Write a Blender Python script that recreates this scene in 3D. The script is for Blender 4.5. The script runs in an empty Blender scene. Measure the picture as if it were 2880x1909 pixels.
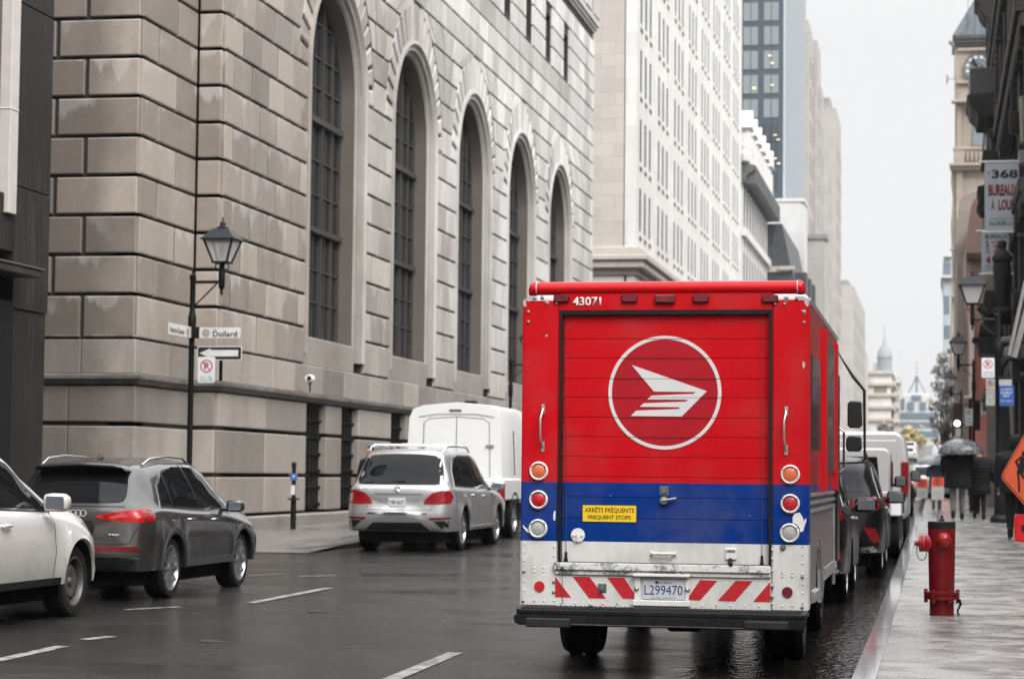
import bpy, bmesh, math, random
from mathutils import Vector, Matrix, noise as mnoise
from mathutils.bvhtree import BVHTree
from mathutils.geometry import delaunay_2d_cdt
random.seed(7)
rad = math.radians
sc = bpy.context.scene
C = sc.collection
# ---------------------------------------------------------------- camera
FPX, CX, CY, EYE = 6200.0, 1440.0, 954.5, 1.5
PSI, TH, RHO = 0.190223, 0.060886, 0.0105
f0 = Vector((-math.sin(PSI), math.cos(PSI), 0)); r0 = Vector((math.cos(PSI), math.sin(PSI), 0)); zz = Vector((0, 0, 1))
FV = f0*math.cos(TH) + zz*math.sin(TH); u0 = -f0*math.sin(TH) + zz*math.cos(TH)
RV = r0*math.cos(RHO) + u0*math.sin(RHO); UV = u0*math.cos(RHO) - r0*math.sin(RHO)
cd = bpy.data.cameras.new('camera'); cam = bpy.data.objects.new('camera', cd); C.objects.link(cam); sc.camera = cam
cam.matrix_world = Matrix(((RV.x, UV.x, -FV.x, 0), (RV.y, UV.y, -FV.y, 0), (RV.z, UV.z, -FV.z, EYE), (0, 0, 0, 1)))
cd.sensor_width = 36; cd.lens = 36*FPX/2880; cd.clip_start = .3; cd.clip_end = 4000
cd.dof.use_dof = True; cd.dof.focus_distance = 17.6; cd.dof.aperture_fstop = 3.4
# ---------------------------------------------------------------- light
SUN_EL, SUN_AZ = rad(46), rad(140)      # azimuth clockwise from +Y (street direction): light comes over the right hand roofs
sd = Vector((math.sin(SUN_AZ)*math.cos(SUN_EL), math.cos(SUN_AZ)*math.cos(SUN_EL), math.sin(SUN_EL)))
sl = bpy.data.lights.new('sun', 'SUN'); so = bpy.data.objects.new('sun', sl); C.objects.link(so)
sl.energy = 2.5; sl.angle = rad(35); sl.color = (1, .975, .95)
so.rotation_euler = (-sd).to_track_quat('-Z', 'Y').to_euler()
w = bpy.data.worlds.new('World'); sc.world = w; w.use_nodes = True
nt = w.node_tree; nt.nodes.clear(); N = nt.nodes.new; Lk = nt.links.new
sky = N('ShaderNodeTexSky'); sky.sky_type = 'NISHITA'; sky.sun_disc = False; sky.sun_elevation = SUN_EL; sky.sun_rotation = SUN_AZ
sky.dust_density = 5; sky.air_density = 1; sky.ozone_density = 1
hs = N('ShaderNodeHueSaturation'); hs.inputs['Saturation'].default_value = .12
Lk(sky.outputs[0], hs.inputs['Color'])
bg1 = N('ShaderNodeBackground'); bg1.inputs['Strength'].default_value = .015; Lk(hs.outputs[0], bg1.inputs['Color'])
# cloud deck: overcast luminance rises from horizon to zenith
tc = N('ShaderNodeTexCoord'); sx = N('ShaderNodeSeparateXYZ'); Lk(tc.outputs['Generated'], sx.inputs[0])
mr = N('ShaderNodeMapRange'); mr.inputs['From Min'].default_value = .2; mr.inputs['From Max'].default_value = 1
mr.inputs['To Min'].default_value = .585; mr.inputs['To Max'].default_value = 2.4; Lk(sx.outputs['Z'], mr.inputs['Value'])
nz = N('ShaderNodeTexNoise'); nz.inputs['Scale'].default_value = 3; nz.inputs['Detail'].default_value = 3; Lk(tc.outputs['Generated'], nz.inputs['Vector'])
m2 = N('ShaderNodeMapRange'); m2.inputs['To Min'].default_value = .95; m2.inputs['To Max'].default_value = 1.05; Lk(nz.outputs['Fac'], m2.inputs['Value'])
mm = N('ShaderNodeMath'); mm.operation = 'MULTIPLY'; Lk(mr.outputs[0], mm.inputs[0]); Lk(m2.outputs[0], mm.inputs[1])
bg2 = N('ShaderNodeBackground'); bg2.inputs['Color'].default_value = (.985, .99, 1, 1); Lk(mm.outputs[0], bg2.inputs['Strength'])
ad = N('ShaderNodeAddShader'); Lk(bg1.outputs[0], ad.inputs[0]); Lk(bg2.outputs[0], ad.inputs[1])
ow = N('ShaderNodeOutputWorld'); Lk(ad.outputs[0], ow.inputs[0])
sc.view_settings.view_transform = 'Standard'; sc.view_settings.look = 'None'; sc.view_settings.gamma = 1
sc.view_settings.exposure = 0.5
sc.cycles.max_bounces = 6; sc.cycles.volume_bounces = 0

# ---------------------------------------------------------------- helpers
def ray(px, py):
    return FPX*FV + (px-CX)*RV - (py-CY)*UV
def atX(px, py, X):
    d = ray(px, py); t = X/d.x; return Vector((X, t*d.y, EYE+t*d.z))
def atY(px, py, Y):
    d = ray(px, py); t = Y/d.y; return Vector((t*d.x, Y, EYE+t*d.z))
def atZ(px, py, Z):
    d = ray(px, py); t = (Z-EYE)/d.z; return Vector((t*d.x, t*d.y, Z))
def lerp(a, b, t): return a+(b-a)*t
def interp(pts, x):
    if x <= pts[0][0]: return pts[0][1]
    for (a, b), (c, d) in zip(pts, pts[1:]):
        if x <= c: return lerp(b, d, (x-a)/(c-a)) if c > a else d
    return pts[-1][1]
def sinterp(pts, x):
    """monotone cubic interpolation"""
    n = len(pts)
    if x <= pts[0][0]: return pts[0][1]
    if x >= pts[-1][0]: return pts[-1][1]
    d = [(pts[i+1][1]-pts[i][1])/(pts[i+1][0]-pts[i][0]) for i in range(n-1)]
    m = [d[0]]+[0 if d[i-1]*d[i] <= 0 else 2*d[i-1]*d[i]/(d[i-1]+d[i]) for i in range(1, n-1)]+[d[-1]]
    for i in range(n-1):
        if x <= pts[i+1][0]:
            h = pts[i+1][0]-pts[i][0]; t = (x-pts[i][0])/h
            return ((2*t**3-3*t*t+1)*pts[i][1]+(t**3-2*t*t+t)*h*m[i]+(-2*t**3+3*t*t)*pts[i+1][1]+(t**3-t*t)*h*m[i+1])
GP = [(-60, 0), (18, 0), (25, .03), (38, .13), (57, .27), (77, .38), (90, .56), (130, 1.25), (200, 2.7), (400, 7.3), (700, 9), (1500, 9)]
def gz(Y): return sinterp(GP, Y)
def kerb_h(Y): return interp([(18, .16), (40, .19), (57, .16), (100, .15)], Y)
def swz(Y): return gz(Y)+kerb_h(Y)

def tag(o, label=None, cat=None, group=None, kind=None):
    if label: o['label'] = label
    if cat: o['category'] = cat
    if group: o['group'] = group
    if kind: o['kind'] = kind
    return o
def thing(name, loc, label, cat, group=None, rz=0):
    o = bpy.data.objects.new(name, None); C.objects.link(o); o.location = loc; o.rotation_euler = (0, 0, rz)
    o.empty_display_size = .2
    return tag(o, label, cat, group)
def copy_tree(o, parent=None):
    c = o.copy(); C.objects.link(c)
    if parent: c.parent = parent
    for ch in list(o.children): copy_tree(ch, c)
    return c
class MB:
    def __init__(s): s.v = []; s.f = []; s.m = []
    def add(s, vs, fs, m=0):
        b = len(s.v); s.v += [tuple(v) for v in vs]
        for f in fs: s.f.append([i+b for i in f]); s.m.append(m)
        return s
    def box(s, x0, x1, y0, y1, z0, z1, m=0):
        x0, x1 = min(x0, x1), max(x0, x1); y0, y1 = min(y0, y1), max(y0, y1); z0, z1 = min(z0, z1), max(z0, z1)
        return s.add([(x, y, z) for z in (z0, z1) for y in (y0, y1) for x in (x0, x1)],
                     [(0, 2, 3, 1), (4, 5, 7, 6), (0, 1, 5, 4), (2, 6, 7, 3), (0, 4, 6, 2), (1, 3, 7, 5)], m)
    def prism(s, poly, ax, a, b, m=0, inset=None):
        """poly of 2D points in the plane across axis ax ('x':(y,z) 'y':(x,z) 'z':(x,y)), from a to b along ax"""
        def P(p, t): return (t, p[0], p[1]) if ax == 'x' else (p[0], t, p[1]) if ax == 'y' else (p[0], p[1], t)
        n = len(poly); q = inset or poly
        vs = [P(p, a) for p in poly]+[P(p, b) for p in q]
        fs = [tuple(range(n))[::-1], tuple(range(n, 2*n))]+[(i, (i+1) % n, n+(i+1) % n, n+i) for i in range(n)]
        return s.add(vs, fs, m)
    def loft(s, rings, m=0, closed=True, cap=True):
        n = len(rings[0]); b = len(s.v); fs = []
        for i in range(len(rings)-1):
            for j in range(n if closed else n-1):
                k = (j+1) % n; fs.append((i*n+j, i*n+k, (i+1)*n+k, (i+1)*n+j))
        if cap: fs += [tuple(range(n))[::-1], tuple(range((len(rings)-1)*n, len(rings)*n))]
        return s.add([p for r in rings for p in r], fs, m)
    def lathe(s, prof, o=(0, 0, 0), ax='z', n=16, m=0, cap=True):
        rings = []
        for r, h in prof:
            ring = []
            for k in range(n):
                a = 2*math.pi*k/n; c, d = r*math.cos(a), r*math.sin(a)
                ring.append((o[0]+c, o[1]+d, o[2]+h) if ax == 'z' else (o[0]+h, o[1]+c, o[2]+d) if ax == 'x' else (o[0]+d, o[1]+h, o[2]+c))
            rings.append(ring)
        return s.loft(rings, m, True, cap)
    def tube(s, pts, r, n=8, m=0, cap=True):
        pts = [Vector(p) for p in pts]; rs = r if isinstance(r, (list, tuple)) else [r]*len(pts); rings = []
        up = None
        for i, p in enumerate(pts):
            t = (pts[min(i+1, len(pts)-1)]-pts[max(i-1, 0)]).normalized()
            if up is None: up = Vector((0, 0, 1)) if abs(t.z) < .9 else Vector((1, 0, 0))
            a = t.cross(up).normalized(); b = a.cross(t).normalized(); up = b
            rings.append([p+(a*math.cos(2*math.pi*k/n)+b*math.sin(2*math.pi*k/n))*rs[i] for k in range(n)])
        return s.loft(rings, m, True, cap)
    def mirror_x(s, x=0):
        n = len(s.v); s.v += [(2*x-a, b, c) for a, b, c in s.v]; k = len(s.f)
        for i in range(k): s.f.append([j+n for j in s.f[i]][::-1]); s.m.append(s.m[i])
        return s
    def build(s, name, mats, parent=None, smooth=None, bevel=0, world=True, seg=1):
        me = bpy.data.meshes.new(name)
        off = parent_loc(parent) if (parent and world) else Vector((0, 0, 0))
        me.from_pydata([Vector(v)-off for v in s.v], [], s.f)
        if not isinstance(mats, (list, tuple)): mats = [mats]
        for m in mats: me.materials.append(m)
        for p, m in zip(me.polygons, s.m): p.material_index = m
        bm = bmesh.new(); bm.from_mesh(me); bmesh.ops.recalc_face_normals(bm, faces=bm.faces)
        if bevel:
            es = [e for e in bm.edges if len(e.link_faces) == 2 and e.calc_face_angle(0) > rad(35)]
            bmesh.ops.bevel(bm, geom=es, offset=bevel, segments=seg, affect='EDGES', clamp_overlap=True)
        bm.to_mesh(me); bm.free()
        if smooth is not None:
            for p in me.polygons: p.use_smooth = True
            me.set_sharp_from_angle(angle=rad(smooth))
        o = bpy.data.objects.new(name, me); C.objects.link(o)
        if parent: o.parent = parent
        return o
def parent_loc(p):
    v = Vector((0, 0, 0))
    while p: v += p.location; p = p.parent
    return v

# ---------------------------------------------------------------- materials
def newmat(name):
    m = bpy.data.materials.new(name); m.use_nodes = True; nt = m.node_tree; return m, nt, nt.nodes.new, nt.links.new, nt.nodes['Principled BSDF']
def ramp(N, stops, interp='LINEAR'):
    r = N('ShaderNodeValToRGB'); r.color_ramp.interpolation = interp
    el = r.color_ramp.elements
    while len(el) > 1: el.remove(el[-1])
    el[0].position = stops[0][0]; el[0].color = (*stops[0][1], 1) if len(stops[0][1]) == 3 else stops[0][1]
    for p, c in stops[1:]:
        e = el.new(p); e.color = (*c, 1) if len(c) == 3 else c
    return r
def g3(v): return (v, v, v)
_mc = {}
def mat(name, col, rough=.6, metal=0, var=.12, scale=3, bump=0, bscale=40, coat=0, spec=.5, emit=0):
    if max(col) < .03: spec = min(spec, .2)
    if name in _mc: return _mc[name]
    m, nt, N, L, b = newmat(name)
    tc = N('ShaderNodeTexCoord'); nz = N('ShaderNodeTexNoise'); nz.inputs['Scale'].default_value = scale; nz.inputs['Detail'].default_value = 6
    L(tc.outputs['Object'], nz.inputs['Vector'])
    r = ramp(N, [(.3, tuple(c*(1-var) for c in col)), (.7, tuple(min(1, c*(1+var)) for c in col))]); L(nz.outputs['Fac'], r.inputs[0])
    L(r.outputs[0], b.inputs['Base Color'])
    mr = N('ShaderNodeMapRange'); mr.inputs['To Min'].default_value = max(.02, rough*(1-var)); mr.inputs['To Max'].default_value = min(1, rough*(1+var)); L(nz.outputs['Fac'], mr.inputs['Value']); L(mr.outputs[0], b.inputs['Roughness'])
    b.inputs['Metallic'].default_value = metal; b.inputs['Specular IOR Level'].default_value = spec
    if coat: b.inputs['Coat Weight'].default_value = coat; b.inputs['Coat Roughness'].default_value = .06
    if bump:
        n2 = N('ShaderNodeTexNoise'); n2.inputs['Scale'].default_value = bscale; n2.inputs['Detail'].default_value = 4; L(tc.outputs['Object'], n2.inputs['Vector'])
        bp = N('ShaderNodeBump'); bp.inputs['Strength'].default_value = bump; bp.inputs['Distance'].default_value = .01; L(n2.outputs['Fac'], bp.inputs['Height']); L(bp.outputs[0], b.inputs['Normal'])
    if emit: b.inputs['Emission Color'].default_value = (*col, 1); b.inputs['Emission Strength'].default_value = emit
    _mc[name] = m; return m
def math_node(N, L, op, a, b=None, clamp=False):
    n = N('ShaderNodeMath'); n.operation = op; n.use_clamp = clamp
    for i, q in enumerate((a, b)):
        if q is None: continue
        if isinstance(q, (int, float)): n.inputs[i].default_value = q
        else: L(q, n.inputs[i])
    return n.outputs[0]
def mixc(N, L, f, a, b, mode='MIX'):
    n = N('ShaderNodeMix'); n.data_type = 'RGBA'; n.blend_type = mode
    for i, q in ((0, f), (6, a), (7, b)):
        if isinstance(q, (int, float)): n.inputs[i].default_value = q
        elif isinstance(q, tuple): n.inputs[i].default_value = (*q, 1)
        else: L(q, n.inputs[i])
    return n.outputs[2]
def noise(N, L, vec, scale, detail=4, rough=.55, dist=0):
    n = N('ShaderNodeTexNoise'); n.inputs['Scale'].default_value = scale; n.inputs['Detail'].default_value = detail; n.inputs['Roughness'].default_value = rough; n.inputs['Distortion'].default_value = dist
    L(vec, n.inputs['Vector']); return n.outputs['Fac']
def mapping(N, L, vec, sc_=(1, 1, 1), loc=(0, 0, 0)):
    n = N('ShaderNodeMapping'); n.inputs['Scale'].default_value = sc_; n.inputs['Location'].default_value = loc; L(vec, n.inputs['Vector']); return n.outputs[0]
def geo_pos(N): return N('ShaderNodeNewGeometry').outputs['Position']

def stone_mat(name, base, dark, light, z0, hc, streak=1.0, paler_max=.95):
    """ashlar: each stone its own tone, pale lime drips from the top of each stone, horizontal bedding lines"""
    m, nt, N, L, b = newmat(name); g = N('ShaderNodeNewGeometry'); pos = g.outputs['Position']
    sx = N('ShaderNodeSeparateXYZ'); L(pos, sx.inputs[0]); z = sx.outputs['Z']
    isl = g.outputs['Random Per Island']
    q = math_node(N, L, 'DIVIDE', math_node(N, L, 'SUBTRACT', z, z0), hc); v = math_node(N, L, 'FRACT', q); row = math_node(N, L, 'FLOOR', q)
    h = math_node(N, L, 'ADD', sx.outputs['Y'], math_node(N, L, 'MULTIPLY', sx.outputs['X'], 1.0))
    cv = N('ShaderNodeCombineXYZ'); L(h, cv.inputs[0]); L(math_node(N, L, 'MULTIPLY', row, 7.31), cv.inputs[1]); L(math_node(N, L, 'MULTIPLY', isl, 40), cv.inputs[2])
    n1 = noise(N, L, cv.outputs[0], 1.5, 3.5, .6); n2 = noise(N, L, pos, 1.3, 5, .6)
    nb = noise(N, L, mapping(N, L, pos, (1.2, 1.2, 26)), 1.0, 4, .6); nl = noise(N, L, pos, .12, 2)
    paler = math_node(N, L, 'ADD', math_node(N, L, 'DIVIDE', math_node(N, L, 'SUBTRACT', sx.outputs['Y'], 47), 18), math_node(N, L, 'MULTIPLY', math_node(N, L, 'SUBTRACT', noise(N, L, pos, .35, 4), .5), 1.6), True)  # mask of paler stone, growing along the street and with height
    paler = math_node(N, L, 'MULTIPLY', paler, math_node(N, L, 'DIVIDE', math_node(N, L, 'SUBTRACT', z, 1.5), 5, True), True)
    # drip mask
    thr = math_node(N, L, 'SUBTRACT', 1.0, math_node(N, L, 'MULTIPLY', math_node(N, L, 'SUBTRACT', n1, .46, True), 3.2*streak))
    thr = math_node(N, L, 'SUBTRACT', thr, math_node(N, L, 'MULTIPLY', math_node(N, L, 'SUBTRACT', nl, .5), .8))
    d = math_node(N, L, 'MULTIPLY', math_node(N, L, 'SUBTRACT', v, thr), 7, True)
    c = mixc(N, L, n2, dark, base)
    c = mixc(N, L, isl, c, base)
    c = mixc(N, L, math_node(N, L, 'MULTIPLY', paler, paler_max), c, (.66, .645, .62))
    side = math_node(N, L, 'ADD', math_node(N, L, 'SUBTRACT', -14.35, sx.outputs['X']), math_node(N, L, 'MULTIPLY', math_node(N, L, 'SUBTRACT', noise(N, L, pos, .9, 4), .5), 1.2))  # shade of the camera-facing pier side, painted into the stone colour
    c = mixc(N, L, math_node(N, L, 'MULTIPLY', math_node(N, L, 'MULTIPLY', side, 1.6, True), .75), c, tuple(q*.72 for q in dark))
    mlt = N('ShaderNodeMapRange'); mlt.inputs['To Min'].default_value = .86; mlt.inputs['To Max'].default_value = 1.12; L(nb, mlt.inputs['Value'])
    cc = N('ShaderNodeVectorMath'); cc.operation = 'SCALE'; L(c, cc.inputs[0]); L(mlt.outputs[0], cc.inputs['Scale'])
    tn = N('ShaderNodeMapRange'); tn.inputs['To Min'].default_value = .76; tn.inputs['To Max'].default_value = 1.2; L(isl, tn.inputs['Value'])
    c2 = N('ShaderNodeVectorMath'); c2.operation = 'SCALE'; L(cc.outputs[0], c2.inputs[0]); L(tn.outputs[0], c2.inputs['Scale'])
    gate = math_node(N, L, 'MULTIPLY', math_node(N, L, 'SUBTRACT', noise(N, L, pos, .55, 3), .42, True), 5, True)
    c3 = mixc(N, L, math_node(N, L, 'MULTIPLY', math_node(N, L, 'MULTIPLY', d, gate), .42 if streak > .65 else 0), c2.outputs[0], light)
    soot = noise(N, L, mapping(N, L, pos, (.7, .7, .22)), .8, 6, .62); sm_ = N('ShaderNodeMapRange'); sm_.inputs['From Min'].default_value = .50; sm_.inputs['From Max'].default_value = .70; L(soot, sm_.inputs['Value'])
    c3 = mixc(N, L, math_node(N, L, 'MULTIPLY', sm_.outputs[0], .55), c3, (.13, .115, .10))
    fl_ = noise(N, L, pos, 9, 6, .7); f3 = N('ShaderNodeMapRange'); f3.inputs['To Min'].default_value = .80; f3.inputs['To Max'].default_value = 1.2; L(fl_, f3.inputs['Value']); v4 = N('ShaderNodeVectorMath'); v4.operation = 'SCALE'; L(c3, v4.inputs[0]); L(f3.outputs[0], v4.inputs['Scale']); c3 = v4.outputs[0]
    L(c3, b.inputs['Base Color'])
    b.inputs['Roughness'].default_value = .40; b.inputs['Specular IOR Level'].default_value = .75
    bp = N('ShaderNodeBump'); bp.inputs['Strength'].default_value = .35; bp.inputs['Distance'].default_value = .012
    nn = noise(N, L, pos, 18, 6, .65); L(nn, bp.inputs['Height']); L(bp.outputs[0], b.inputs['Normal'])
    return m
def glass_dark(name, col=(.02, .023, .027), rough=.06, spec=.6, wav=.0):
    m, nt, N, L, b = newmat(name); b.inputs['Base Color'].default_value = (*col, 1); b.inputs['Specular IOR Level'].default_value = spec
    pos = geo_pos(N); n = noise(N, L, pos, .9, 3); mr = N('ShaderNodeMapRange'); mr.inputs['To Min'].default_value = rough*.6; mr.inputs['To Max'].default_value = rough*1.6; L(n, mr.inputs['Value']); L(mr.outputs[0], b.inputs['Roughness'])
    if wav:
        bp = N('ShaderNodeBump'); bp.inputs['Strength'].default_value = wav; bp.inputs['Distance'].default_value = .02; L(noise(N, L, pos, 1.5, 2), bp.inputs['Height']); L(bp.outputs[0], b.inputs['Normal'])
    return m

# ---- lettering
def text_mesh(name, s, m, parent, o, u, v, w=None, h=None, off=0, depth=.002, align='C', spacing=1):
    """flat solid lettering centred at o; u = reading direction, v = up; scaled to width w and height h (metres)"""
    cu = bpy.data.curves.new(name, 'FONT'); cu.body = s; cu.offset = off; cu.extrude = 0; cu.space_character = spacing; cu.resolution_u = 3
    t = bpy.data.objects.new(name, cu); me = bpy.data.meshes.new_from_object(t)
    bpy.data.objects.remove(t)
    xs = [p.co.x for p in me.vertices]; ys = [p.co.y for p in me.vertices]
    if not xs: return None
    x0, x1, y0, y1 = min(xs), max(xs), min(ys), max(ys)
    sw = (w/(x1-x0)) if w else None; sh = (h/(y1-y0)) if h else None
    sw = sw or sh; sh = sh or sw
    u = Vector(u).normalized(); v = Vector(v).normalized(); nrm = u.cross(v); off_ = parent_loc(parent) if parent else Vector((0, 0, 0))
    o = Vector(o)-off_
    bm = bmesh.new(); bm.from_mesh(me)
    for q in bm.verts:
        a = (q.co.x-(x0+x1)/2)*sw; b_ = (q.co.y-(y0+y1)/2)*sh
        q.co = o+u*a+v*b_
    ex = bmesh.ops.extrude_face_region(bm, geom=bm.faces[:])
    for q in [g for g in ex['geom'] if isinstance(g, bmesh.types.BMVert)]: q.co += nrm*depth
    bmesh.ops.recalc_face_normals(bm, faces=bm.faces)
    bm.to_mesh(me); bm.free(); me.materials.clear(); me.materials.append(m)
    ob = bpy.data.objects.new(name, me); C.objects.link(ob); ob.parent = parent
    return ob
# ---- decals projected onto a body
def fill_poly(poly, step):
    """dense triangulation of a 2D polygon"""
    pts = []; n = len(poly)
    for i in range(n):
        a = Vector(poly[i]); b = Vector(poly[(i+1) % n]); k = max(1, int((b-a).length/step))
        for j in range(k): pts.append(a.lerp(b, j/k))
    nb = len(pts); edges = [(i, (i+1) % nb) for i in range(nb)]
    xs = [p.x for p in pts]; ys = [p.y for p in pts]
    def inside(x, y):
        c = False
        for i in range(nb):
            a, b = pts[i], pts[i-1]
            if (a.y > y) != (b.y > y) and x < (b.x-a.x)*(y-a.y)/(b.y-a.y)+a.x: c = not c
        return c
    x = min(xs)+step*.5
    while x < max(xs):
        y = min(ys)+step*.5
        while y < max(ys):
            if inside(x, y) and min((Vector((x, y))-pts[i]).length_squared for i in range(nb)) > (step*.45)**2: pts.append(Vector((x, y)))
            y += step
        x += step
    r = delaunay_2d_cdt(pts, edges, [list(range(nb))], 1, 1e-5)
    return r[0], r[2], r[1]
def smooth_poly(poly, it=2):
    for _ in range(it):
        q = []
        for i in range(len(poly)):
            a = poly[i]; b = poly[(i+1) % len(poly)]
            q.append((lerp(a[0], b[0], .25), lerp(a[1], b[1], .25))); q.append((lerp(a[0], b[0], .75), lerp(a[1], b[1], .75)))
        poly = q
    return poly
VIEW = {'R': (lambda a, b: Vector((a, -6, b)), Vector((0, 1, 0))), 'F': (lambda a, b: Vector((a, 12, b)), Vector((0, -1, 0))),
        'S': (lambda a, b: Vector((4, a, b)), Vector((-1, 0, 0))), 'L': (lambda a, b: Vector((-4, a, b)), Vector((1, 0, 0))),
        'T': (lambda a, b: Vector((a, b, 5)), Vector((0, 0, -1)))}
def decal(name, bvh, poly, view, m, parent, off=.004, step=.07, skirt=.01, rnd=0):
    if rnd: poly = smooth_poly(poly, rnd)
    vs, fs, es = fill_poly(poly, step); o, d = VIEW[view]; P = []; last = None
    for q in vs:
        hit, nr, _, _ = bvh.ray_cast(o(q.x, q.y), d)
        if hit is None: P.append(None)
        else:
            if nr.dot(d) > 0: nr = -nr
            P.append((hit+nr*off*.5-d*off*.5, nr))
    good = [p for p in P if p]
    if not good: return None
    for i, p in enumerate(P):
        if p is None:
            j = min((k for k in range(len(P)) if P[k]), key=lambda k: (vs[k]-vs[i]).length_squared)
            P[i] = P[j]
    me = MB(); me.add([p[0] for p in P], [tuple(f) for f in fs])
    cnt = {}
    for f in fs:
        for i in range(len(f)):
            e = (f[i], f[(i+1) % len(f)]); k = tuple(sorted(e)); cnt.setdefault(k, []).append(e)
    base = len(me.v); idx = {}
    for k, l in cnt.items():
        if len(l) == 1:
            a, b = l[0]
            for q in (a, b):
                if q not in idx: idx[q] = len(me.v); me.v.append(tuple(P[q][0]-P[q][1]*skirt))
            me.f.append([b, a, idx[a], idx[b]]); me.m.append(0)
    return me.build(name, m, parent, smooth=50, world=False)
def strip(pts, wd):
    """polyline -> thin polygon"""
    L_, R_ = [], []
    for i, p in enumerate(pts):
        a = Vector(pts[max(0, i-1)]); b = Vector(pts[min(len(pts)-1, i+1)]); t = (b-a).normalized(); n = Vector((-t.y, t.x))*wd/2
        L_.append(tuple(Vector(p)+n)); R_.append(tuple(Vector(p)-n))
    return L_+R_[::-1]
def circle(cx, cy, r, n=20, a0=0): return [(cx+r*math.cos(a0+2*math.pi*i/n), cy+r*math.sin(a0+2*math.pi*i/n)) for i in range(n)]
def ring_mesh(mb, c, r0, r1, ax, a, b, n=32, m=0):
    """flat annulus with thickness a..b along ax, centre c in the plane"""
    prof = [(r0, a), (r1, a), (r1, b), (r0, b), (r0, a)]
    o = (0, c[0], c[1]) if ax == 'x' else (c[0], 0, c[1]) if ax == 'y' else (c[0], c[1], 0)
    return mb.lathe(prof, o, ax, n, m, cap=False)
BLACK = mat('black_painted_iron', (.006, .006, .006), .45, var=.3, scale=9, bump=.1)
DARKPL = mat('dark_plastic', (.015, .015, .016), .5, var=.2)
CHROME = mat('chrome_trim', (.7, .7, .72), .15, 1, var=.1)
ALU = mat('weathered_aluminium', (.42, .42, .43), .38, .8, var=.25, scale=12)
WHITEP = mat('white_sign_face', (.62, .64, .66), .4, var=.05)
INK = mat('black_ink', (.015, .015, .017), .5, var=.05)
REDINK = mat('red_ink', (.5, .02, .015), .45, var=.05)
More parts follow.
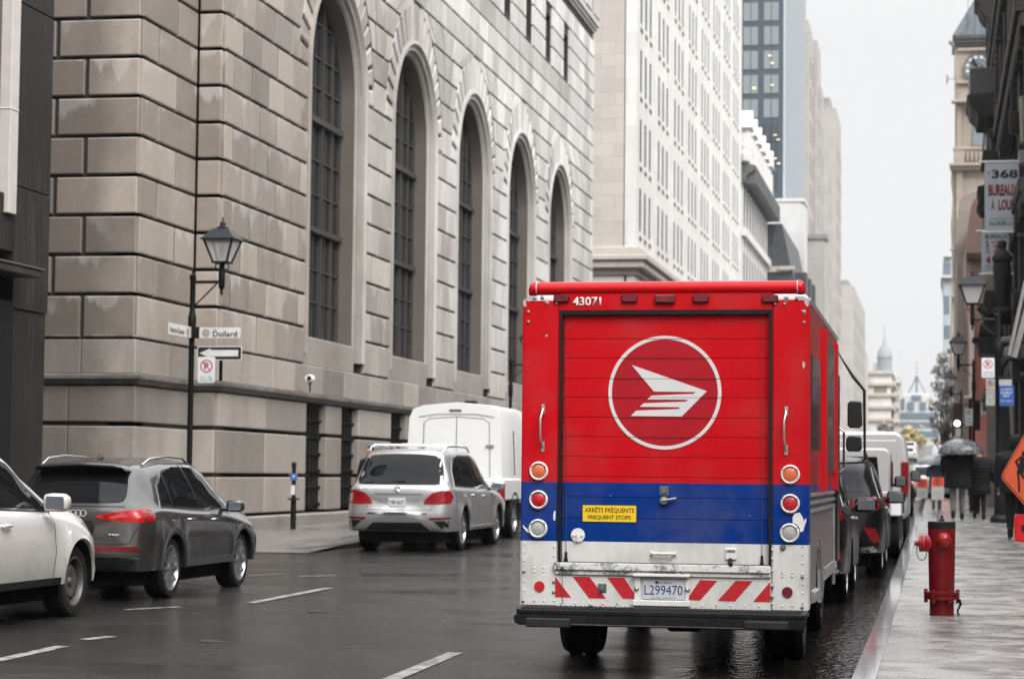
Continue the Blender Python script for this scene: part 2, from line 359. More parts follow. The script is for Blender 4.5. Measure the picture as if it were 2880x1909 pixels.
# ================================================================ ground
def wet_ground(name, base, paler, r_lo, r_hi, bumpd, scale, gx=None, streak=(1, .25, 1), mirror=None):
    m, nt, N, L, b = newmat(name); pos = geo_pos(N)
    n1 = noise(N, L, mapping(N, L, pos, streak), scale, 6, .6, .5); n2 = noise(N, L, pos, 60, 3, .7); n3 = noise(N, L, pos, 130, 3, .8)
    c = mixc(N, L, n1, base, paler); gr = N('ShaderNodeMapRange'); gr.inputs['To Min'].default_value = .35; gr.inputs['To Max'].default_value = 1.8; L(n2, gr.inputs['Value'])
    vm = N('ShaderNodeVectorMath'); vm.operation = 'SCALE'; L(c, vm.inputs[0]); L(gr.outputs[0], vm.inputs['Scale']); L(vm.outputs[0], b.inputs['Base Color'])
    mr = N('ShaderNodeMapRange'); mr.inputs['From Min'].default_value = .35; mr.inputs['From Max'].default_value = .65; mr.inputs['To Min'].default_value = r_lo; mr.inputs['To Max'].default_value = r_hi; L(n1, mr.inputs['Value'])
    rr = mr.outputs[0]; bs = None
    bp = N('ShaderNodeBump'); bp.inputs['Strength'].default_value = .9 if name == 'wet_asphalt' else .6; bp.inputs['Distance'].default_value = bumpd
    hh = math_node(N, L, 'ADD', math_node(N, L, 'MULTIPLY', n2, .6), math_node(N, L, 'MULTIPLY', n3, .5))
    if name == 'wet_asphalt': hh = math_node(N, L, 'ADD', hh, math_node(N, L, 'MULTIPLY', noise(N, L, pos, 17, 4, .75), 1.6))
    if gx is not None:      # standing water towards the kerb
        sx = N('ShaderNodeSeparateXYZ'); L(pos, sx.inputs[0])
        edge = math_node(N, L, 'ADD', sx.outputs['X'], math_node(N, L, 'MULTIPLY', noise(N, L, pos, .8, 3), 1.0))
        k = N('ShaderNodeMapRange'); k.inputs['From Min'].default_value = gx; k.inputs['From Max'].default_value = gx+.5; L(edge, k.inputs['Value'])
        rr = math_node(N, L, 'ADD', math_node(N, L, 'MULTIPLY', rr, math_node(N, L, 'SUBTRACT', 1, k.outputs[0])), math_node(N, L, 'MULTIPLY', k.outputs[0], .045))
        wv = noise(N, L, mapping(N, L, pos, (1, .8, 1)), 9, 3, .6)
        hh = math_node(N, L, 'ADD', math_node(N, L, 'MULTIPLY', hh, math_node(N, L, 'SUBTRACT', 1, k.outputs[0])), math_node(N, L, 'MULTIPLY', math_node(N, L, 'MULTIPLY', k.outputs[0], wv), 2.2))
    if name == 'wet_concrete':
        sp = N('ShaderNodeSeparateXYZ'); L(pos, sp.inputs[0])
        s1 = math_node(N, L, 'LESS_THAN', math_node(N, L, 'FRACT', math_node(N, L, 'DIVIDE', sp.outputs['Y'], 1.83)), .011)
        s2 = math_node(N, L, 'LESS_THAN', math_node(N, L, 'ABSOLUTE', math_node(N, L, 'SUBTRACT', sp.outputs['X'], 1.35)), .009)
        sm = math_node(N, L, 'MAXIMUM', s1, s2); st = noise(N, L, pos, 3.5, 6, .7); s3 = math_node(N, L, 'MULTIPLY', math_node(N, L, 'SUBTRACT', st, .6, True), 4, True)
        L(mixc(N, L, math_node(N, L, 'MAXIMUM', math_node(N, L, 'MULTIPLY', sm, .4), math_node(N, L, 'MULTIPLY', s3, .5)), vm.outputs[0], (.03, .03, .03)), b.inputs['Base Color'])
    if name == 'wet_asphalt':
        vo = N('ShaderNodeTexVoronoi'); vo.feature = 'DISTANCE_TO_EDGE'; vo.inputs['Scale'].default_value = .42; wq = N('ShaderNodeVectorMath'); wq.operation = 'ADD'; nt2 = N('ShaderNodeTexNoise'); nt2.inputs['Scale'].default_value = 1.6; L(pos, nt2.inputs['Vector']); L(pos, wq.inputs[0]); L(nt2.outputs['Color'], wq.inputs[1]); L(wq.outputs[0], vo.inputs['Vector'])
        ck = math_node(N, L, 'MULTIPLY', math_node(N, L, 'LESS_THAN', vo.outputs['Distance'], .006), math_node(N, L, 'GREATER_THAN', n1, .5))
        pb = N('ShaderNodeTexVoronoi'); pb.inputs['Scale'].default_value = 55; L(pos, pb.inputs['Vector']); sk_ = math_node(N, L, 'LESS_THAN', pb.outputs['Distance'], .2)
        cc_ = mixc(N, L, math_node(N, L, 'MULTIPLY', sk_, .8), vm.outputs[0], (.13, .12, .115)); L(mixc(N, L, math_node(N, L, 'MULTIPLY', ck, .8), cc_, (.004, .004, .004)), b.inputs['Base Color'])
    L(rr, b.inputs['Roughness']); L(hh, bp.inputs['Height']); L(bp.outputs[0], b.inputs['Normal'])
    b.inputs['Specular IOR Level'].default_value = .13 if name == 'wet_asphalt' else .5
    return m
M_ROAD = wet_ground('wet_asphalt', (.006, .0057, .0054), (.016, .0147, .0135), .05, .30, .012, .55, gx=-1.75, streak=(.5, 1, 1))
M_WALK = wet_ground('wet_concrete', (.07, .074, .08), (.36, .345, .325), .05, .45, .005, 2.6, streak=(.8, 1, 1))
M_WALKL = wet_ground('wet_concrete_far_side', (.10, .095, .09), (.17, .16, .15), .2, .5, .003, 1.2)
M_KERB = wet_ground('wet_granite_kerb', (.24, .24, .24), (.34, .34, .34), .03, .06, .0002, 2)
M_GROUND = mat('bare_ground', (.08, .078, .075), .8, var=.2, bump=.3)
M_LINE = None
def sheet(name, x0, x1, ys, zf, m, kind='structure', nx=1, dz=0):
    b = MB(); vs = []; fs = []
    for y in ys:
        for i in range(nx+1): vs.append((lerp(x0, x1, i/nx), y, zf(y)+dz))
    for j in range(len(ys)-1):
        for i in range(nx): k = j*(nx+1)+i; fs.append((k, k+1, k+nx+2, k+nx+1))
    b.add(vs, fs); o = b.build(name, m, smooth=60); tag(o, kind=kind); return o
def yr(a, b, s):
    n = max(1, int((b-a)/s)); return [lerp(a, b, i/n) for i in range(n+1)]
YS = yr(-40, 100, 2)+yr(105, 460, 5)
sheet('ground', -300, 300, yr(-60, 460, 10)+[700, 900], lambda y: gz(y)-.06, M_GROUND)
sheet('road', -10.45, -.55, YS, gz, M_ROAD)
XK = -.565
sheet('pavement_right', -.40, 9, YS, swz, M_WALK)
sheet('side_street', -60, -10.45, yr(31.9, 36.6, 1), gz, M_ROAD)
kb = MB()
for y0, y1 in zip(yr(-40, 440, 2)[:-1], yr(-40, 440, 2)[1:]):
    e = .006
    kb.add([(XK, y0+e, gz(y0)-.05), (XK, y1-e, gz(y1)-.05), (XK+.012, y0+e, swz(y0)+.007), (XK+.012, y1-e, swz(y1)+.007), (-.395, y0+e, swz(y0)+.006), (-.395, y1-e, swz(y1)+.006), (-.395, y0+e, gz(y0)-.05), (-.395, y1-e, gz(y1)-.05)],
           [(0, 1, 3, 2), (2, 3, 5, 4), (0, 2, 4, 6), (1, 7, 5, 3)])
tag(kb.build('kerb_right', M_KERB), kind='structure')
# left pavement with dropped corner at the side street
def lwz(y): return gz(y)+interp([(36.3, .01), (38.5, .06), (41, .15), (60, .15)], y)
sheet('pavement_left', -25, -10.5, yr(36.3, 60, .8)+YS[[i for i, y in enumerate(YS) if y > 60][0]:], lwz, M_WALKL)
b = MB(); ys = yr(37.2, 60, .8)+yr(62, 440, 3)
for y0, y1 in zip(ys, ys[1:]):
    x0 = -10.5+interp([(37.2, -.6), (38.3, -.15), (39.5, 0), (60, 0)], y0)*1.0; x1 = -10.5+interp([(37.2, -.6), (38.3, -.15), (39.5, 0), (60, 0)], y1)
    b.add([(x0+.18, y0, gz(y0)-.04), (x1+.18, y1, gz(y1)-.04), (x0+.17, y0, lwz(y0)+.005), (x1+.17, y1, lwz(y1)+.005), (x0-.02, y0, lwz(y0)+.008), (x1-.02, y1, lwz(y1)+.008)], [(0, 2, 3, 1), (2, 4, 5, 3)])
tag(b.build('kerb_left', mat('dark_granite', (.06, .06, .06), .35, var=.3, scale=4)), kind='structure')
b = MB(); b.box(-25, -10.45, -40, 31.9, -.05, .15); tag(b.build('pavement_left_near', M_WALKL), kind='structure')
# lane markings
m, nt, N_, L_, bb = newmat('worn_lane_paint'); p_ = geo_pos(N_)
n_ = noise(N_, L_, p_, 7, 6, .7); rp = ramp(N_, [(.40, g3(.03)), (.50, g3(.24)), (.62, g3(.36))]); L_(n_, rp.inputs[0]); L_(rp.outputs[0], bb.inputs['Base Color']); bb.inputs['Roughness'].default_value = .35; M_LINE = m
mk = MB()
def dash(p, q, w):
    a = atZ(*p, gz(atZ(*p, 0).y)+.005); c = atZ(*q, gz(atZ(*q, .02).y)+.005)
    d = (c-a); d.z = 0; n = Vector((-d.y, d.x, 0)).normalized()*w/2; k = 8; L, R = [], []
    for i in range(k+1):
        t = a.lerp(c, i/k); j = .012*math.sin(i*2.3+a.x); L.append(t+n*(1+j*3)); R.append(t-n*(1-j*2))
    for i in range(k): mk.add([L[i], R[i], R[i+1], L[i+1]], [(0, 1, 2, 3)])
for p, q, w_ in [((1060, 1925), (1282, 1833), .13), ((705, 1694), (925, 1652), .13), ((355, 1713), (505, 1705), .11), ((237, 1797), (312, 1788), .13), ((-40, 1862), (177, 1815), .13), ((842, 1620), (942, 1617), .09), ((700, 1618), (800, 1611), .07)]: dash(p, q, w_)
tag(mk.build('lane_marking', M_LINE), kind='structure')
# utility covers
for i, (px, py, lb) in enumerate(((600, 1802, 'round iron utility cover in the wet road left of the nearest white dash'), (897, 1723, 'round iron utility cover in the wet road beyond the long white dash'))):
    p = atZ(px, py, .006); b = MB(); b.lathe([(.12, -.01), (.12, .006), (.105, .010), (.10, .006), (.0, .008)], (p.x, p.y, gz(p.y)), n=24)
    tag(b.build('utility_cover', mat('worn_iron_cover', (.03, .028, .027), .3, .6, var=.3, scale=20, bump=.4, bscale=60), smooth=40), lb, 'cover', 'utility covers in the road')

# ================================================================ arched stone building
XF, XP = -13.6, -14.13          # facade plane, set-back corner pier
ST_B, ST_D, ST_L = (.33, .285, .245), (.19, .160, .135), (.54, .52, .50)
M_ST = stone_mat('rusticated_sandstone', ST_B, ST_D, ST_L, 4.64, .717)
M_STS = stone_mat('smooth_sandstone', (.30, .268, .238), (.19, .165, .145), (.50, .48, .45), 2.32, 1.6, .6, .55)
M_REV = stone_mat('brown_reveal_stone', (.20, .172, .148), (.13, .112, .097), (.3, .27, .25), 2.32, 1.6, .3, 0)  # darker brown stone for the arch reveals
M_JOINT = mat('soot_dark_mortar', (.03, .027, .024), .9, var=.2)
M_LEDGE = mat('soot_stained_ledge', (.10, .094, .088), .8, var=.55, scale=2.2, bump=.3, bscale=8)
M_WGL = glass_dark('old_window_glass', (.014, .016, .018), .12, .35, .25)
M_WFR = mat('dark_bronze_window_frame', (.045, .042, .04), .5, var=.15)
bank = thing('arched_stone_building', (-13.6, 40.56, gz(40)), 'large grey-brown sandstone building of grooved block courses with a row of tall round-arched windows', 'building')
wc = [48.87+7.65*i for i in range(5)]; RO = 2.5; ZS = 10.376; ZB = 3.84; HW = 3.25; APX = 13.96
def ext_half(z):
    """half width of the voussoir ring's outer edge at height z"""
    if z <= ZS: return RO+.02
    t = (z-ZS)/(APX-ZS)
    return HW*math.sqrt(max(0, 1-t**1.75)) if t < 1 else 0
bl = MB()
GV, DP, BV = .042, .07, .018
def block(y0b, y1b, y0t, y1t, z0, z1, X=XF, ax='x', sgn=1, gb=.042):
    """one rusticated stone: trapezoid in the facade plane, raised with chamfered edges"""
    if min(y1b-y0b, y1t-y0t) < .06 and max(y1b-y0b, y1t-y0t) < .12: return
    g = GV; p = [(y0b+g, z0+gb), (y1b-g, z0+gb), (y1t-g, z1-.024), (y0t+g, z1-.024)]
    if p[1][0] < p[0][0]: p[1] = (p[0][0]+.005, p[1][1])
    if p[2][0] < p[3][0]: p[2] = (p[3][0]+.005, p[2][1])
    c = (sum(q[0] for q in p)/4, sum(q[1] for q in p)/4)
    w_ = max(.02, (max(q[0] for q in p)-min(q[0] for q in p))); h_ = z1-z0
    bi = min(BV, w_*.2); ins = [(q[0]+(bi if q[0] < c[0] else -bi), q[1]+(BV if q[1] < c[1] else -BV)) for q in p]
    bl.prism(p, ax, X-sgn*.02, X+sgn*(DP-BV*.6), 0); bl.prism(p, ax, X+sgn*(DP-BV*.6), X+sgn*DP, 0, inset=ins)
rows = [(ZB, 4.64)]+[(4.64+.717*i, 4.64+.717*(i+1)) for i in range(20)]
AT = [69.05+3.82*i for i in range(4)]; ATW = .62
YEND = 87.3
for ri, (z0, z1) in enumerate(rows):
    zm = (z0+z1)/2
    if 15.39 < z0 < 15.5: continue
    gaps = []
    if z0 < APX-.02:
        for c in wc: gaps.append((c-ext_half(z0+.02), c+ext_half(z0+.02), c-ext_half(z1-.02), c+ext_half(z1-.02)))
    if 16.0 < zm < 18.0:
        for a in AT: gaps.append((a-ATW, a+ATW, a-ATW, a+ATW))
    runs = []; cur = (40.56, 40.56)
    for a0, a1, t0, t1 in gaps: runs.append((cur[0], a0, cur[1], t0)); cur = (a1, t1)
    runs.append((cur[0], YEND, cur[1], YEND))
    for b0, b1, t0, t1 in runs:
        W_ = ((b1-b0)+(t1-t0))/2
        if W_ < .08: continue
        if W_ > 20: # long run: world-aligned brick pattern
            k = int(W_/1.28)
        else: k = max(1, round(W_/1.28))
        js = [i/k for i in range(k+1)]
        if k > 1 and ri % 2: js = [0]+[(i+.5)/k for i in range(k)]+[1]
        for a, c in zip(js, js[1:]): block(lerp(b0, b1, a), lerp(b0, b1, c), lerp(t0, t1, a), lerp(t0, t1, c), z0, z1)
# voussoirs
NV = 19
for c in wc:
    for i in range(NV):
        a0, a1 = math.pi*(i)/NV, math.pi*(i+1)/NV
        g = .019
        def outer(a):
            s_, co = math.sin(a), math.cos(a); r = RO
            while r < 6:
                r += .02
                if abs(r*co) > ext_half(ZS+r*s_)-.0 or ZS+r*s_ > APX-.03: break
            return r-.03
        am = (a0+a1)/2; ri_ = RO+.03
        P = [(c+ri_*math.cos(a0+g), ZS+ri_*math.sin(a0+g)), (c+outer(a0+g)*math.cos(a0+g), ZS+outer(a0+g)*math.sin(a0+g)), (c+outer(a1-g)*math.cos(a1-g), ZS+outer(a1-g)*math.sin(a1-g)), (c+ri_*math.cos(a1-g), ZS+ri_*math.sin(a1-g))]
        cx_, cz_ = sum(p[0] for p in P)/4, sum(p[1] for p in P)/4
        I = []
        for p in P:
            v_ = Vector((cx_-p[0], cz_-p[1])); 
            # inset sideways across the joint mostly
            tdir = Vector((-math.sin(am), math.cos(am))); rdir = Vector((math.cos(am), math.sin(am)))
            dt = v_.dot(tdir); dr = v_.dot(rdir)
            I.append((p[0]+tdir.x*math.copysign(min(.03, abs(dt)*.6), dt)+rdir.x*math.copysign(.03, dr), p[1]+tdir.y*math.copysign(min(.03, abs(dt)*.6), dt)+rdir.y*math.copysign(.03, dr)))
        P = P[::-1]; I = I[::-1]
        bl.prism(P, 'x', XF-.02, XF+.045, 0); bl.prism(P, 'x', XF+.045, XF+.066, 0, inset=I)
# corner pier: street side (X=XP, 37.5..40.56) and the faces towards the camera
for ri, (z0, z1) in enumerate(rows):
    if ri % 2: js = [37.43, 38.95, 40.56]+[]
    else: js = [37.43, 39.9, 40.56]
    js = [37.43, 38.35, 40.5] if ri % 2 else [37.43, 39.35, 40.5]
    for a, c in zip(js, js[1:]): block(a, c, a, c, z0, z1, X=XP)
    # return of the projecting front, 40.56 plane
    block(XP+.05, XF+.06, XP+.05, XF+.06, z0, z1, X=40.56, ax='y', sgn=-1)
    jx = [XP+.06, XP-1.55, XP-2.75, XP-4.0, XP-5.3, XP-6.6, XP-8] if ri % 2 else [XP+.06, XP-.98, XP-3.2, XP-4.6, XP-6, XP-8]
    for a, c in zip(jx, jx[1:]): block(c, a, c, a, z0, z1, X=37.5, ax='y', sgn=-1)
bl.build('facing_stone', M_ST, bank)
# backing walls (behind the joints) with arched holes
wl = MB()
def arch_wall(ya, yb, c, z0, z1, X, xb, m):
    """wall panel X..xb between ya and yb with an arched hole radius RO at c"""
    n = 20; arc = [(c+RO*math.cos(math.pi*i/n), ZS+RO*math.sin(math.pi*i/n)) for i in range(n+1)]
    zt = z1
    vs = []; fs = []
    # right jamb column, left jamb column, above arc strips
    for (p, q) in ((c+RO, yb), (ya, c-RO)):
        if q-p > .001: wl.box(xb, X, p, q, z0, ZS, m)
    for i in range(n):
        (a, za), (b_, zb) = arc[i], arc[i+1]
        wl.prism([(b_, zb), (a, za), (a, zt), (b_, zt)], 'x', xb, X, m)
    for (p, q) in ((c+RO, yb), (ya, c-RO)):
        if q-p > .001: wl.box(xb, X, p, q, ZS, zt, m)
edges = [40.56]+[(wc[i]+wc[i+1])/2 for i in range(4)]+[YEND]
for c, ya, yb in zip(wc, edges, edges[1:]): arch_wall(ya, yb, c, ZB, 14.6, XF+.0, XF-.5, 0)
wl.box(XF-.5, XF, 40.56, YEND, 14.6, 16.35, 0)
prev = 40.56
for a in AT: wl.box(XF-.5, XF, prev, a-ATW, 16.35, 17.9, 0); prev = a+ATW
wl.box(XF-.5, XF, prev, YEND, 16.35, 17.9, 0); wl.box(XF-.5, XF, 40.56, YEND, 17.9, 19.3, 0)
wl.box(XP-.5, XP, 37.5, 41, .2, 19.3, 0); wl.box(-26, XP, 37.5, 38, .2, 19.3, 0); wl.box(XP-.4, XF, 40.56, 41, .2, 19.3, 0)
wl.build('backing_wall', M_JOINT, bank)
# smooth parts: band under the courses, basement, plinth
sm = MB()
def sblock(x0, x1, y0, y1, z0, z1): sm.box(x0, x1, y0, y1, z0, z1)
yy = 40.56
for w_ in [1.65, 1.9, 1.6, 2.2, 1.8, 2.4]*4:
    if yy >= YEND: break
    sblock(XF-.4, XF+.05, yy+.004, min(yy+w_, YEND)-.004, 3.22, ZB); yy += w_
sblock(XP-.98, XP+.05, 37.45, 39.2, 3.22, ZB); sblock(XP-.3, XP+.05, 39.21, 40.51, 3.22, ZB); sblock(XP+.051, XF+.05, 40.505, 40.8, 3.22, ZB)
for a, c in ((XP-.99, XP-2.3), (XP-2.31, XP-4.9), (XP-4.91, XP-8)): sblock(c, a, 37.45, 37.8, 3.22, ZB)
# aprons under windows
for c in wc: sblock(XF-.5, XF+.03, c-RO+.02, c+RO-.75, ZB, 4.47)
# basement courses
gr_y = []
for c in wc: gr_y += [(c-2.3, c-.7), (c+.62, c+2.15)]
for z0, z1 in ((2.36, 3.0), (1.46, 2.28), (.66, 1.38)):
    prev = 40.53
    for a, c in gr_y+[(YEND, YEND)]:
        n = max(1, round((a-prev)/3.0))
        for i in range(n): sblock(XF-.4, XF+.07, lerp(prev, a, i/n)+.012, lerp(prev, a, (i+1)/n)-.012, z0, z1)
        prev = c
    sblock(XP-1.2, XP+.07, 37.43, 40.5, z0, z1); sblock(XP+.075, XF+.0, 40.47, 40.9, z0, z1)
    for a, c in ((XP-1.21, XP-4.4), (XP-4.41, XP-8)): sblock(c, a, 37.43, 37.9, z0, z1)
# upper: string course, attic strip and parapet
[sblock(XF, XF+.07, a+.01, min(a+2.4, YEND)-.01, 15.41, 16.10) for a in yr(40.5, YEND-1, 2.4)]
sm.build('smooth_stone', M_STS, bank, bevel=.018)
pl = MB(); pl.box(XF-.2, XF+.2, 40.36, YEND, -.1, .6); pl.box(-26, XP+.2, 37.3, 37.9, -.1, .6); pl.box(XP, XP+.2, 37.3, 40.5, -.1, .6)
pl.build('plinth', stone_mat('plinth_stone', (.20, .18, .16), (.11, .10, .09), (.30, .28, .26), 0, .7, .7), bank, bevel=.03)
bs = MB(); bs.box(XF-.7, XF-.38, 40.6, YEND, .2, 3.2); bs.build('basement_backing', M_JOINT, bank)
ld = MB()
prof = [(0, 3.02), (.10, 3.04), (.14, 3.10), (.20, 3.13), (.20, 3.19), (.0, 3.235)]
def ledge_run(pts):
    """pts: list of (x,y,nx,ny) mitred corners"""
    rings = []
    for x, y, nx, ny in pts: rings.append([(x+nx*d, y+ny*d, z) for d, z in prof])
    ld.loft(rings, 0, False, False)
ledge_run([(-26, 37.5, 0, -1), (XP, 37.5, 1, -1), (XP, 40.56, 1, -1), (XF, 40.56, 1, -1), (XF, YEND, 1, 0)])
ld.build('stained_ledge', M_LEDGE, bank, smooth=30)
cn = MB()
for (d, z0, z1) in ((.08, 19.3, 19.42), (.16, 19.42, 19.55), (.24, 19.55, 19.68), (.08, 19.68, 20.0)): cn.box(XF-.5, XF+d, 40.4, YEND+d, z0, z1)
cn.box(XF-.5, XF+.02, 40.5, YEND, 20.0, 20.9)
for i in range(24): cn.box(XF+.02, XF+.1, 41+i*2, 42.4+i*2, 20.05, 20.8)
cn.box(-26, XP+.4, 37.1, 38, 19.3, 20.6)
cn.build('cornice', M_STS, bank, bevel=.02)
rf = MB(); rf.box(-26, XF-.4, 38, YEND, 19.0, 19.3); rf.box(-26, -25.5, 38, YEND, .2, 19); rf.box(-26, XF-.4, YEND-.5, YEND, .2, 19.2); rf.build('roof', M_JOINT, bank)
# windows: moulding, reveal, glass, frame
for wi, c in enumerate(wc):
    mo = MB(); n = 28
    prof2 = [(RO+.06, XF+.02), (RO+.06, XF+.10), (RO-.04, XF+.12), (RO-.09, XF+.05), (RO-.14, XF+.03), (RO-.20, XF+.03), (RO-.24, XF-.06), (RO-.32, XF-.08), (RO-.36, XF-.14)]
    def archring(r, x, zb):
        return [(x, c+r, zb)]+[(x, c+r*math.cos(math.pi*i/n), ZS+r*math.sin(math.pi*i/n)) for i in range(n+1)]+[(x, c-r, zb)]
    rings = [archring(r, x, 4.1) for r, x in prof2]
    for a, b_ in zip(rings, rings[1:]): mo.loft([a, b_], 0, False, False)
    win = MB()
    RI = RO-.36
    rv = [archring(RI, XF-.14, 4.45), archring(RI, XF-.62, 4.45)]
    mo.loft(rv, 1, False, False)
    fr = MB(); XG = XF-.53
    fr_r = [archring(RI, XG-.03, 4.47), archring(RI, XG+.06, 4.47), archring(RI-.1, XG+.06, 4.47), archring(RI-.1, XG-.03, 4.47)]
    for a, b_ in zip(fr_r, fr_r[1:]): fr.loft([a, b_], 0, False, False)
    for k in (-1.5, -.5, .5, 1.5):
        y = c+k*.95
        zt = ZS+math.sqrt(max(0, (RI-.05)**2-(y-c)**2)); fr.box(XG-.03, XG+(.09 if abs(k) == .5 else .05), y-.05, y+.05, 4.5, zt)
    for k in (-1, 0, 1):
        y = c+k*.95; zt = ZS+math.sqrt(max(0, (RI-.05)**2-(y-c)**2)); fr.box(XG-.03, XG+.02, y-.018, y+.018, 4.5, zt)
    for z, t in ((4.52, .06), (5.4, .02), (6.15, .02), (7.05, .06), (7.9, .02), (8.7, .02), (9.6, .07), (10.4, .02), (11.1, .02), (11.9, .02)):
        hw_ = RI-.05 if z < ZS else math.sqrt(max(0, (RI-.05)**2-(z-ZS)**2)); fr.box(XG-.03, XG+(.14 if t > .05 else .04), c-hw_, c+hw_, z-t, z+t)
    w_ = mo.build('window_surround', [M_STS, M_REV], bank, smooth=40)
    W = thing('window', (XF, c, 4.5), None, None); W.location = Vector((XF, c, 4.5))-parent_loc(bank); W.parent = bank
    fr.build('frame', M_WFR, W)
    gl = MB(); arc = [(c+RI, 4.47)]+[(c+RI*math.cos(math.pi*i/n), ZS+RI*math.sin(math.pi*i/n)) for i in range(n+1)]+[(c-RI, 4.47)]
    gl.prism(arc, 'x', XG-.03, XG-.01, 0); gl.build('glass', M_WGL, W)
# attic windows
for a in AT:
    g_ = MB(); g_.box(XF-.42, XF-.40, a-ATW, a+ATW, 16.3, 17.95); W = g_.build('attic_window', M_WGL, bank)
# basement grilles
for gi, (a, b_) in enumerate(gr_y[:6]):
    g_ = MB(); n = 7
    for i in range(n):
        y = lerp(a+.1, b_-.1, i/(n-1)); g_.tube([(XF-.10, y, .68), (XF-.10, y, 2.98)], .028, 6)
    for z in [.78+.37*i for i in range(7)]:
        g_.box(XF-.13, XF-.05, a+.02, b_-.02, z-.022, z+.022)
        for i in range(n): y = lerp(a+.1, b_-.1, i/(n-1)); g_.lathe([(0, -.05), (.05, -.03), (.055, 0), (.05, .03), (0, .05)], (XF-.07, y, z), n=6)
    g_.build('window_grille', BLACK, bank)
    g2 = MB(); g2.box(XF-.36, XF-.34, a, b_, .66, 3.0); g2.build('basement_window', glass_dark('basement_glass', (.01, .01, .011)) if gi == 0 else bpy.data.materials['basement_glass'], bank)
# security camera
b = MB(); p = atX(872, 1068, XF+.35); b.tube([(p.x, p.y, 3.22), (p.x, p.y, p.z-.08)], .02, 8); b.tube([(p.x, p.y, p.z-.1), (p.x, p.y, p.z-.02)], .035, 8)
sc_ = thing('security_camera', (p.x, p.y, 3.22), 'small white security camera on a stalk standing on the dark stone ledge', 'camera')
b.build('stalk', DARKPL, sc_)
b = MB(); b.lathe([(0, -.13), (.075, -.13), (.085, -.08), (.085, .1), (.07, .13), (0, .13)], (p.x, p.y, p.z+.03), 'y', 14)
b.build('housing', mat('white_camera_shell', (.75, .75, .74), .35, var=.05), sc_, smooth=40)
b = MB(); b.lathe([(0, 0), (.05, 0), (.05, .02), (0, .02)], (p.x+.02, p.y-.155, p.z+.03), 'y', 12); b.build('lens', DARKPL, sc_)

# ================================================================ dark building at far left
B0 = thing('dark_stone_building', (-13.6, 32.3, .15), 'near-black stone clad building with pale vertical strip and canopy at the left edge', 'building')
M_DK = mat('dark_slab_cladding', (.05, .046, .043), .5, var=.5, scale=1.2, bump=.15)
m, nt, N_, L_, bb = newmat('streaked_dark_slab'); p_ = geo_pos(N_); s1 = noise(N_, L_, mapping(N_, L_, p_, (9, 9, .5)), 1.6, 5, .7); s2 = noise(N_, L_, p_, .5, 3)
rp = ramp(N_, [(.3, (.007, .006, .0055)), (.55, (.017, .0145, .013)), (.8, (.07, .062, .056))]); L_(math_node(N_, L_, 'ADD', math_node(N_, L_, 'MULTIPLY', s1, .7), math_node(N_, L_, 'MULTIPLY', s2, .35)), rp.inputs[0]); L_(rp.outputs[0], bb.inputs['Base Color']); bb.inputs['Roughness'].default_value = .55; bb.inputs['Specular IOR Level'].default_value = .25; M_DS = m
b = MB(); X = -13.6; zc = [.15, 2.4, 3.9, 5.75, 8.55, 11.3, 14.0]
ypip = 30.85
for z0, z1 in zip(zc[2:], zc[3:]): b.box(X-.4, X, ypip+.12, 32.3, z0+.008, z1-.008)
b.box(X-.4, X-.03, 31.0, 32.3, .15, 3.9); b.box(-40, X-.1, 31.9, 32.28, .15, 14)
b.box(X-.35, X-.02, 20, 31.1, 4.75, 5.6); b.build('slab_cladding', M_DS, B0, bevel=.01)
b = MB(); b.box(-40, X-.4, 4, 31.9, 0, 14); b.box(X-.6, X-.3, 20, 31.2, 5.6, 14); b.build('wall', mat('brown_panel', (.16, .14, .12), .7, var=.2), B0)
b = MB(); b.box(X-.2, X+.05, 30.62, 30.92, 5.3, 14); b.box(X-.2, X+.06, 30.61, 30.93, 6.85, 6.88)
b.build('pale_pilaster', mat('pale_metal_cover', (.50, .46, .43), .5, var=.08), B0, bevel=.01)
b = MB(); b.box(X-.28, X-.22, 27, 30.5, 6.6, 14); b.build('window', M_WGL, B0)
b = MB(); b.box(X-.3, X-.12, 30.45, 30.62, 6.45, 14); b.box(X-.3, X-.12, 26, 30.6, 6.45, 6.6); b.build('window_frame', mat('brown_frame', (.09, .075, .065), .5), B0)
XC = X+.45; ca, cb = atX(122, 757, XC), atX(118, 782, XC)
b = MB(); b.box(X-.3, XC, 20, ca.y, cb.z, ca.z-.03); b.box(X-.3, XC+.03, 20, ca.y+.03, ca.z-.03, ca.z); b.build('canopy', mat('dark_canopy_sheet', (.03, .029, .028), .4, var=.4), B0, bevel=.015)
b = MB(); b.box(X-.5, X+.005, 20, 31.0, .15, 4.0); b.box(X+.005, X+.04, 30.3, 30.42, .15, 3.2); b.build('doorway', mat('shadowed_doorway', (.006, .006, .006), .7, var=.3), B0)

# ---- the street behind the viewer (never in frame, but mirrored in paint, glass and wet ground)
M_NB = panel_near = mat('brown_brick_frontage', (.10, .085, .075), .85, var=.3, scale=.8)
def side_block(name, label, x0, x1, y0, y1, h, face):
    t = thing(name, (x0 if face > 0 else x1, (y0+y1)/2, 0), label, 'building'); b = MB(); b.box(x0, x1, y0, y1, -.1, h); b.box((x1 if face > 0 else x0)-.25, (x1 if face > 0 else x0)+.25, y0, y1, h, h+.5); b.build('wall', M_NB, t)
    wb = MB().box(-.04, .04, 0, 1.3, 0, 2.1); first = None; xf = x1 if face > 0 else x0; y = y0+1.2
    while y < y1-2:
        z = 3.8
        while z < h-2.5:
            if first is None: first = wb.build('window', M_WGL, t, world=False); first.location = Vector((xf, y, z))-t.location
            else: c = first.copy(); C.objects.link(c); c.parent = t; c.location = Vector((xf, y, z))-t.location
            z += 3.7
        y += 3.4
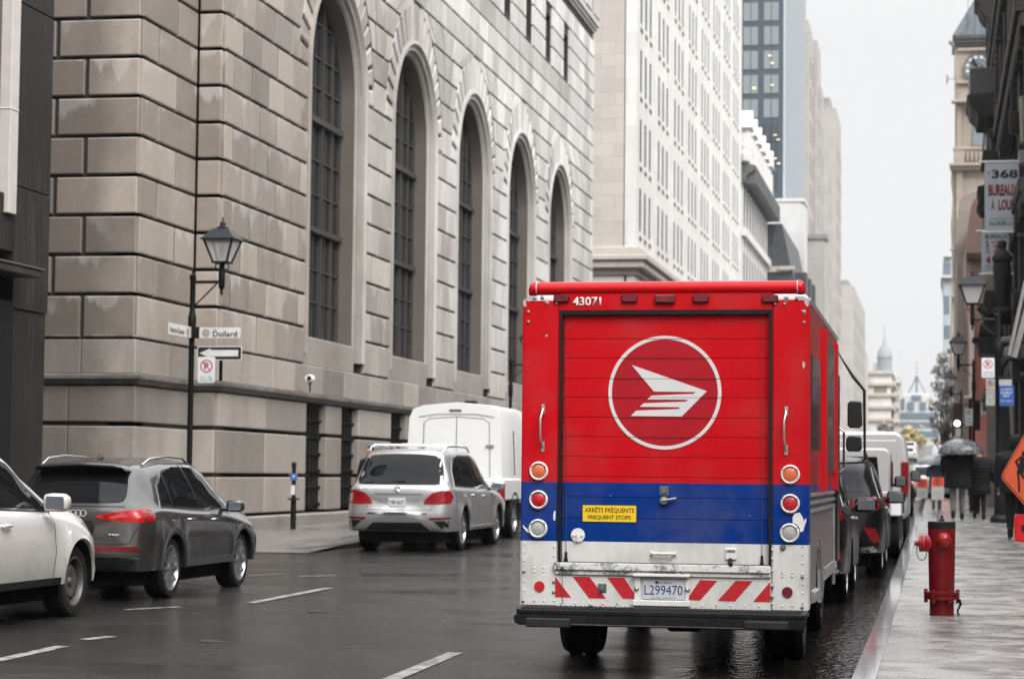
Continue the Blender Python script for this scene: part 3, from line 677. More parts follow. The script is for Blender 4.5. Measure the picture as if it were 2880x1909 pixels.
side_block('brown_frontage', 'low brown frontage on the right pavement beside and behind the viewpoint', 5.6, 18, -60, 50, 9, -1)
side_block('brown_frontage', 'tall brown frontage on the left side of the street behind the viewpoint', -26, -13.7, -60, 3.8, 10, 1)
side_block('brown_frontage', 'brown building far behind the viewpoint, right of the street end', -7, 4, -95, -75, 7, 1)
# ================================================================ far buildings, left side
def bld(name, label, loc, cat='building', group=None): return thing(name, loc, label, cat, group)
def inst(src, parent, loc):
    c = src.copy(); C.objects.link(c); c.parent = parent; c.location = Vector(loc)-parent_loc(parent); return c
def panel_mat(name, base, var, sx_, sz_, rough=.7):
    """large cut-stone cladding: flat world-aligned slabs of differing tone"""
    m, nt, N, L, b = newmat(name); pos = geo_pos(N)
    s = N('ShaderNodeSeparateXYZ'); L(pos, s.inputs[0]); cv = N('ShaderNodeCombineXYZ')
    L(math_node(N, L, 'ADD', s.outputs['X'], s.outputs['Y']), cv.inputs[0]); L(s.outputs['Z'], cv.inputs[1])
    br = N('ShaderNodeTexBrick'); br.inputs['Scale'].default_value = 1; br.inputs['Brick Width'].default_value = sx_; br.inputs['Row Height'].default_value = sz_; br.inputs['Mortar Size'].default_value = .02
    br.inputs['Color1'].default_value = (*[c*(1-var) for c in base], 1); br.inputs['Color2'].default_value = (*[min(1, c*(1+var)) for c in base], 1); br.inputs['Mortar'].default_value = (*[c*(1-var*2) for c in base], 1)
    L(cv.outputs[0], br.inputs['Vector'])
    n = noise(N, L, pos, .35, 5, .6); n2 = noise(N, L, mapping(N, L, pos, (2, 2, .2)), 1, 4)
    mr = N('ShaderNodeMapRange'); mr.inputs['To Min'].default_value = .8; mr.inputs['To Max'].default_value = 1.18; L(math_node(N, L, 'ADD', math_node(N, L, 'MULTIPLY', n, .5), math_node(N, L, 'MULTIPLY', n2, .5)), mr.inputs['Value'])
    vm = N('ShaderNodeVectorMath'); vm.operation = 'SCALE'; L(br.outputs[0], vm.inputs[0]); L(mr.outputs[0], vm.inputs['Scale']); L(vm.outputs[0], b.inputs['Base Color']); b.inputs['Roughness'].default_value = rough
    return m
M_SLAB = panel_mat('beige_slab_cladding', (.45, .41, .375), .06, 1.3, .6)
M_PALE = panel_mat('pale_limestone', (.62, .61, .59), .05, 1.8, 1.1)
M_GREYST = panel_mat('weathered_limestone', (.44, .40, .36), .1, 1.6, .9)
M_WG2 = glass_dark('blue_grey_window_glass', (.03, .042, .055), .5, .08)
# --- white office block with rows of triple windows
X2, Y20, Y21, T2 = -13.6, 100.4, 156.2, 40.0
B2 = bld('white_office_block', 'tall white office block with close rows of narrow windows and a plain beige end wall', (X2, Y20, gz(100)))
b = MB(); b.box(X2-22, X2-.55, Y20-.02, Y21, 12, T2); b.build('end_wall', M_SLAB, B2)
b = MB()
nb = 8; bw = (Y21-Y20-.8)/nb; fl = 3.28; zb0 = 11.9
# front: solid piers + spandrels (windows are set back between them)
piers = []
for i in range(nb):
    y = Y20+1.0+i*bw
    for k in range(3): piers.append((y+.35+k*1.72, y+.35+k*1.72+.80))
prev = Y20
for a, c in piers: b.box(X2-.5, X2+.001*(1), prev, a, 12, T2); prev = c
b.box(X2-.5, X2, prev, Y21, 12, T2)
for a, c in piers:
    z = zb0
    while z < T2-1: b.box(X2-.45, X2-.02, a, c, z-.26, z+1.0); z += fl
for i in range(nb+1):
    y = Y20+.35+i*bw
    b.box(X2, X2+.02, y-.35 if i else Y20, y+.55, 12, T2)
z = zb0
while z < T2-1:
    for i in range(nb): [b.box(X2, X2+.03, Y20+1.0+i*bw+.35+k*1.72, Y20+1.0+i*bw+1.15+k*1.72, z+.62, z+.76, 1) for k in range(3)]
    z += fl
b.build('front_wall', [M_PALE, mat('dark_sill_stone', (.16, .14, .125), .8)], B2)  # second material: dark strips below the window sills
wm = MB(); 
for k in range(3): wm.box(-.06, -.04, .35+k*1.72, 1.15+k*1.72, 0, 2.02)
for k in range(3): wm.box(-.04, -.035, .72+k*1.72, .76+k*1.72, 0, 2.02)
w0 = None
for i in range(nb):
    z = zb0+1.0
    while z < T2-2:
        if w0 is None: w0 = wm.build('window', M_WG2, B2, world=False); w0.location = Vector((X2, Y20+1.0+i*bw, z))-B2.location
        elif z < 16+ (i+1)*2.9+6: inst(w0, B2, (X2, Y20+1.0+i*bw, z))
        z += fl
b = MB(); b.box(X2-22, X2-.4, Y20, Y21, gz(100)-.5, 11.0)
for i in range(8): b.box(X2-.5, X2, Y20+i*7, Y20+i*7+2.0, 0, 9.3)
b.box(X2-.5, X2, Y20, Y21, 9.3, 11); b.build('base_storey', M_PALE, B2)
b = MB()
for d, z0, z1 in ((.15, 10.7, 11.0), (.45, 11.0, 11.35), (.6, 11.35, 11.6), (.2, 11.6, 12.0)): b.box(X2-22, X2+d, Y20-d, Y21, z0, z1)
b.build('base_cornice', M_GREYST, B2, bevel=.04)
# --- ornate mansard building
X3 = -13.6
B3 = bld('ornate_corniced_building', 'narrow ornate white stone building with a heavy bracketed cornice and carved dormers', (X3, 156.5, gz(156)))
b = MB(); b.box(X3-14, X3-.4, 156.4, 181, 0, 24.2)
for i in range(10):
    y = 156.6+i*2.5; b.box(X3-.4, X3+.10, y, y+.75, 0, 22.3)
for z in (6, 10.2, 14.3, 18.6): b.box(X3-.4, X3+.35, 156.4, 181, z, z+.6)
b.build('wall', M_PALE, B3)
b = MB(); b.box(-.3, .06, 0, 1.35, 0, 2.6); wn = b.build('window', M_WG2, B3, world=False); first = True
for i in range(9):
    for z in (10.9, 15.0, 19.3):
        if first: wn.location = Vector((X3, 157.4+i*2.5, z))-B3.location; first = False
        else: inst(wn, B3, (X3, 157.4+i*2.5, z))
b = MB(); b.prism([(X3-.3, 22.2), (X3+.3, 22.4), (X3+.4, 22.9), (X3+1.05, 23.3), (X3+1.05, 23.6), (X3-.3, 23.9)], 'y', 156.3, 181)
for i in range(18): b.box(X3, X3+1.1, 156.6+i*1.37, 157.1+i*1.37, 22.3, 23.2)
b.build('bracketed_cornice', mat('grimy_stone_cornice', (.10, .10, .105), .7, var=.3, scale=2), B3, bevel=.03)
b = MB(); b.prism([(X3-.2, 23.8), (X3-1.6, 28.2), (X3-10, 28.4), (X3-10, 23.8)], 'y', 156.5, 181); b.build('roof', mat('pale_metal_roof', (.55, .56, .57), .5, var=.15), B3)
random.seed(3)
b = MB()
for i in range(6):
    y = 158+i*4; b.box(X3-1.6, X3+.5, y-.9, y+.9, 23.9, 26.4); b.prism([(y-1.3, 26.4), (y+1.3, 26.4), (y+.9, 27.2), (y, 27.8), (y-.9, 27.2)], 'x', X3-1.6, X3+.7)
    for s in (-1, 1): b.lathe([(.3, 0), (.34, .5), (.15, .8), (.22, 1.1), (.02, 1.5)], (X3+.3, y+s*1.8, 23.9), n=7); b.box(X3-.1, X3+.6, y+s*1.05-.2, y+s*1.05+.2, 23.9, 26.0)
b.build('dormer', M_PALE, B3, bevel=.04)
# --- dark glass tower with ribbed side
Y4 = 209
B4 = bld('dark_glass_tower', 'blue-black glass office tower with lit rooms and a pale vertically ribbed side', (-14, Y4, 2.9))
M_TWR = mat('dark_tower_cladding', (.055, .075, .095), .35, var=.12, scale=.4)
b = MB(); b.box(-40, -14.15, Y4, 243, 2, 74); b.build('wall', M_TWR, B4)
b = MB()
for i in range(11): b.box(-14.15, -14.07, Y4+i*3.15+.1, Y4+i*3.15+1.9, 27, 74)
b.box(-14.2, -14.06, Y4-.02, Y4+.35, 27, 74); b.build('pale_rib', mat('pale_rib_metal', (.42, .44, .46), .9, .0, var=.06, spec=.1), B4)
b = MB(); b.box(-14.16, -14.1, Y4+.3, 243.6, 27, 74); b.build('shade_strip', mat('rib_shade_strip', (.14, .16, .18), .9, var=.1, spec=.1), B4)  # dark strip colour stands in for the shade between ribs
M_TWIN = glass_dark('tower_window', (.22, .24, .25), .2, .5); M_TDIM = glass_dark('tower_window_dim', (.05, .06, .07), .15)
mlit = mat('lit_room', (1, .82, .6), .5, emit=.3)
wa = MB().box(0, .66, -.06, 0, 0, 1.75).box(.74, 1.4, -.06, 0, 0, 1.75); tw = None; td = None
random.seed(11)
for j in range(20):
    for i in range(3):
        xx = atY(2148-58*i, 300, Y4).x; z = atY(2148, 263, Y4).z+(j-8)*2.33
        if z > 62: continue
        isd = j < 7
        if (td if isd else tw) is None:
            o = wa.build('window', M_TDIM if isd else M_TWIN, B4, world=False); o.location = Vector((xx, Y4-.02, z))-B4.location
            if isd: td = o
            else: tw = o
        else: inst(td if isd else tw, B4, (xx, Y4-.02, z))
for i, (x_, y_) in enumerate(((2121, 250), (2165, 157), (2172, 178), (2121, 247), (2172, 240), (2180, 380), (2189, 393), (2172, 434), (2180, 446), (2190, 460))):
    p = atY(x_, y_, Y4-.12); b = MB().box(p.x-.16, p.x+.16, p.y-.05, p.y, p.z-.05, p.z+.05)
    b.build('lit_lamp', mlit, B4)
# podium
P4 = bld('grey_podium_block', 'low plain grey block standing against the foot of the dark glass tower', (-14, 204, 2.8))
b = MB(); b.box(-40, -12.2, 204, 208.8, 2, 26.9); b.box(-12.19, -11.9, 204, 208.8, 2, 26.6); b.build('wall', panel_mat('pale_grey_render', (.56, .56, .56), .04, 3, 1.5), P4)
b = MB(); b.box(-40, -11.85, 203.9, 208.9, 26.9, 27.2); b.build('coping', M_PALE, P4)
# brown gabled
B5 = bld('brown_gabled_building', 'small brown building with a steep sloping party wall and dark dormers', (-13.6, 175.4, 2.2))
M_BRN = mat('brown_render', (.22, .175, .135), .85, var=.15, scale=1)
b = MB()
p0, p1, p2, p3 = atY(2140, 640, 181.5), atY(2200, 638, 181.5), atY(2222, 745, 181.5), atY(2248, 800, 181.5)
zl = 1
b.prism([(p0.x-6, zl), (p3.x, zl), (p3.x, p3.z-1), (p2.x, p2.z), (p1.x, p1.z), (p0.x-6, p0.z)], 'y', 181.5, 182.2); b.build('party_wall', M_BRN, B5)
b = MB(); b.box(p0.x-6, p3.x-.3, 182.2, 203.5, zl, 15); b.build('wall', M_GREYST, B5)
b = MB(); b.prism([(p0.x-6, 15), (p3.x+.1, 15), (p3.x, p3.z-1), (p2.x, p2.z+.15), (p1.x, p1.z+.25), (p0.x-6, p0.z+.25)], 'y', 181.3, 203.4)
for i in range(3): b.box(p2.x-1, p2.x+1.2, 184+i*6, 186.5+i*6, 15.5, 18.5)
b.build('dark_roof', mat('dark_slate', (.05, .055, .06), .5, var=.3), B5, bevel=.03)
b = MB(); q0 = atY(2150, 750, 181.4); q1 = atY(2222, 765, 181.4); b.box(q0.x, q1.x, 181.2, 181.5, q1.z, q0.z); b.box(q0.x+1.2, q1.x+.4, 180.9, 181.5, q0.z-.3, q0.z); b.build('stone_patch', M_GREYST, B5)
# --- stepped art deco tower
B6 = bld('stepped_stone_tower', 'tall stepped art deco stone tower narrowing in stages above the street', (-14, 241, 3.5))
M_DEC = panel_mat('deco_limestone', (.38, .36, .335), .06, 2.0, 1.2); M_DEC2 = mat('deco_dark_crest', (.23, .23, .23), .7, var=.25, scale=.5)
def deco(y0, y1, zt, xr=-14, dep=14, crest=3.0):
    b = MB(); b.box(xr-dep, xr-.07, y0, y1, 3, zt-crest)
    n = max(2, int((y1-y0)/3.2))
    for i in range(n): a = lerp(y0, y1, i/n); c = lerp(y0, y1, (i+.62)/n); b.box(xr-.4, xr, a, c, 3, zt-crest*.6)
    m_ = max(2, int(dep/3.2))
    for i in range(m_): a = xr-lerp(0, dep, (i+.62)/m_); c = xr-lerp(0, dep, i/m_); b.box(a, c-.02, y0-.4, y0, 3, zt-crest*.6)
    b.build('shaft', M_DEC, B6)
    b = MB(); b.box(xr-dep+.5, xr-.9, y0+.6, y1-.8, zt-crest, zt)
    b.box(xr-dep+.2, xr-.5, y0+.3, y1-.4, zt-crest, zt-crest*.45); b.build('crest', M_DEC2, B6, bevel=.15)
    # windows in the recesses
    for i in range(n):
        a = lerp(y0, y1, (i+.66)/n); c = lerp(y0, y1, (i+.96)/n); w_ = MB(); z = 10
        while z < zt-6: w_.box(xr-.06, xr-.02, a, c, z, z+2.4); z += 3.6
        w_.build('window_column', M_WG2, B6)
    for i in range(m_):
        a = xr-lerp(0, dep, (i+.96)/m_); c = xr-lerp(0, dep, (i+.66)/m_); w_ = MB(); z = 9
        while z < zt-5: w_.box(a-.3, c+.1, y0-.44, y0-.41, z, z+2.5); z += 3.6
        w_.build('window_column', M_WG2, B6)
for cx_, cy_, yb_, dp_ in ((2275, 14, 252, 7), (2302, 74, 272, 8), (2332, 352, 296, 8), (2352, 270, 328, 8), (2312, 205, 276, 6), (2402, 785, 442, 11)):
    q = atX(cx_, cy_, -13.7); deco(q.y, yb_, q.z, -13.7-(.02*(cx_ % 7)), dp_, 3 if cy_ < 300 else 2)
# block in front at lower left of deco tower
B7 = bld('plain_stone_annex', 'plain flat-topped stone annex in front of the stepped stone tower', (-13, 212, 3))
q = atY(2320, 672, 240); b = MB(); b.box(-26, q.x, 240, 243.4, 3, q.z); b.build('wall', M_DEC, B7)
b = MB(); b.box(-26, q.x+.25, 239.8, 243.5, q.z, q.z+.5); b.build('coping', M_DEC2, B7)
# --- white domed and corniced buildings at the far end
def pbox(b, x0, y0, x1, y1, Y, d): # pixel box on plane Y with depth d
    p, q = atY(x0, y0, Y), atY(x1, y1, Y); b.box(p.x, q.x, Y, Y+d, q.z, p.z); return p, q
B8 = bld('white_corniced_corner_building', 'white stone corner building with stepped cornices at the far end of the street', atY(2490, 1300, 470))
b = MB(); pbox(b, 2420, 1050, 2506, 1330, 470, 30); pa = atY(2506, 1115, 470); 
Xs = pa.x; b.build('wall', M_PALE, B8)
b = MB()
for y_, d in ((1048, .5), (1080, .9), (1110, .9), (1145, .5), (1180, .4)):
    z = atY(2500, y_, 470).z; b.box(Xs-7, Xs+d, 469.4, 501, z-.35, z+.35)
b.build('cornice', M_GREYST, B8, bevel=.05)
b = MB(); b.box(-.02, .05, 0, 1.9, 0, 2.3); wn = b.build('window', M_WG2, B8, world=False); wn.location = Vector((Xs, 471.5, 10.5))-B8.location
for k in range(7):
    for z in (10.5, 14.2, 18):
        if k or z > 11: inst(wn, B8, (Xs, 471.5+k*4, z))
b = MB(); pbox(b, 2458, 1086, 2494, 1106, 469.9, .05); b.build('brown_panel', M_BRN, B8)
B8b = bld('side_wing_with_balconies', 'pale facade with small balconies between the white corner building and the domed tower', (Xs, 500, 8))
b = MB(); p, q = pbox(b, 2400, 1060, 2532, 1340, 560, 20); 
for y_ in (1075, 1110, 1145, 1185, 1220): z = atY(2500, y_, 560).z; b.box(p.x, q.x+.5, 559, 560, z-.25, z+.25)
b.build('wall', M_GREYST, B8b)
TD = 620
B9 = bld('domed_tower', 'grey domed tower with a tall thin spire above the far rooftops', atY(2487, 1110, TD))
M_DOME = mat('grey_dome_stone', (.24, .26, .28), .7, var=.1)
c = atY(2488, 1000, TD); s = TD/FPX
def zz_(y): return atY(2488, y, TD).z
b = MB(); b.lathe([(20*s, zz_(1062)), (20*s, zz_(1008)), (22*s, zz_(1006)), (21*s, zz_(1000)), (19*s, zz_(992)), (14*s, zz_(980)), (8*s, zz_(971)), (6.5*s, zz_(963)), (5.5*s, zz_(962)), (3.5*s, zz_(956)), (1.6*s, zz_(950)), (1.0*s, zz_(930)), (.2*s, zz_(910))], (c.x, TD, 0), n=20, m=0); b.build('dome', M_DOME, B9, smooth=40)
b = MB(); pbox(b, 2455, 1020, 2476, 1110, TD+3, 8); pbox(b, 2459, 1045, 2520, 1115, TD-3, 6); b.build('wall', M_PALE, B9)
A = bld('masted_building', 'distant pale blue-grey building closing the street under a tall triangular mast frame', atY(2585, 1290, 500))
b = MB(); p, q = pbox(b, 2528, 1112, 2640, 1330, 500, 20); pbox(b, 2540, 1104, 2612, 1114, 501, 15); b.build('wall', mat('pale_far_wall', (.50, .50, .49), .7, var=.05), A)
b = MB()
for x0, y0, x1, y1 in ((2564, 1111, 2591, 1124), (2553, 1130, 2571, 1152), (2587, 1130, 2604, 1152), (2535, 1120, 2544, 1150), (2532, 1160, 2640, 1176), (2532, 1186, 2640, 1200), (2532, 1212, 2640, 1226)): pbox(b, x0, y0, x1, y1, 499.7, .2)
b.build('window', mat('far_blue_glass', (.13, .18, .23), .3, var=.1), A)
b = MB(); t_ = atY(2578, 1058, 505)
for x, y in ((2553, 1110), (2606, 1110)): e = atY(x, y, 505); b.tube([e, t_], .2, 6)
e = atY(2578, 1110, 505); b.tube([e, t_], .28, 6); b.tube([t_, atY(2578, 1015, 505)], .06, 5); b.box(t_.x-.4, t_.x+.4, 504.6, 505.4, t_.z-.5, t_.z)
b.build('mast', mat('grey_mast_steel', (.2, .22, .24), .4, .3), A)
b = MB(); f_ = atY(2577, 1013, 505); b.prism([(f_.x, f_.z), (f_.x, f_.z-.9), (f_.x-.5, f_.z-1.6), (f_.x-.45, f_.z-.6)], 'y', 504.98, 505.02); b.build('flag', mat('faded_flag', (.5, .42, .42), .8), A)
# infill low blocks along the left street line (seen between roofs)
B10 = bld('low_grey_infill_building', 'low grey stone building continuing the street line beyond the stepped tower', (-13.9, 441, 7))
b = MB(); b.box(-26, -13.9, 441, 469, 6, 27); b.build('wall', M_GREYST, B10)

# ================================================================ right side
M_DST = mat('soot_black_carved_stone', (.022, .020, .019), .75, var=.45, scale=1.4, bump=.6, bscale=5)
M_DST2 = mat('dark_brown_stone', (.06, .054, .05), .8, var=.3, scale=1.1, bump=.4, bscale=7)
XR = 2.3
D = bld('dark_carved_stone_building', 'soot-black carved stone building with cornices and banners on the right side', (XR, 58, .4))
b = MB(); [b.box(XR+.3, 14, y0, y1, 0, h) for y0, y1, h in ((58, 72, 15.5), (72, 86, 19), (86, 104, 23.5))]; b.build('wall', M_DST2, D)
b = MB()
for y in yr(58.5, 103, 4.4):
    b.box(XR, XR+.3, y, y+.9, .2, 15.5 if y < 71 else 19 if y < 85 else 23.5)
for z, d in ((4.6, .55), (5.0, .75), (8.6, .4), (8.9, .6), (13.2, .45), (13.6, .8), (17.8, .4), (18.2, .7)):
    b.box(XR-d*.35, XR+.35, 58 if z < 15 else 72, 104, z, z+.38)
for y in yr(58.5, 103, 1.1):
    for z in (8.3, 12.9, 17.5): b.box(XR-.15, XR+.3, y, y+.45, z, z+.3)
b.build('cornice', M_DST, D, bevel=.03)
def rp(x, y, Y): return atY(x, y, Y)
def profile_bracket(name, pts, Y, dep, mat_=M_DST, bev=.03):
    b = MB(); b.prism([(rp(x, y, Y).x, rp(x, y, Y).z) for x, y in pts], 'y', Y, Y+dep); return b.build(name, mat_, D, bevel=bev)
Yc = 92
profile_bracket('roof_console', [(2742, -60), (2742, 4), (2752, 12), (2756, 25), (2761, 35), (2768, 44), (2776, 50), (2781, 60), (2782, 78), (2790, 90), (2796, 98), (2803, 92), (2810, 80), (2830, 70), (2850, 40), (2850, -60)], 84, 2.2)
profile_bracket('oriel_box', [(2727, 191), (2728, 265), (2800, 265), (2800, 188)], 86, 3, mat('slate_grey_lead', (.05, .05, .052), .5, var=.15))
profile_bracket('oriel_corbel', [(2719, 266), (2720, 276), (2726, 282), (2731, 300), (2745, 312), (2751, 330), (2790, 330), (2810, 300), (2810, 266)], 85, 4)
profile_bracket('window_hood', [(2778, 366), (2777, 378), (2784, 388), (2790, 402), (2830, 408), (2830, 356), (2790, 360)], 80, 2)
profile_bracket('carved_ledge', [(2765, 420), (2760, 457), (2840, 457), (2840, 418), (2813, 424), (2790, 423)], 76, 2.5)
profile_bracket('dark_hood', [(2749, 523), (2748, 545), (2754, 560), (2746, 585), (2760, 603), (2790, 603), (2790, 520), (2765, 520)], 74, 1.2)
profile_bracket('dentil_course', [(2797+((i % 2)*6 if True else 0), 90+i*9) for i in range(27)]+[(2850, 330), (2850, 90)], 82, 1.2)
profile_bracket('leaning_banner_frame', [(2808, 420), (2840, 232), (2846, 224), (2872, 224), (2874, 240), (2850, 440), (2812, 440)], 66, .5, BLACK)
# tall window strips: lighter stone pilasters seen between the dark parts
for nm, pts, Y in (('pilaster', [(2853, -10), (2872, -10), (2876, 140), (2858, 150)], 62), ('pilaster', [(2776, 330), (2768, 430), (2762, 420), (2768, 330)], 90),
                   ('pilaster', [(2868, 270), (2880, 270), (2890, 400), (2872, 400)], 60)):
    profile_bracket(nm, pts, Y, .5, mat('pale_brown_stone', (.22, .20, .18), .8, var=.2, scale=2, bump=.2))
# urn
b = MB(); o = rp(2819, 870, 66); s = 66/FPX
b.lathe([(30*s, rp(2819, 880, 66).z), (30*s, rp(2819, 872, 66).z), (12*s, rp(2819, 862, 66).z), (14*s, rp(2819, 848, 66).z), (22*s, rp(2819, 800, 66).z), (25*s, rp(2819, 760, 66).z), (23*s, rp(2819, 738, 66).z), (28*s, rp(2819, 733, 66).z), (28*s, rp(2819, 724, 66).z), (17*s, rp(2819, 708, 66).z), (10*s, rp(2819, 700, 66).z), (13*s, rp(2819, 690, 66).z), (11*s, rp(2819, 680, 66).z), (3*s, rp(2819, 674, 66).z)], (o.x, 66, 0), n=16)
b.build('stone_urn', M_DST, D, smooth=40)
profile_bracket('entrance_ledge', [(2770, 815), (2768, 835), (2780, 838), (2765, 842), (2765, 850), (2775, 862), (2780, 870), (2865, 875), (2865, 812)], 66, 2.2)
profile_bracket('carved_bracket', [(2754, 857), (2762, 855), (2764, 880), (2772, 895), (2790, 905), (2850, 905), (2850, 870), (2770, 868)], 68, 1.5)
profile_bracket('lower_ledge', [(2734, 948), (2736, 953), (2748, 960), (2752, 975), (2754, 992), (2800, 1000), (2850, 1000), (2850, 944), (2800, 945)], 70, 2)
profile_bracket('lower_corbel', [(2754, 992), (2775, 1010), (2785, 1030), (2850, 1030), (2850, 990)], 70, 1.5, M_DST2)
profile_bracket('upper_ledge', [(2755, 920), (2757, 912), (2762, 905), (2800, 902), (2820, 905), (2820, 945), (2752, 944)], 70, 1.4)
b = MB(); b.tube([rp(2838, 1000, 58), rp(2884, 790, 58)], .05, 6); b.tube([rp(2852, 1005, 58), rp(2890, 860, 58)], .08, 6); b.build('awning_arm', mat('grey_metal_arm', (.22, .21, .2), .5), D)
profile_bracket('awning', [(2840, 1005), (2885, 800), (2960, 780), (2960, 1010)], 59, 2.0, mat('dark_awning', (.018, .018, .02), .7))
profile_bracket('shop_fascia', [(2845, 1010), (2845, 1070), (2960, 1070), (2960, 1010)], 59.5, 1.0, mat('dark_fascia', (.025, .025, .027), .5))
text_mesh('shop_letter', 'M', WHITEP, D, rp(2875, 1051, 59.45), (1, 0, 0), (0, 0, 1), h=.11, off=.01)
profile_bracket('column_capital', [(2815, 948), (2818, 962), (2845, 962), (2848, 945)], 64, .6, mat('pale_brown_stone', (.22, .20, .18)))
profile_bracket('hanging_lantern', [(2826, 975), (2822, 1000), (2842, 1002), (2844, 975)], 63, .25, mat('pale_brown_stone', (.2, .2, .2)))
for x0, y0, x1, y1, Y in ((2774, 1138, 2803, 1434, 76), (2766, 600, 2780, 660, 80), (2772, 770, 2794, 818, 80)):
    b = MB(); p, q = rp(x0, y0, Y), rp(x1, y1, Y); n = 5; b.box(p.x+.02, q.x, Y+.06, Y+.3, q.z, p.z)
    for i in range(n): c_ = lerp(p.x, q.x, (i+.5)/n); b.box(c_-.035, c_+.035, Y, Y+.1, q.z, p.z)
    b.build('fluted_pilaster', mat('fluted_brown_stone', (.19, .165, .14), .7, var=.2), D, bevel=.012)
profile_bracket('ground_floor_wall', [(2800, 1010), (2960, 1010), (2960, 1440), (2800, 1440)], 72, 1, mat('dark_shop_wall', (.03, .03, .031), .6, var=.4, scale=2))
profile_bracket('shop_pier', [(2838, 1110), (2850, 1105), (2856, 1250), (2846, 1250)], 70, .4, mat('pale_brown_stone', (.2, .18, .16)))
random.seed(21)
for nm_, m_, n_ in (('carved_relief', M_DST, 70), ('weathered_relief', mat('pale_brown_stone', (.2, .18, .16)), 34)):
    for grp in range(n_//2):
        b = MB(); y_ = random.uniform(60, 102); z_ = random.uniform(5.5, 17 if y_ > 74 else 12.5); d_ = random.uniform(.05, .32 if nm_ == 'carved_relief' else .12); w_ = random.uniform(.2, .9); h_ = random.uniform(.12, .8)
        b.box(XR-d_, XR+.35, y_, y_+w_, z_, z_+h_); b.build(nm_, m_, D, bevel=.03)
# banners
def banner(px0, py0, px1, py1, Y, label, lines):
    p, q = rp(px0, py0, Y), rp(px1, py1, Y); t = thing('banner', (p.x, Y, q.z), label, 'banner', 'rental banners on the dark building')
    b = MB(); b.box(p.x+.01, q.x, Y-.008, Y+.008, q.z, p.z); b.build('cloth', mat('grey_blue_banner_vinyl', (.38, .41, .44), .45, var=.08, scale=1.2), t)
    for za, zb_, xa_ in ((p.z+.02, p.z+.03, p.x-.14), (q.z-.02, q.z-.02, p.x-.05)): b = MB(); b.tube([(xa_, Y, za), (q.x+.5, Y, zb_)], .031, 8); b.build('bar', mat('pale_banner_bar', (.6, .6, .6), .4), t)
    for s, x0, y0, x1, y1, col, off in lines:
        a, c = rp(x0, y0, Y), rp(x1, y1, Y); text_mesh('lettering', s, col, t, ((a.x+c.x)/2, Y-.012, (a.z+c.z)/2), (1, 0, 0), (0, 0, 1), w=abs(c.x-a.x), h=abs(a.z-c.z), off=off)
    return t
DRED = mat('dark_red_ink', (.20, .006, .012), .5)
GREYI = mat('grey_ink', (.09, .10, .11), .5)
banner(2768, 458, 2873, 650, 63, 'upper grey-blue vinyl banner reading LE 368 BUREAUX À LOUER', [('368', 2789, 478, 2863, 501, INK, .03), ('LE', 2776, 484, 2785, 490, INK, .01), ('BUREAUX', 2780, 519, 2863, 551, DRED, .045), ('À', 2787, 558, 2798, 591, DRED, .02), ('LOUER', 2808, 561, 2866, 591, DRED, .045), ('Information pour location', 2783, 612, 2870, 618, GREYI, 0), ('le368.com', 2784, 621, 2870, 634, INK, 0)])
banner(2759, 652, 2846, 768, 67.5, 'lower narrower banner with BUREAUX À LOUER and large red phone digits', [('BUREAUX', 2771, 660, 2834, 671, INK, .02), ('À  LOUER', 2771, 675, 2834, 685, INK, .02), ('2', 2793, 689, 2808, 713, DRED, .03), ('4', 2772, 719, 2786, 743, DRED, .03), ('2', 2791, 719, 2808, 743, DRED, .03), ('INFORMATION', 2772, 747, 2800, 751, GREYI, 0), ('5145', 2773, 754, 2800, 760, GREYI, 0)])
bb_ = bpy.data.objects['banner.001']; p = rp(2778, 700, 67.5); text_mesh('lettering', '514', DRED, bb_, (p.x, 67.488, p.z), (0, 0, 1), (-1, 0, 0), w=.27, h=.13, off=.02)
# brick party wall building
Bk = bld('red_brick_building', 'red brick building with a bare side wall and white corner strip, below the clock tower', (2, 108, .9))
m, nt, N_, L_, bq = newmat('old_red_brick'); pos = geo_pos(N_); s_ = N_('ShaderNodeSeparateXYZ'); L_(pos, s_.inputs[0]); cv = N_('ShaderNodeCombineXYZ'); L_(s_.outputs['X'], cv.inputs[0]); L_(s_.outputs['Z'], cv.inputs[1])
bt = N_('ShaderNodeTexBrick'); bt.inputs['Scale'].default_value = 1; bt.inputs['Brick Width'].default_value = .24; bt.inputs['Row Height'].default_value = .09; bt.inputs['Mortar Size'].default_value = .012
bt.inputs['Color1'].default_value = (.62, .13, .085, 1); bt.inputs['Color2'].default_value = (.5, .10, .07, 1); bt.inputs['Mortar'].default_value = (.3, .2, .17, 1); L_(cv.outputs[0], bt.inputs['Vector'])
n_ = noise(N_, L_, pos, .45, 4); rr_ = ramp(N_, [(.42, g3(0)), (.56, g3(1))]); L_(n_, rr_.inputs[0])
hz_ = N_('ShaderNodeMapRange'); hz_.inputs['From Min'].default_value = 8.2; hz_.inputs['From Max'].default_value = 9.4; L_(s_.outputs['Z'], hz_.inputs['Value'])
f_ = math_node(N_, L_, 'MULTIPLY', hz_.outputs[0], .75); L_(mixc(N_, L_, math_node(N_, L_, 'MAXIMUM', f_, math_node(N_, L_, 'MULTIPLY', rr_.outputs[0], .35)), bt.outputs[0], (.30, .25, .21)), bq.inputs['Base Color']); bq.inputs['Roughness'].default_value = .85
b = MB(); b.prism([(rp(x, y, 108).x, rp(x, y, 108).z) for x, y in ((2732, 1400), (2730, 880), (2716, 790), (2716, 690), (2722, 640), (2732, 575), (2742, 560), (2850, 545), (2850, 1400))], 'y', 108, 118); b.build('brick_wall', m, Bk)
b = MB(); p, q = rp(2727, 880, 107.6), rp(2740, 1118, 107.6); b.box(p.x, q.x, 107.6, 108.4, q.z, p.z); b.build('white_corner_strip', mat('white_painted_corner', (.62, .6, .58), .6, var=.05), Bk)
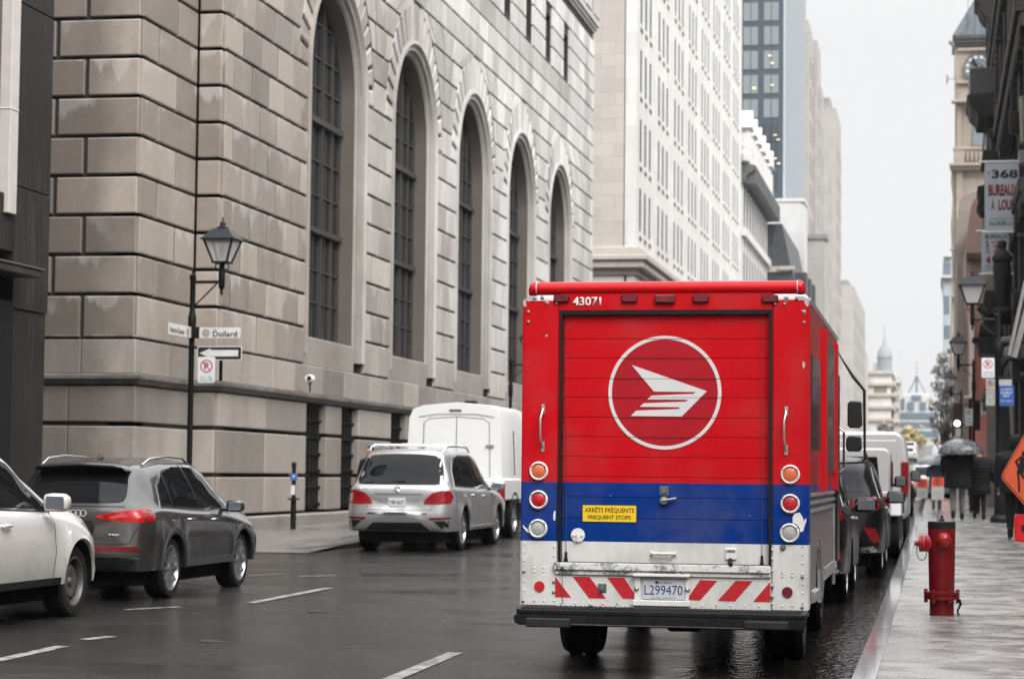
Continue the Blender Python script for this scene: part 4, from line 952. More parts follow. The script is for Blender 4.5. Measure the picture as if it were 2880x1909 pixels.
b = MB(); p, q = rp(2718, 712, 107.5), rp(2766, 728, 107.5); b.box(p.x, q.x, 107.4, 108, q.z, p.z); p, q = rp(2766, 600, 107.5), rp(2780, 900, 107.5); b.build('stone_band', M_DST2, Bk)
b = MB(); b.prism([(rp(x, y, 118.5).x, rp(x, y, 118.5).z) for x, y in ((2690, 1400), (2692, 700), (2688, 690), (2688, 625), (2700, 600), (2700, 556), (2740, 540), (2800, 540), (2800, 1400))], 'y', 118.5, 140); b.build('stone_front', panel_mat('brown_grey_stone', (.24, .21, .185), .12, 1.0, .6), Bk)
b = MB(); p, q = rp(2758, 1130, 107.3), rp(2773, 1168, 107.3); b.box(p.x, q.x, 107.2, 107.35, q.z, p.z); b.build('white_wall_sign', WHITEP, Bk)
b = MB(); c_ = rp(2768, 1150, 107.15); ring_mesh(b, (c_.x, c_.z), .2, .26, 'y', 107.13, 107.18); b.build('sign_ring', mat('teal_grey_ink', (.14, .22, .26), .5), Bk)
# clock tower
YT = 182
CT = bld('clock_tower_building', 'sandstone clock tower with steep slate roof and skeleton clock face above the street', atY(2720, 1250, YT))
M_SAND = panel_mat('clock_tower_sandstone', (.31, .262, .215), .14, 1.3, .7)
M_SLT = mat('blue_grey_slate', (.13, .16, .185), .5, var=.1, scale=2)
def pp(pts, Y): return [(rp(x, y, Y).x, rp(x, y, Y).z) for x, y in pts]
b = MB(); b.prism(pp([(2688, 290), (2686, 130), (2800, 125), (2800, 290)], YT), 'y', YT, YT+8)
b.prism(pp([(2680, 462), (2688, 445), (2688, 290), (2800, 285), (2800, 462)], YT), 'y', YT+.05, YT+8.1)
b.prism(pp([(2672, 1300), (2676, 900), (2680, 700), (2676, 600), (2682, 520), (2676, 470), (2800, 462), (2800, 1300)], YT), 'y', YT+.02, YT+9); b.build('wall', M_SAND, CT)
b = MB(); 
for x0, y0, x1, y1, d in ((2684, 103, 2790, 112, .6), (2686, 112, 2790, 122, .45), (2688, 122, 2790, 130, .3)): p, q = rp(x0, y0, YT), rp(x1, y1, YT); b.box(p.x, q.x, YT-d, YT, q.z, p.z)
b.build('dark_cornice', M_DST2, CT, bevel=.05)
b = MB()
for x0, y0, x1, y1, d in ((2676, 286, 2790, 291, .9), (2670, 463, 2790, 470, 1.0), (2672, 470, 2790, 480, .7), (2692, 138, 2786, 144, .3), (2692, 230, 2786, 236, .35), (2672, 700, 2720, 705, .6), (2677, 832, 2712, 838, .5)): p, q = rp(x0, y0, YT), rp(x1, y1, YT); b.box(p.x, q.x, YT-d, YT-.01, q.z, p.z)
for i in range(6): x = 2718+i*12; p, q = rp(x, 425, YT), rp(x+6, 458, YT); b.box(p.x, q.x, YT-.8, YT-.5, q.z, p.z)
p, q = rp(2680, 418, YT), rp(2790, 425, YT); b.box(p.x, q.x, YT-.9, YT-.4, q.z, p.z); p, q = rp(2682, 425, YT), rp(2712, 462, YT); b.box(p.x, q.x, YT-.85, YT-.45, q.z, p.z)
for x0, x1 in ((2690, 2704), (2700, 2703)): p, q = rp(x0, 300, YT), rp(x1, 415, YT); b.box(p.x, q.x, YT-.25, YT, q.z, p.z)
p, q = rp(2689, 480, YT), rp(2708, 690, YT); b.box(p.x, q.x, YT-.35, YT, q.z, p.z)
b.build('stone_trim', M_SAND, CT, bevel=.05)
b = MB(); b.prism(pp([(2679, 104), (2742, 0), (2752, -40), (2830, -40), (2830, 100)], YT), 'y', YT-.6, YT+8)
for x in (2700, 2720, 2741, 2762): b.prism(pp([(x, 103), (min(2745, x+30) if x < 2720 else x+2, 60 if x < 2720 else -20), (min(2745, x+30)+2 if x < 2720 else x+4, 62 if x < 2720 else -20), (x+2, 103)], YT), 'y', YT-.68, YT-.6)
b.build('slate_roof', M_SLT, CT)
b = MB(); c_ = rp(2752, 193, YT); s = YT/FPX
b.lathe([(41*s, -.3), (41*s, -.12), (36*s, -.1), (36*s, -.22)], (c_.x, YT, c_.z), 'y', 36, cap=False)
ring_mesh(b, (c_.x, c_.z), 24*s, 41*s, 'y', YT-.2, YT-.05, 36); ring_mesh(b, (c_.x, c_.z), 14*s, 20*s, 'y', YT-.22, YT-.04, 30)
b.build('clock_face', mat('blue_grey_clock_iron', (.13, .16, .19), .5, var=.1), CT)
b = MB(); b.lathe([(0, -.05), (24*s, -.05), (24*s, 0), (0, 0)], (c_.x, YT-.02, c_.z), 'y', 24)
for i in range(12):
    a = 2*math.pi*(i+.5)/12; b.lathe([(0, -.23), (4.6*s, -.23), (4.6*s, -.2), (0, -.2)], (c_.x+math.cos(a)*31*s, YT, c_.z+math.sin(a)*31*s), 'y', 10)
b.build('clock_glass', mat('pale_clock_glass', (.55, .54, .5), .5, var=.03), CT)
b = MB(); h1 = rp(2735, 168, YT-.3); h2 = rp(2752, 193, YT-.3); b.tube([h1, h2], .14, 6); b.tube([h2, rp(2764, 188, YT-.3)], .12, 6); b.build('clock_hand', BLACK, CT)
b = MB(); arc = [(2735, 410), (2737, 370)]+[(2760+math.cos(a)*22, 355-math.sin(a)*22) for a in [math.pi*(1-i/8) for i in range(9)]]+[(2785, 410)]
b.prism(pp(arc, YT-.1), 'y', YT-.12, YT-.02); b.build('arched_window', glass_dark('clock_tower_window', (.16, .2, .24), .2), CT)
b = MB(); b.tube([rp(2664, 212, YT), rp(2664, 235, YT)], .05, 5); b.tube([rp(2664, 223, YT), rp(2690, 222, YT)], .025, 5); b.build('bracket_sign', BLACK, CT)
b = MB(); b.prism(pp([(2666, 122), (2672, 118), (2682, 120), (2686, 140), (2678, 132)], YT), 'y', YT-.5, YT); b.build('gargoyle', M_SLT, CT, bevel=.04)
# pale building beyond
FB = bld('pale_grey_cupola_building', 'pale grey cupola building peeping out left of the clock tower', atY(2665, 1200, 240))
b = MB(); Y = 240
b.prism(pp([(2654, 1250), (2654, 830), (2652, 800), (2646, 778), (2653, 775), (2652, 738), (2655, 720), (2672, 720), (2700, 740), (2700, 1250)], Y), 'y', Y, Y+12); b.build('wall', mat('pale_grey_far_stone', (.42, .44, .46), .7, var=.1), FB)
b = MB()
for x0, y0, x1, y1 in ((2655, 740, 2674, 772), (2655, 832, 2670, 880), (2656, 915, 2672, 950)): p, q = rp(x0, y0, Y), rp(x1, y1, Y); b.box(p.x, q.x, Y-.1, Y-.05, q.z, p.z)
b.build('window', glass_dark('far_blue_window', (.15, .19, .23), .3), FB)
b = MB(); p, q = rp(2646, 775, Y), rp(2700, 782, Y); b.box(p.x, q.x, Y-.6, Y, q.z, p.z); p, q = rp(2652, 718, Y), rp(2680, 723, Y); b.box(p.x, q.x, Y-.5, Y, q.z, p.z); b.build('ledge', M_PALE, FB)

# ================================================================ trees
def leafy(name, label, base, trunk_h, blobs, leaf, nleaf, mat_, seed, tr=.12, sparse=1.0):
    random.seed(seed); t = thing(name, base, label, 'tree')
    b = MB(); top = Vector(base)+Vector((0, 0, trunk_h)); b.tube([Vector(base)-Vector((0, 0, .2)), Vector(base)+Vector((.05, 0, trunk_h*.5)), top], [tr, tr*.8, tr*.6], 8)
    for c_, r in blobs:
        e = Vector(c_); m_ = top.lerp(e, .5)+Vector((random.uniform(-.3, .3), random.uniform(-.3, .3), .2)); b.tube([top-Vector((0, 0, .3)), m_, e], [tr*.5, tr*.3, tr*.1], 5)
        for _ in range(5):
            d = Vector((random.gauss(0, 1), random.gauss(0, 1), random.gauss(0, 1))).normalized()*r; b.tube([e, e+d*.6, e+d], [tr*.14, tr*.08, tr*.02], 4)
    b.build('trunk', mat('grey_brown_bark', (.09, .075, .065), .9, var=.3, scale=6), t)
    lf = MB(); tot = sum(r**2 for _, r in blobs)
    for c_, r in blobs:
        for k in range(int(nleaf*r*r/tot)):
            d = Vector((random.gauss(0, 1), random.gauss(0, 1), random.gauss(0, 1))).normalized()*(r*random.random()**.45)
            p = Vector(c_)+d
            if mnoise.noise(p*.9/leaf*.22+Vector((seed, 0, 0))) < -.05*sparse: continue
            s = leaf*random.uniform(.5, 1.3); u = Vector((random.gauss(0, 1), random.gauss(0, 1), random.gauss(0, 1))).normalized(); v = u.orthogonal().normalized()
            lf.add([p-u*s, p+v*s*.5, p+u*s, p-v*s*.5], [(0, 1, 2, 3)])
    o = lf.build('crown', mat_, t); return t
def leaf_mat(name, a, b_, c_):
    m, nt, N, L, b = newmat(name); g = N('ShaderNodeNewGeometry'); r = ramp(N, [(0, a), (.5, b_), (1, c_)]); L(g.outputs['Random Per Island'], r.inputs[0]); L(r.outputs[0], b.inputs['Base Color']); b.inputs['Roughness'].default_value = .7; return m
ML1 = leaf_mat('late_autumn_leaves', (.09, .085, .07), (.17, .15, .11), (.32, .27, .18))
ML2 = leaf_mat('faded_yellow_leaves', (.30, .22, .10), (.38, .32, .2), (.5, .42, .12))
ML3 = leaf_mat('grey_twigs', (.12, .11, .10), (.2, .18, .16), (.28, .25, .22))
Y = 125; s = Y/FPX
bl_ = []
for x, y, r in ((2655, 1010, 22), (2640, 1045, 22), (2668, 1050, 25), (2632, 1085, 18), (2655, 1100, 28), (2680, 1100, 22), (2625, 1135, 18), (2648, 1150, 26), (2675, 1155, 26), (2622, 1185, 15), (2640, 1200, 22), (2665, 1210, 25), (2690, 1210, 20), (2630, 1235, 14), (2655, 1250, 20), (2618, 1150, 9), (2645, 1020, 12), (2672, 990, 10)):
    p = atY(x, y, Y+random.uniform(-1.5, 1.5)); bl_.append((p, r*s))
leafy('street_tree', 'thin brownish street tree with patchy late leaves left of the clock tower', atY(2660, 1395, Y), 2.2, bl_, .06, 7500, ML1, 5, .1)
Y = 330; s = Y/FPX
bl_ = [(atY(x, y, Y+random.uniform(-2, 2)), r*s) for x, y, r in ((2545, 1215, 14), (2565, 1208, 16), (2590, 1212, 15), (2548, 1235, 14), (2570, 1235, 18), (2592, 1238, 14), (2560, 1255, 12), (2584, 1256, 12))]
leafy('yellowing_tree', 'pale yellowing tree closing the far end of the street', atY(2570, 1300, Y), 2, bl_, .28, 3500, ML2, 8, .2)
bl_ = [(atY(x, y, Y+random.uniform(-2, 2)), r*s) for x, y, r in ((2480, 1200, 16), (2500, 1210, 14), (2490, 1230, 16), (2465, 1225, 14), (2510, 1240, 12))]
leafy('bare_tree', 'greyish bare-looking tree at the far left kerb below the white corner building', atY(2488, 1310, Y), 2, bl_, .24, 2500, ML3, 9, .2)
# ================================================================ vehicles
def paint(name, col, rough=.28, metal=.4, coat=.6, dirt=.25):
    m, nt, N, L, b = newmat(name); tc = N('ShaderNodeTexCoord'); s = N('ShaderNodeSeparateXYZ'); L(tc.outputs['Object'], s.inputs[0])
    n = noise(N, L, tc.outputs['Object'], 6, 6, .65); k = N('ShaderNodeMapRange'); k.inputs['From Min'].default_value = .75; k.inputs['From Max'].default_value = .25; L(s.outputs['Z'], k.inputs['Value'])
    f = math_node(N, L, 'MULTIPLY', math_node(N, L, 'MULTIPLY', k.outputs[0], math_node(N, L, 'ADD', n, .35)), dirt*2.4, True)
    L(mixc(N, L, f, col, (.06, .055, .05)), b.inputs['Base Color']); b.inputs['Metallic'].default_value = metal
    dr = noise(N, L, tc.outputs['Object'], 90, 2, .6); dm = math_node(N, L, 'MULTIPLY', math_node(N, L, 'SUBTRACT', dr, .62, True), 4, True)
    L(math_node(N, L, 'ADD', rough, math_node(N, L, 'MULTIPLY', f, .4)), b.inputs['Roughness'])
    b.inputs['Coat Weight'].default_value = coat; b.inputs['Coat Roughness'].default_value = .08
    bp = N('ShaderNodeBump'); bp.inputs['Strength'].default_value = .25; bp.inputs['Distance'].default_value = .002; L(dm, bp.inputs['Height']); L(bp.outputs[0], b.inputs['Normal'])
    return m
CG = glass_dark('car_glass', (.005, .006, .007), .03, .2)
TYRE = mat('tyre_rubber', (.009, .0085, .008), .7, var=.25, scale=14, bump=.3, bscale=60)
RIM = mat('grey_alloy', (.38, .38, .39), .3, .85, var=.15, scale=8)
RIMS = mat('dirty_steel_rim', (.10, .095, .09), .5, .5, var=.3, scale=10)
UNDER = mat('black_underbody', (.006, .006, .006), .8, var=.2)
TRIM = mat('black_trim', (.012, .012, .012), .35, var=.15)
REDL = mat('red_lens', (.19, .004, .006), .2, var=.3, scale=18, spec=.3)
REDLIT = mat('lit_red_lens', (.34, .005, .007), .2, var=.6, scale=11, spec=.3, emit=.06)
REDD = mat('dark_red_reflector', (.10, .004, .006), .3, var=.1, spec=.2)
def wheel(parent, x, y, z, r, wd, side, spokes=10, rim=RIM, rr=.66):
    """side +1: outer face towards +x"""
    W = thing('wheel', (x, y, z), None, None); W.parent = parent; W.location = Vector((x, y, z))
    b = MB(); h = wd/2; ri = r*rr
    b.lathe([(ri, -h*.8), (ri+.015, -h), (r*.93, -h), (r, -h*.72), (r, -h*.1), (r-.006, 0), (r, h*.1), (r, h*.72), (r*.93, h), (ri+.015, h), (ri, h*.8)], ax='x', n=40, cap=False)
    n = 44
    for k in range(n):
        a = 2*math.pi*k/n
        for q in (-.62, .62):
            c_, s_ = math.cos(a), math.sin(a); 
            b.box(-.012*0+q*h-.02, q*h+.02, 0, 0, 0, 0) if False else None
    b.build('tyre', TYRE, W, smooth=30, world=False)
    b = MB(); so = side*h
    b.lathe([(ri+.012, so*.95), (ri-.005, so*.98), (ri-.02, so*.7), (ri*.9, so*.3), (ri*.9, -so*.5)], ax='x', n=40, cap=False)
    if spokes > 0:
        for k in range(spokes):
            a = 2*math.pi*k/spokes; ca, sa = math.cos(a), math.sin(a); pa, pb = ri*.12, ri*.97
            w0, w1 = ri*.13, ri*(.055 if spokes > 7 else .1)
            def P(rr_, t, xx): return (xx, rr_*ca-t*sa, rr_*sa+t*ca)
            for sg in ((-1, 1) if spokes <= 5 else (0,)):
                o_ = sg*ri*.09; o2 = sg*ri*.17
                vs = [P(pa, o_-w0*.5, so*.55), P(pa, o_+w0*.5, so*.55), P(pb, o2+w1, so*.78), P(pb, o2-w1, so*.78), P(pa, o_-w0*.5, so*.78), P(pa, o_+w0*.5, so*.78), P(pb, o2+w1, so*.93), P(pb, o2-w1, so*.93)]
                b.add(vs, [(0, 1, 2, 3), (4, 7, 6, 5), (0, 4, 5, 1), (1, 5, 6, 2), (2, 6, 7, 3), (3, 7, 4, 0)])
        b.lathe([(0, so*.5), (ri*.2, so*.5), (ri*.2, so*.82), (ri*.12, so*.88), (0, so*.88)], ax='x', n=20)
    else:  # pressed steel wheel
        b.lathe([(0, so*.72), (ri*.16, so*.74), (ri*.2, so*.45), (ri*.45, so*.62), (ri*.62, so*.62), (ri*.78, so*.35), (ri*.9, so*.3)], ax='x', n=40, cap=False)
        for k in range(-spokes):
            a = 2*math.pi*k/(-spokes); q = MB()
        
    b.build('rim', rim, W, smooth=35, world=False)
    if spokes <= 0:
        b = MB()
        for k in range(12):
            a = 2*math.pi*(k+.5)/12; b.lathe([(0, so*.48), (ri*.085, so*.48), (ri*.085, so*.57), (0, so*.57)], (0, math.cos(a)*ri*.7, math.sin(a)*ri*.7), 'x', 10)
        b.build('rim_hole', UNDER, W, world=False)
    b = MB(); b.lathe([(0, so*.2), (ri*.9, so*.2)], ax='x', n=24, cap=False); b.build('brake_disc', mat('dark_disc', (.03, .03, .03), .5, .5), W, world=False)
    return W
def car_body(P, paintm):
    """P: L, W, zs, top, belt, wheels (y), wr, ar, rear offset, front plan rounding"""
    L_, Wd = P['L'], P['W']; hw = Wd/2; zs = P['zs']; ar = P['ar']; wc_ = P['wc']
    ys = set()
    for k in range(0, 15): ys.add(P.get('rr', .22)*(k/14)**1.6)
    for k in range(0, 15): ys.add(L_-P.get('fr', .5)*(k/14)**1.6)
    y = .15
    while y < L_-.1: ys.add(round(y, 4)); y += .055
    for yw in P['wy']:
        for k in range(-12, 13): ys.add(yw+ar*math.sin(math.pi/2*k/12))
        ys.add(yw-ar-.004); ys.add(yw+ar+.004)
    ys = sorted(ys); ys2 = [ys[0]]
    for q in ys[1:]:
        if q-ys2[-1] > .0035: ys2.append(q)
    rings = []; mi = []
    for y in ys2:
        a = P.get('rr', .22); f = P.get('fr', .5); hwy = hw
        if y < a: hwy = hw-P.get('rd', .10)*(1-math.sqrt(max(0, 1-((a-y)/a)**2)))
        if L_-y < f: hwy = hw-P.get('fd', .28)*(1-math.sqrt(max(0, 1-((f-(L_-y))/f)**2)))
        zt = sinterp(P['top'], y); zb = min(sinterp(P['belt'], y), zt-.03)
        gh = zt-zb; k_ = min(1, gh/.35)
        wr = lerp(hwy-.12, sinterp(P['wr'], y)*hw, k_); wb = hwy-.055
        zl = zs; 
        for yw in P['wy']:
            if abs(y-yw) < ar: zl = max(zl, P['wz']+math.sqrt(ar*ar-(y-yw)**2))
        # fender flare
        fl = 0
        for yw in P['wy']:
            d = abs(y-yw)
            if d < ar+.12: fl = max(fl, P.get('flare', .02)*min(1, (ar+.12-d)/.1))
        zm = max(zl+.16, lerp(zs, zb, .45)); zm = min(zm, zb-.12)
        cr = .03*k_+.012
        pts = [(0, zt+cr), (wr*.4, zt+cr*.85), (wr*.75, zt+cr*.4), (wr*.92, zt-.012), (wr, zt-.045*k_-.008)]
        zr = pts[-1][1]
        for t in (.25, .5, .75): pts.append((lerp(wr, wb, t)+.014*math.sin(math.pi*t)*k_, lerp(zr, zb, t)))
        pts += [(wb, zb), (wb+.018, zb-.018), (hwy-.012, zb-.06), (hwy, zb-.13), (hwy+.004+fl*.4, max(zm, zl+.05)), (hwy-.006+fl, max(lerp(zs, zm, .5), zl+.02)), (hwy-.02+fl, zl+.006), (hwy-.035+fl, zl), (hwy-.26, zl), (0, zl)]
        rings.append([(x, y, z) for x, z in pts])
    n = len(rings[0]); b = MB(); full = []
    ro = P.get('rear', []); fo = P.get('front', [])
    def deform(p):
        x, y, z = p
        if ro and y < .7: y = y-(1-y/.7)*interp(ro, z)
        if fo and L_-y < .6: y = y+(1-(L_-y)/.6)*interp(fo, z)
        return (x, y, z)
    for r in rings:
        R = r+[(-x, y, z) for x, y, z in r[-2:0:-1]]; full.append(R)
    # end caps: shrinking rings
    def caps(R, s):
        zc = (max(p[2] for p in R)+min(p[2] for p in R))/2; out = []
        for t, d in ((.96, .012), (.85, .022), (.65, .03), (.4, .034), (.15, .036)): out.append([(p[0]*t, p[1]+s*d, zc+(p[2]-zc)*t) for p in R])
        return out
    full = caps(full[0], -1)[::-1]+full+caps(full[-1], 1)
    full = [[deform(p) for p in R] for R in full]
    m = len(full[0]); b.loft(full, 0, True, True)
    half = n
    # underside faces get material 1
    k = 0
    for i in range(len(full)-1):
        for j in range(m):
            if 5 <= i < len(full)-6 and half-3 <= j <= m-half+2: b.m[k] = 1
            k += 1
    return b
def make_car(name, label, loc, P, pm, rz=0, group=None, cat='car', rim=RIM, spokes=10, detail=True):
    t = thing(name, loc, label, cat, group, rz)
    mb = car_body(P, pm); body = mb.build('body', [pm, UNDER], t, smooth=38, world=False)
    bm = bmesh.new(); bm.from_mesh(body.data); bvh = BVHTree.FromBMesh(bm); bm.free()
    b = MB(); b.box(-P['W']/2+.2, P['W']/2-.2, .15, P['L']-.15, .17, P['zs']+.05); b.build('underbody', UNDER, t, world=False)
    for yw in P['wy']:
        for s in (1, -1): wheel(t, s*(P['W']/2-P.get('tw', .23)/2-.035), yw, P['wr_'], P['wr_'], P.get('tw', .23), s, spokes, rim, P.get('rimr', .68))
    return t, bvh
def rear_y(bv, x, z):
    h = bv.ray_cast(Vector((x, -6, z)), Vector((0, 1, 0)))[0]; return h.y if h else 0
def plate(parent, x, y, z, w, h, txt, top=None, bottom=None):
    y = min(rear_y(BV, x, z+q) for q in (-h/2, 0, h/2))-.004
    b = MB(); b.box(x-w/2, x+w/2, y-.012, y, z-h/2, z+h/2); p = b.build('licence_plate', mat('plate_white', (.55, .56, .58), .35, var=.03), parent, bevel=.003, world=False)
    wl_ = parent_loc(parent); NAVY = mat('navy_ink', (.02, .035, .12), .4)
    text_mesh('plate_characters', txt, NAVY, parent, Vector((x, y-.0125, z-.005))+wl_, (1, 0, 0), (0, 0, 1), w=w*.86, h=h*.5, off=.02)
    return p
def side_mirror(parent, x, y, z, pm, s=1, w=.2, h=.15):
    b = MB(); b.loft([[(x+s*q*w, y+.02+dy*.07*k, z+dz*h/2*k) for dy, dz in ((-1, -.8), (-1, .8), (-.6, 1), (.5, 1), (1, .5), (1, -.5), (.5, -1), (-.6, -1))] for q, k in ((-.1, .5), (0, .9), (.3, 1), (.8, .95), (1, .6))])
    M = b.build('side_mirror', pm, parent, smooth=60, world=False)
    b = MB(); b.box(x+s*.02, x+s*w*.9, y-.055, y-.05, z-h*.34, z+h*.34); g = b.build('mirror_glass', glass_dark('mirror_glass', (.1, .11, .12), .03, 1) if 'mirror_glass' not in bpy.data.materials else bpy.data.materials['mirror_glass'], M, bevel=.004, world=False)
    b = MB(); b.box(x-s*.1, x+s*.03, y-.01, y+.05, z-h*.45, z-h*.2); b.build('mirror_arm', TRIM, M, world=False)
def handles(parent, bvh, spots, pm, W):
    for y, z in spots:
        hit = bvh.ray_cast(Vector((4, y, z)), Vector((-1, 0, 0)))[0]; x = hit.x if hit else W/2
        b = MB(); b.tube([(x-.01, y-.09, z), (x+.03, y-.075, z), (x+.035, y, z+.004), (x+.03, y+.075, z), (x-.01, y+.09, z)], [.012, .014, .015, .014, .012], 8); b.build('door_handle', pm, parent, smooth=40, world=False)
def rail(parent, xs, pts, m, r=.016):
    for x in xs:
        b = MB(); b.tube([(x*(1-.02*abs(i-2)), y, z) for i, (y, z) in enumerate(pts)], r, 8); b.build('roof_rail', m, parent, smooth=60, world=False)
def gap_lines(t, bvh, lines, view='S', wd=.009, m=None):
    for l in lines: decal('panel_gap', bvh, strip(l, wd), view, m or UNDER, t, off=.0015, step=.05, skirt=.003)

# ---- dark grey crossover
M_GRY = paint('dark_grey_metallic', (.062, .060, .059), .22, .7, .9, .3)
Q = dict(L=4.38, W=1.83, zs=.34, ar=.40, wz=.345, wr_=.35, wc=0, tw=.24, wy=[.86, 3.46], rimr=.72,
         top=[(0, 1.03), (.03, 1.10), (.10, 1.17), (.30, 1.40), (.42, 1.49), (.55, 1.53), (1.2, 1.575), (1.9, 1.58), (2.35, 1.54), (2.7, 1.42), (3.05, 1.22), (3.35, 1.07), (3.6, 1.01), (4.0, .94), (4.25, .84), (4.38, .74)],
         belt=[(0, 1.0), (.5, 1.04), (1.5, 1.0), (2.9, .95), (4.38, .75)], wr=[(0, .68), (.4, .70), (1.2, .74), (2.4, .72), (3.2, .78)],
         rear=[(.2, .02), (.42, .09), (.62, .10), (.68, .045), (.8, .05), (1.0, .04), (1.12, -.02), (1.5, 0)], front=[(.3, 0), (.5, .05), (.8, .03), (1, 0)], rr=.3, rd=.13, flare=.03)
a_ = atZ(490, 1684, .02)
car1, bv = make_car('dark_grey_crossover', 'dark grey crossover with lit red tail lamp, stopped ahead of the white hatchback', (-9.56, 23.55, gz(24.5)), Q, M_GRY, rz=rad(.3), group=None)
TR2 = mat('grey_wheel_arch_trim', (.045, .045, .045), .5, var=.1)
decal('window_surround', bv, [(.50, 1.045), (.62, 1.30), (.95, 1.47), (1.5, 1.535), (2.05, 1.53), (2.45, 1.42), (3.05, 1.06), (3.08, 1.0), (2.4, 1.0), (1.2, 1.03)], 'S', CHROME, car1, off=.004, step=.06)
decal('side_window', bv, [(.56, 1.07), (.66, 1.29), (.88, 1.42), (.92, 1.06)], 'S', CG, car1, off=.009, step=.06)
decal('side_window', bv, [(.97, 1.06), (.94, 1.44), (1.3, 1.505), (1.62, 1.52), (1.92, 1.03)], 'S', CG, car1, off=.009, step=.06)
decal('side_window', bv, [(1.99, 1.025), (1.72, 1.515), (2.02, 1.505), (2.4, 1.40), (2.98, 1.05), (3.0, 1.015)], 'S', CG, car1, off=.009, step=.06)
decal('rear_window', bv, smooth_poly([(-.60, 1.13), (-.56, 1.36), (-.5, 1.46), (0, 1.485), (.5, 1.46), (.56, 1.36), (.60, 1.13), (.5, 1.10), (-.5, 1.10)], 1), 'R', CG, car1, off=.007, step=.06)
b = MB(); b.prism([(-.54, 1.50), (-.56, 1.45), (-.50, 1.485), (0, 1.51), (.50, 1.485), (.56, 1.45), (.54, 1.50), (.4, 1.54), (0, 1.555), (-.4, 1.54)], 'y', .17, .60); b.build('roof_spoiler', M_GRY, car1, bevel=.02, smooth=40, world=False)
for s in (1, -1):
    pts = [(s*.31, .94), (s*.34, .965), (s*.60, 1.01), (s*.80, 1.03), (s*.9, 1.02), (s*.905, .895), (s*.80, .885), (s*.6, .895), (s*.40, .92)]
    decal('tail_lamp', bv, pts, 'R', REDLIT if s > 0 else REDL, car1, off=.012, step=.05, skirt=.02)
    decal('tail_lamp_strip', bv, [(s*.46, .945), (s*.62, .985), (s*.70, .955), (s*.52, .925)], 'R', mat('pale_red_lens', (.42, .05, .045), .3), car1, off=.016, step=.05)
decal('tail_lamp', bv, [(-.01, 1.01), (.13, .99), (.14, .91), (.0, .895)], 'S', REDL, car1, off=.012, step=.05)
decal('badge_recess', bv, [(-.30, .82), (-.27, .90), (.27, .90), (.30, .82), (.27, .72), (-.27, .72)], 'R', TRIM, car1, off=.003, step=.08)
decal('bumper_reflector', bv, [(.30, .615), (.80, .62), (.83, .565), (.36, .56)], 'R', REDD, car1, off=.008, step=.06)
decal('bumper_reflector', bv, [(-.30, .615), (-.80, .62), (-.83, .565), (-.36, .56)], 'R', REDD, car1, off=.008, step=.06)
decal('lower_grille', bv, [(-.80, .47), (.80, .47), (.72, .37), (.35, .36), (.3, .39), (-.3, .39), (-.35, .36), (-.72, .37)], 'R', TRIM, car1, off=.006, step=.08)
decal('chrome_strip', bv, strip([(-.82, .49), (.82, .49)], .012), 'R', CHROME, car1, off=.01, step=.08)
gap_lines(car1, bv, [[(-.72, .66), (-.66, .64), (.66, .64), (.72, .66), (.80, .85)], [(-.62, 1.06), (.62, 1.06)]], 'R')
gap_lines(car1, bv, [[(1.22, .45), (1.2, .7), (1.05, .98)], [(1.95, .42), (1.97, .7), (1.95, .99)], [(3.0, .46), (3.04, .7), (2.98, .99)], [(1.2, .44), (3.0, .43)]], 'S')
decal('wheel_arch_trim', bv, [( .86+.47*math.cos(a), .345+.47*math.sin(a)) for a in [math.pi*i/16 for i in range(17)]]+[(.86+.405*math.cos(a), .345+.405*math.sin(a)) for a in [math.pi*(16-i)/16 for i in range(17)]], 'S', TR2, car1, off=.008, step=.05)
decal('wheel_arch_trim', bv, [(3.46+.47*math.cos(a), .345+.47*math.sin(a)) for a in [math.pi*i/16 for i in range(17)]]+[(3.46+.405*math.cos(a), .345+.405*math.sin(a)) for a in [math.pi*(16-i)/16 for i in range(17)]], 'S', TR2, car1, off=.008, step=.05)
decal('sill_trim', bv, [(1.27, .44), (3.05, .44), (3.05, .35), (1.27, .35)], 'S', TR2, car1, off=.008, step=.08)
handles(car1, bv, [(1.42, .90), (2.32, .885)], CHROME, 1.83)
rail(car1, (.63, -.63), [(.55, 1.53), (.75, 1.60), (1.3, 1.635), (1.9, 1.62), (2.15, 1.55)], CHROME)
b = MB()
for i in range(4): b.lathe([(.030, -.006), (.038, -.006), (.038, .006), (.030, .006), (.030, -.006)], (-.02+.058*i, rear_y(bv, -.0+.05*i, .985)-.006, .985), 'y', 20, cap=False)
b.build('badge_rings', CHROME, car1, smooth=40, world=False)
text_mesh('badge_letters', 'TFSI', CHROME, car1, parent_loc(car1)+Vector((.52, rear_y(bv, .52, .745)-.004, .745)), (1, 0, 0), (0, 0, 1), w=.13, h=.025, off=.02, depth=.006)
BV = bv
plate(car1, 0, -.045, .80, .3, .15, 'J42 MTD')
side_mirror(car1, .93, 2.78, 1.04, M_GRY); side_mirror(car1, -.93, 2.78, 1.04, M_GRY, -1)
b = MB(); b.tube([(.12, .075, 1.13), (-.1, .09, 1.14), (-.35, .12, 1.15)], [.02, .014, .008], 6); b.build('rear_wiper', TRIM, car1, world=False)
b = MB(); b.prism([(.75, 1.60), (.95, 1.60), (.80, 1.665)], 'x', -.015, .015); b.build('roof_antenna', M_GRY, car1, bevel=.006, world=False)

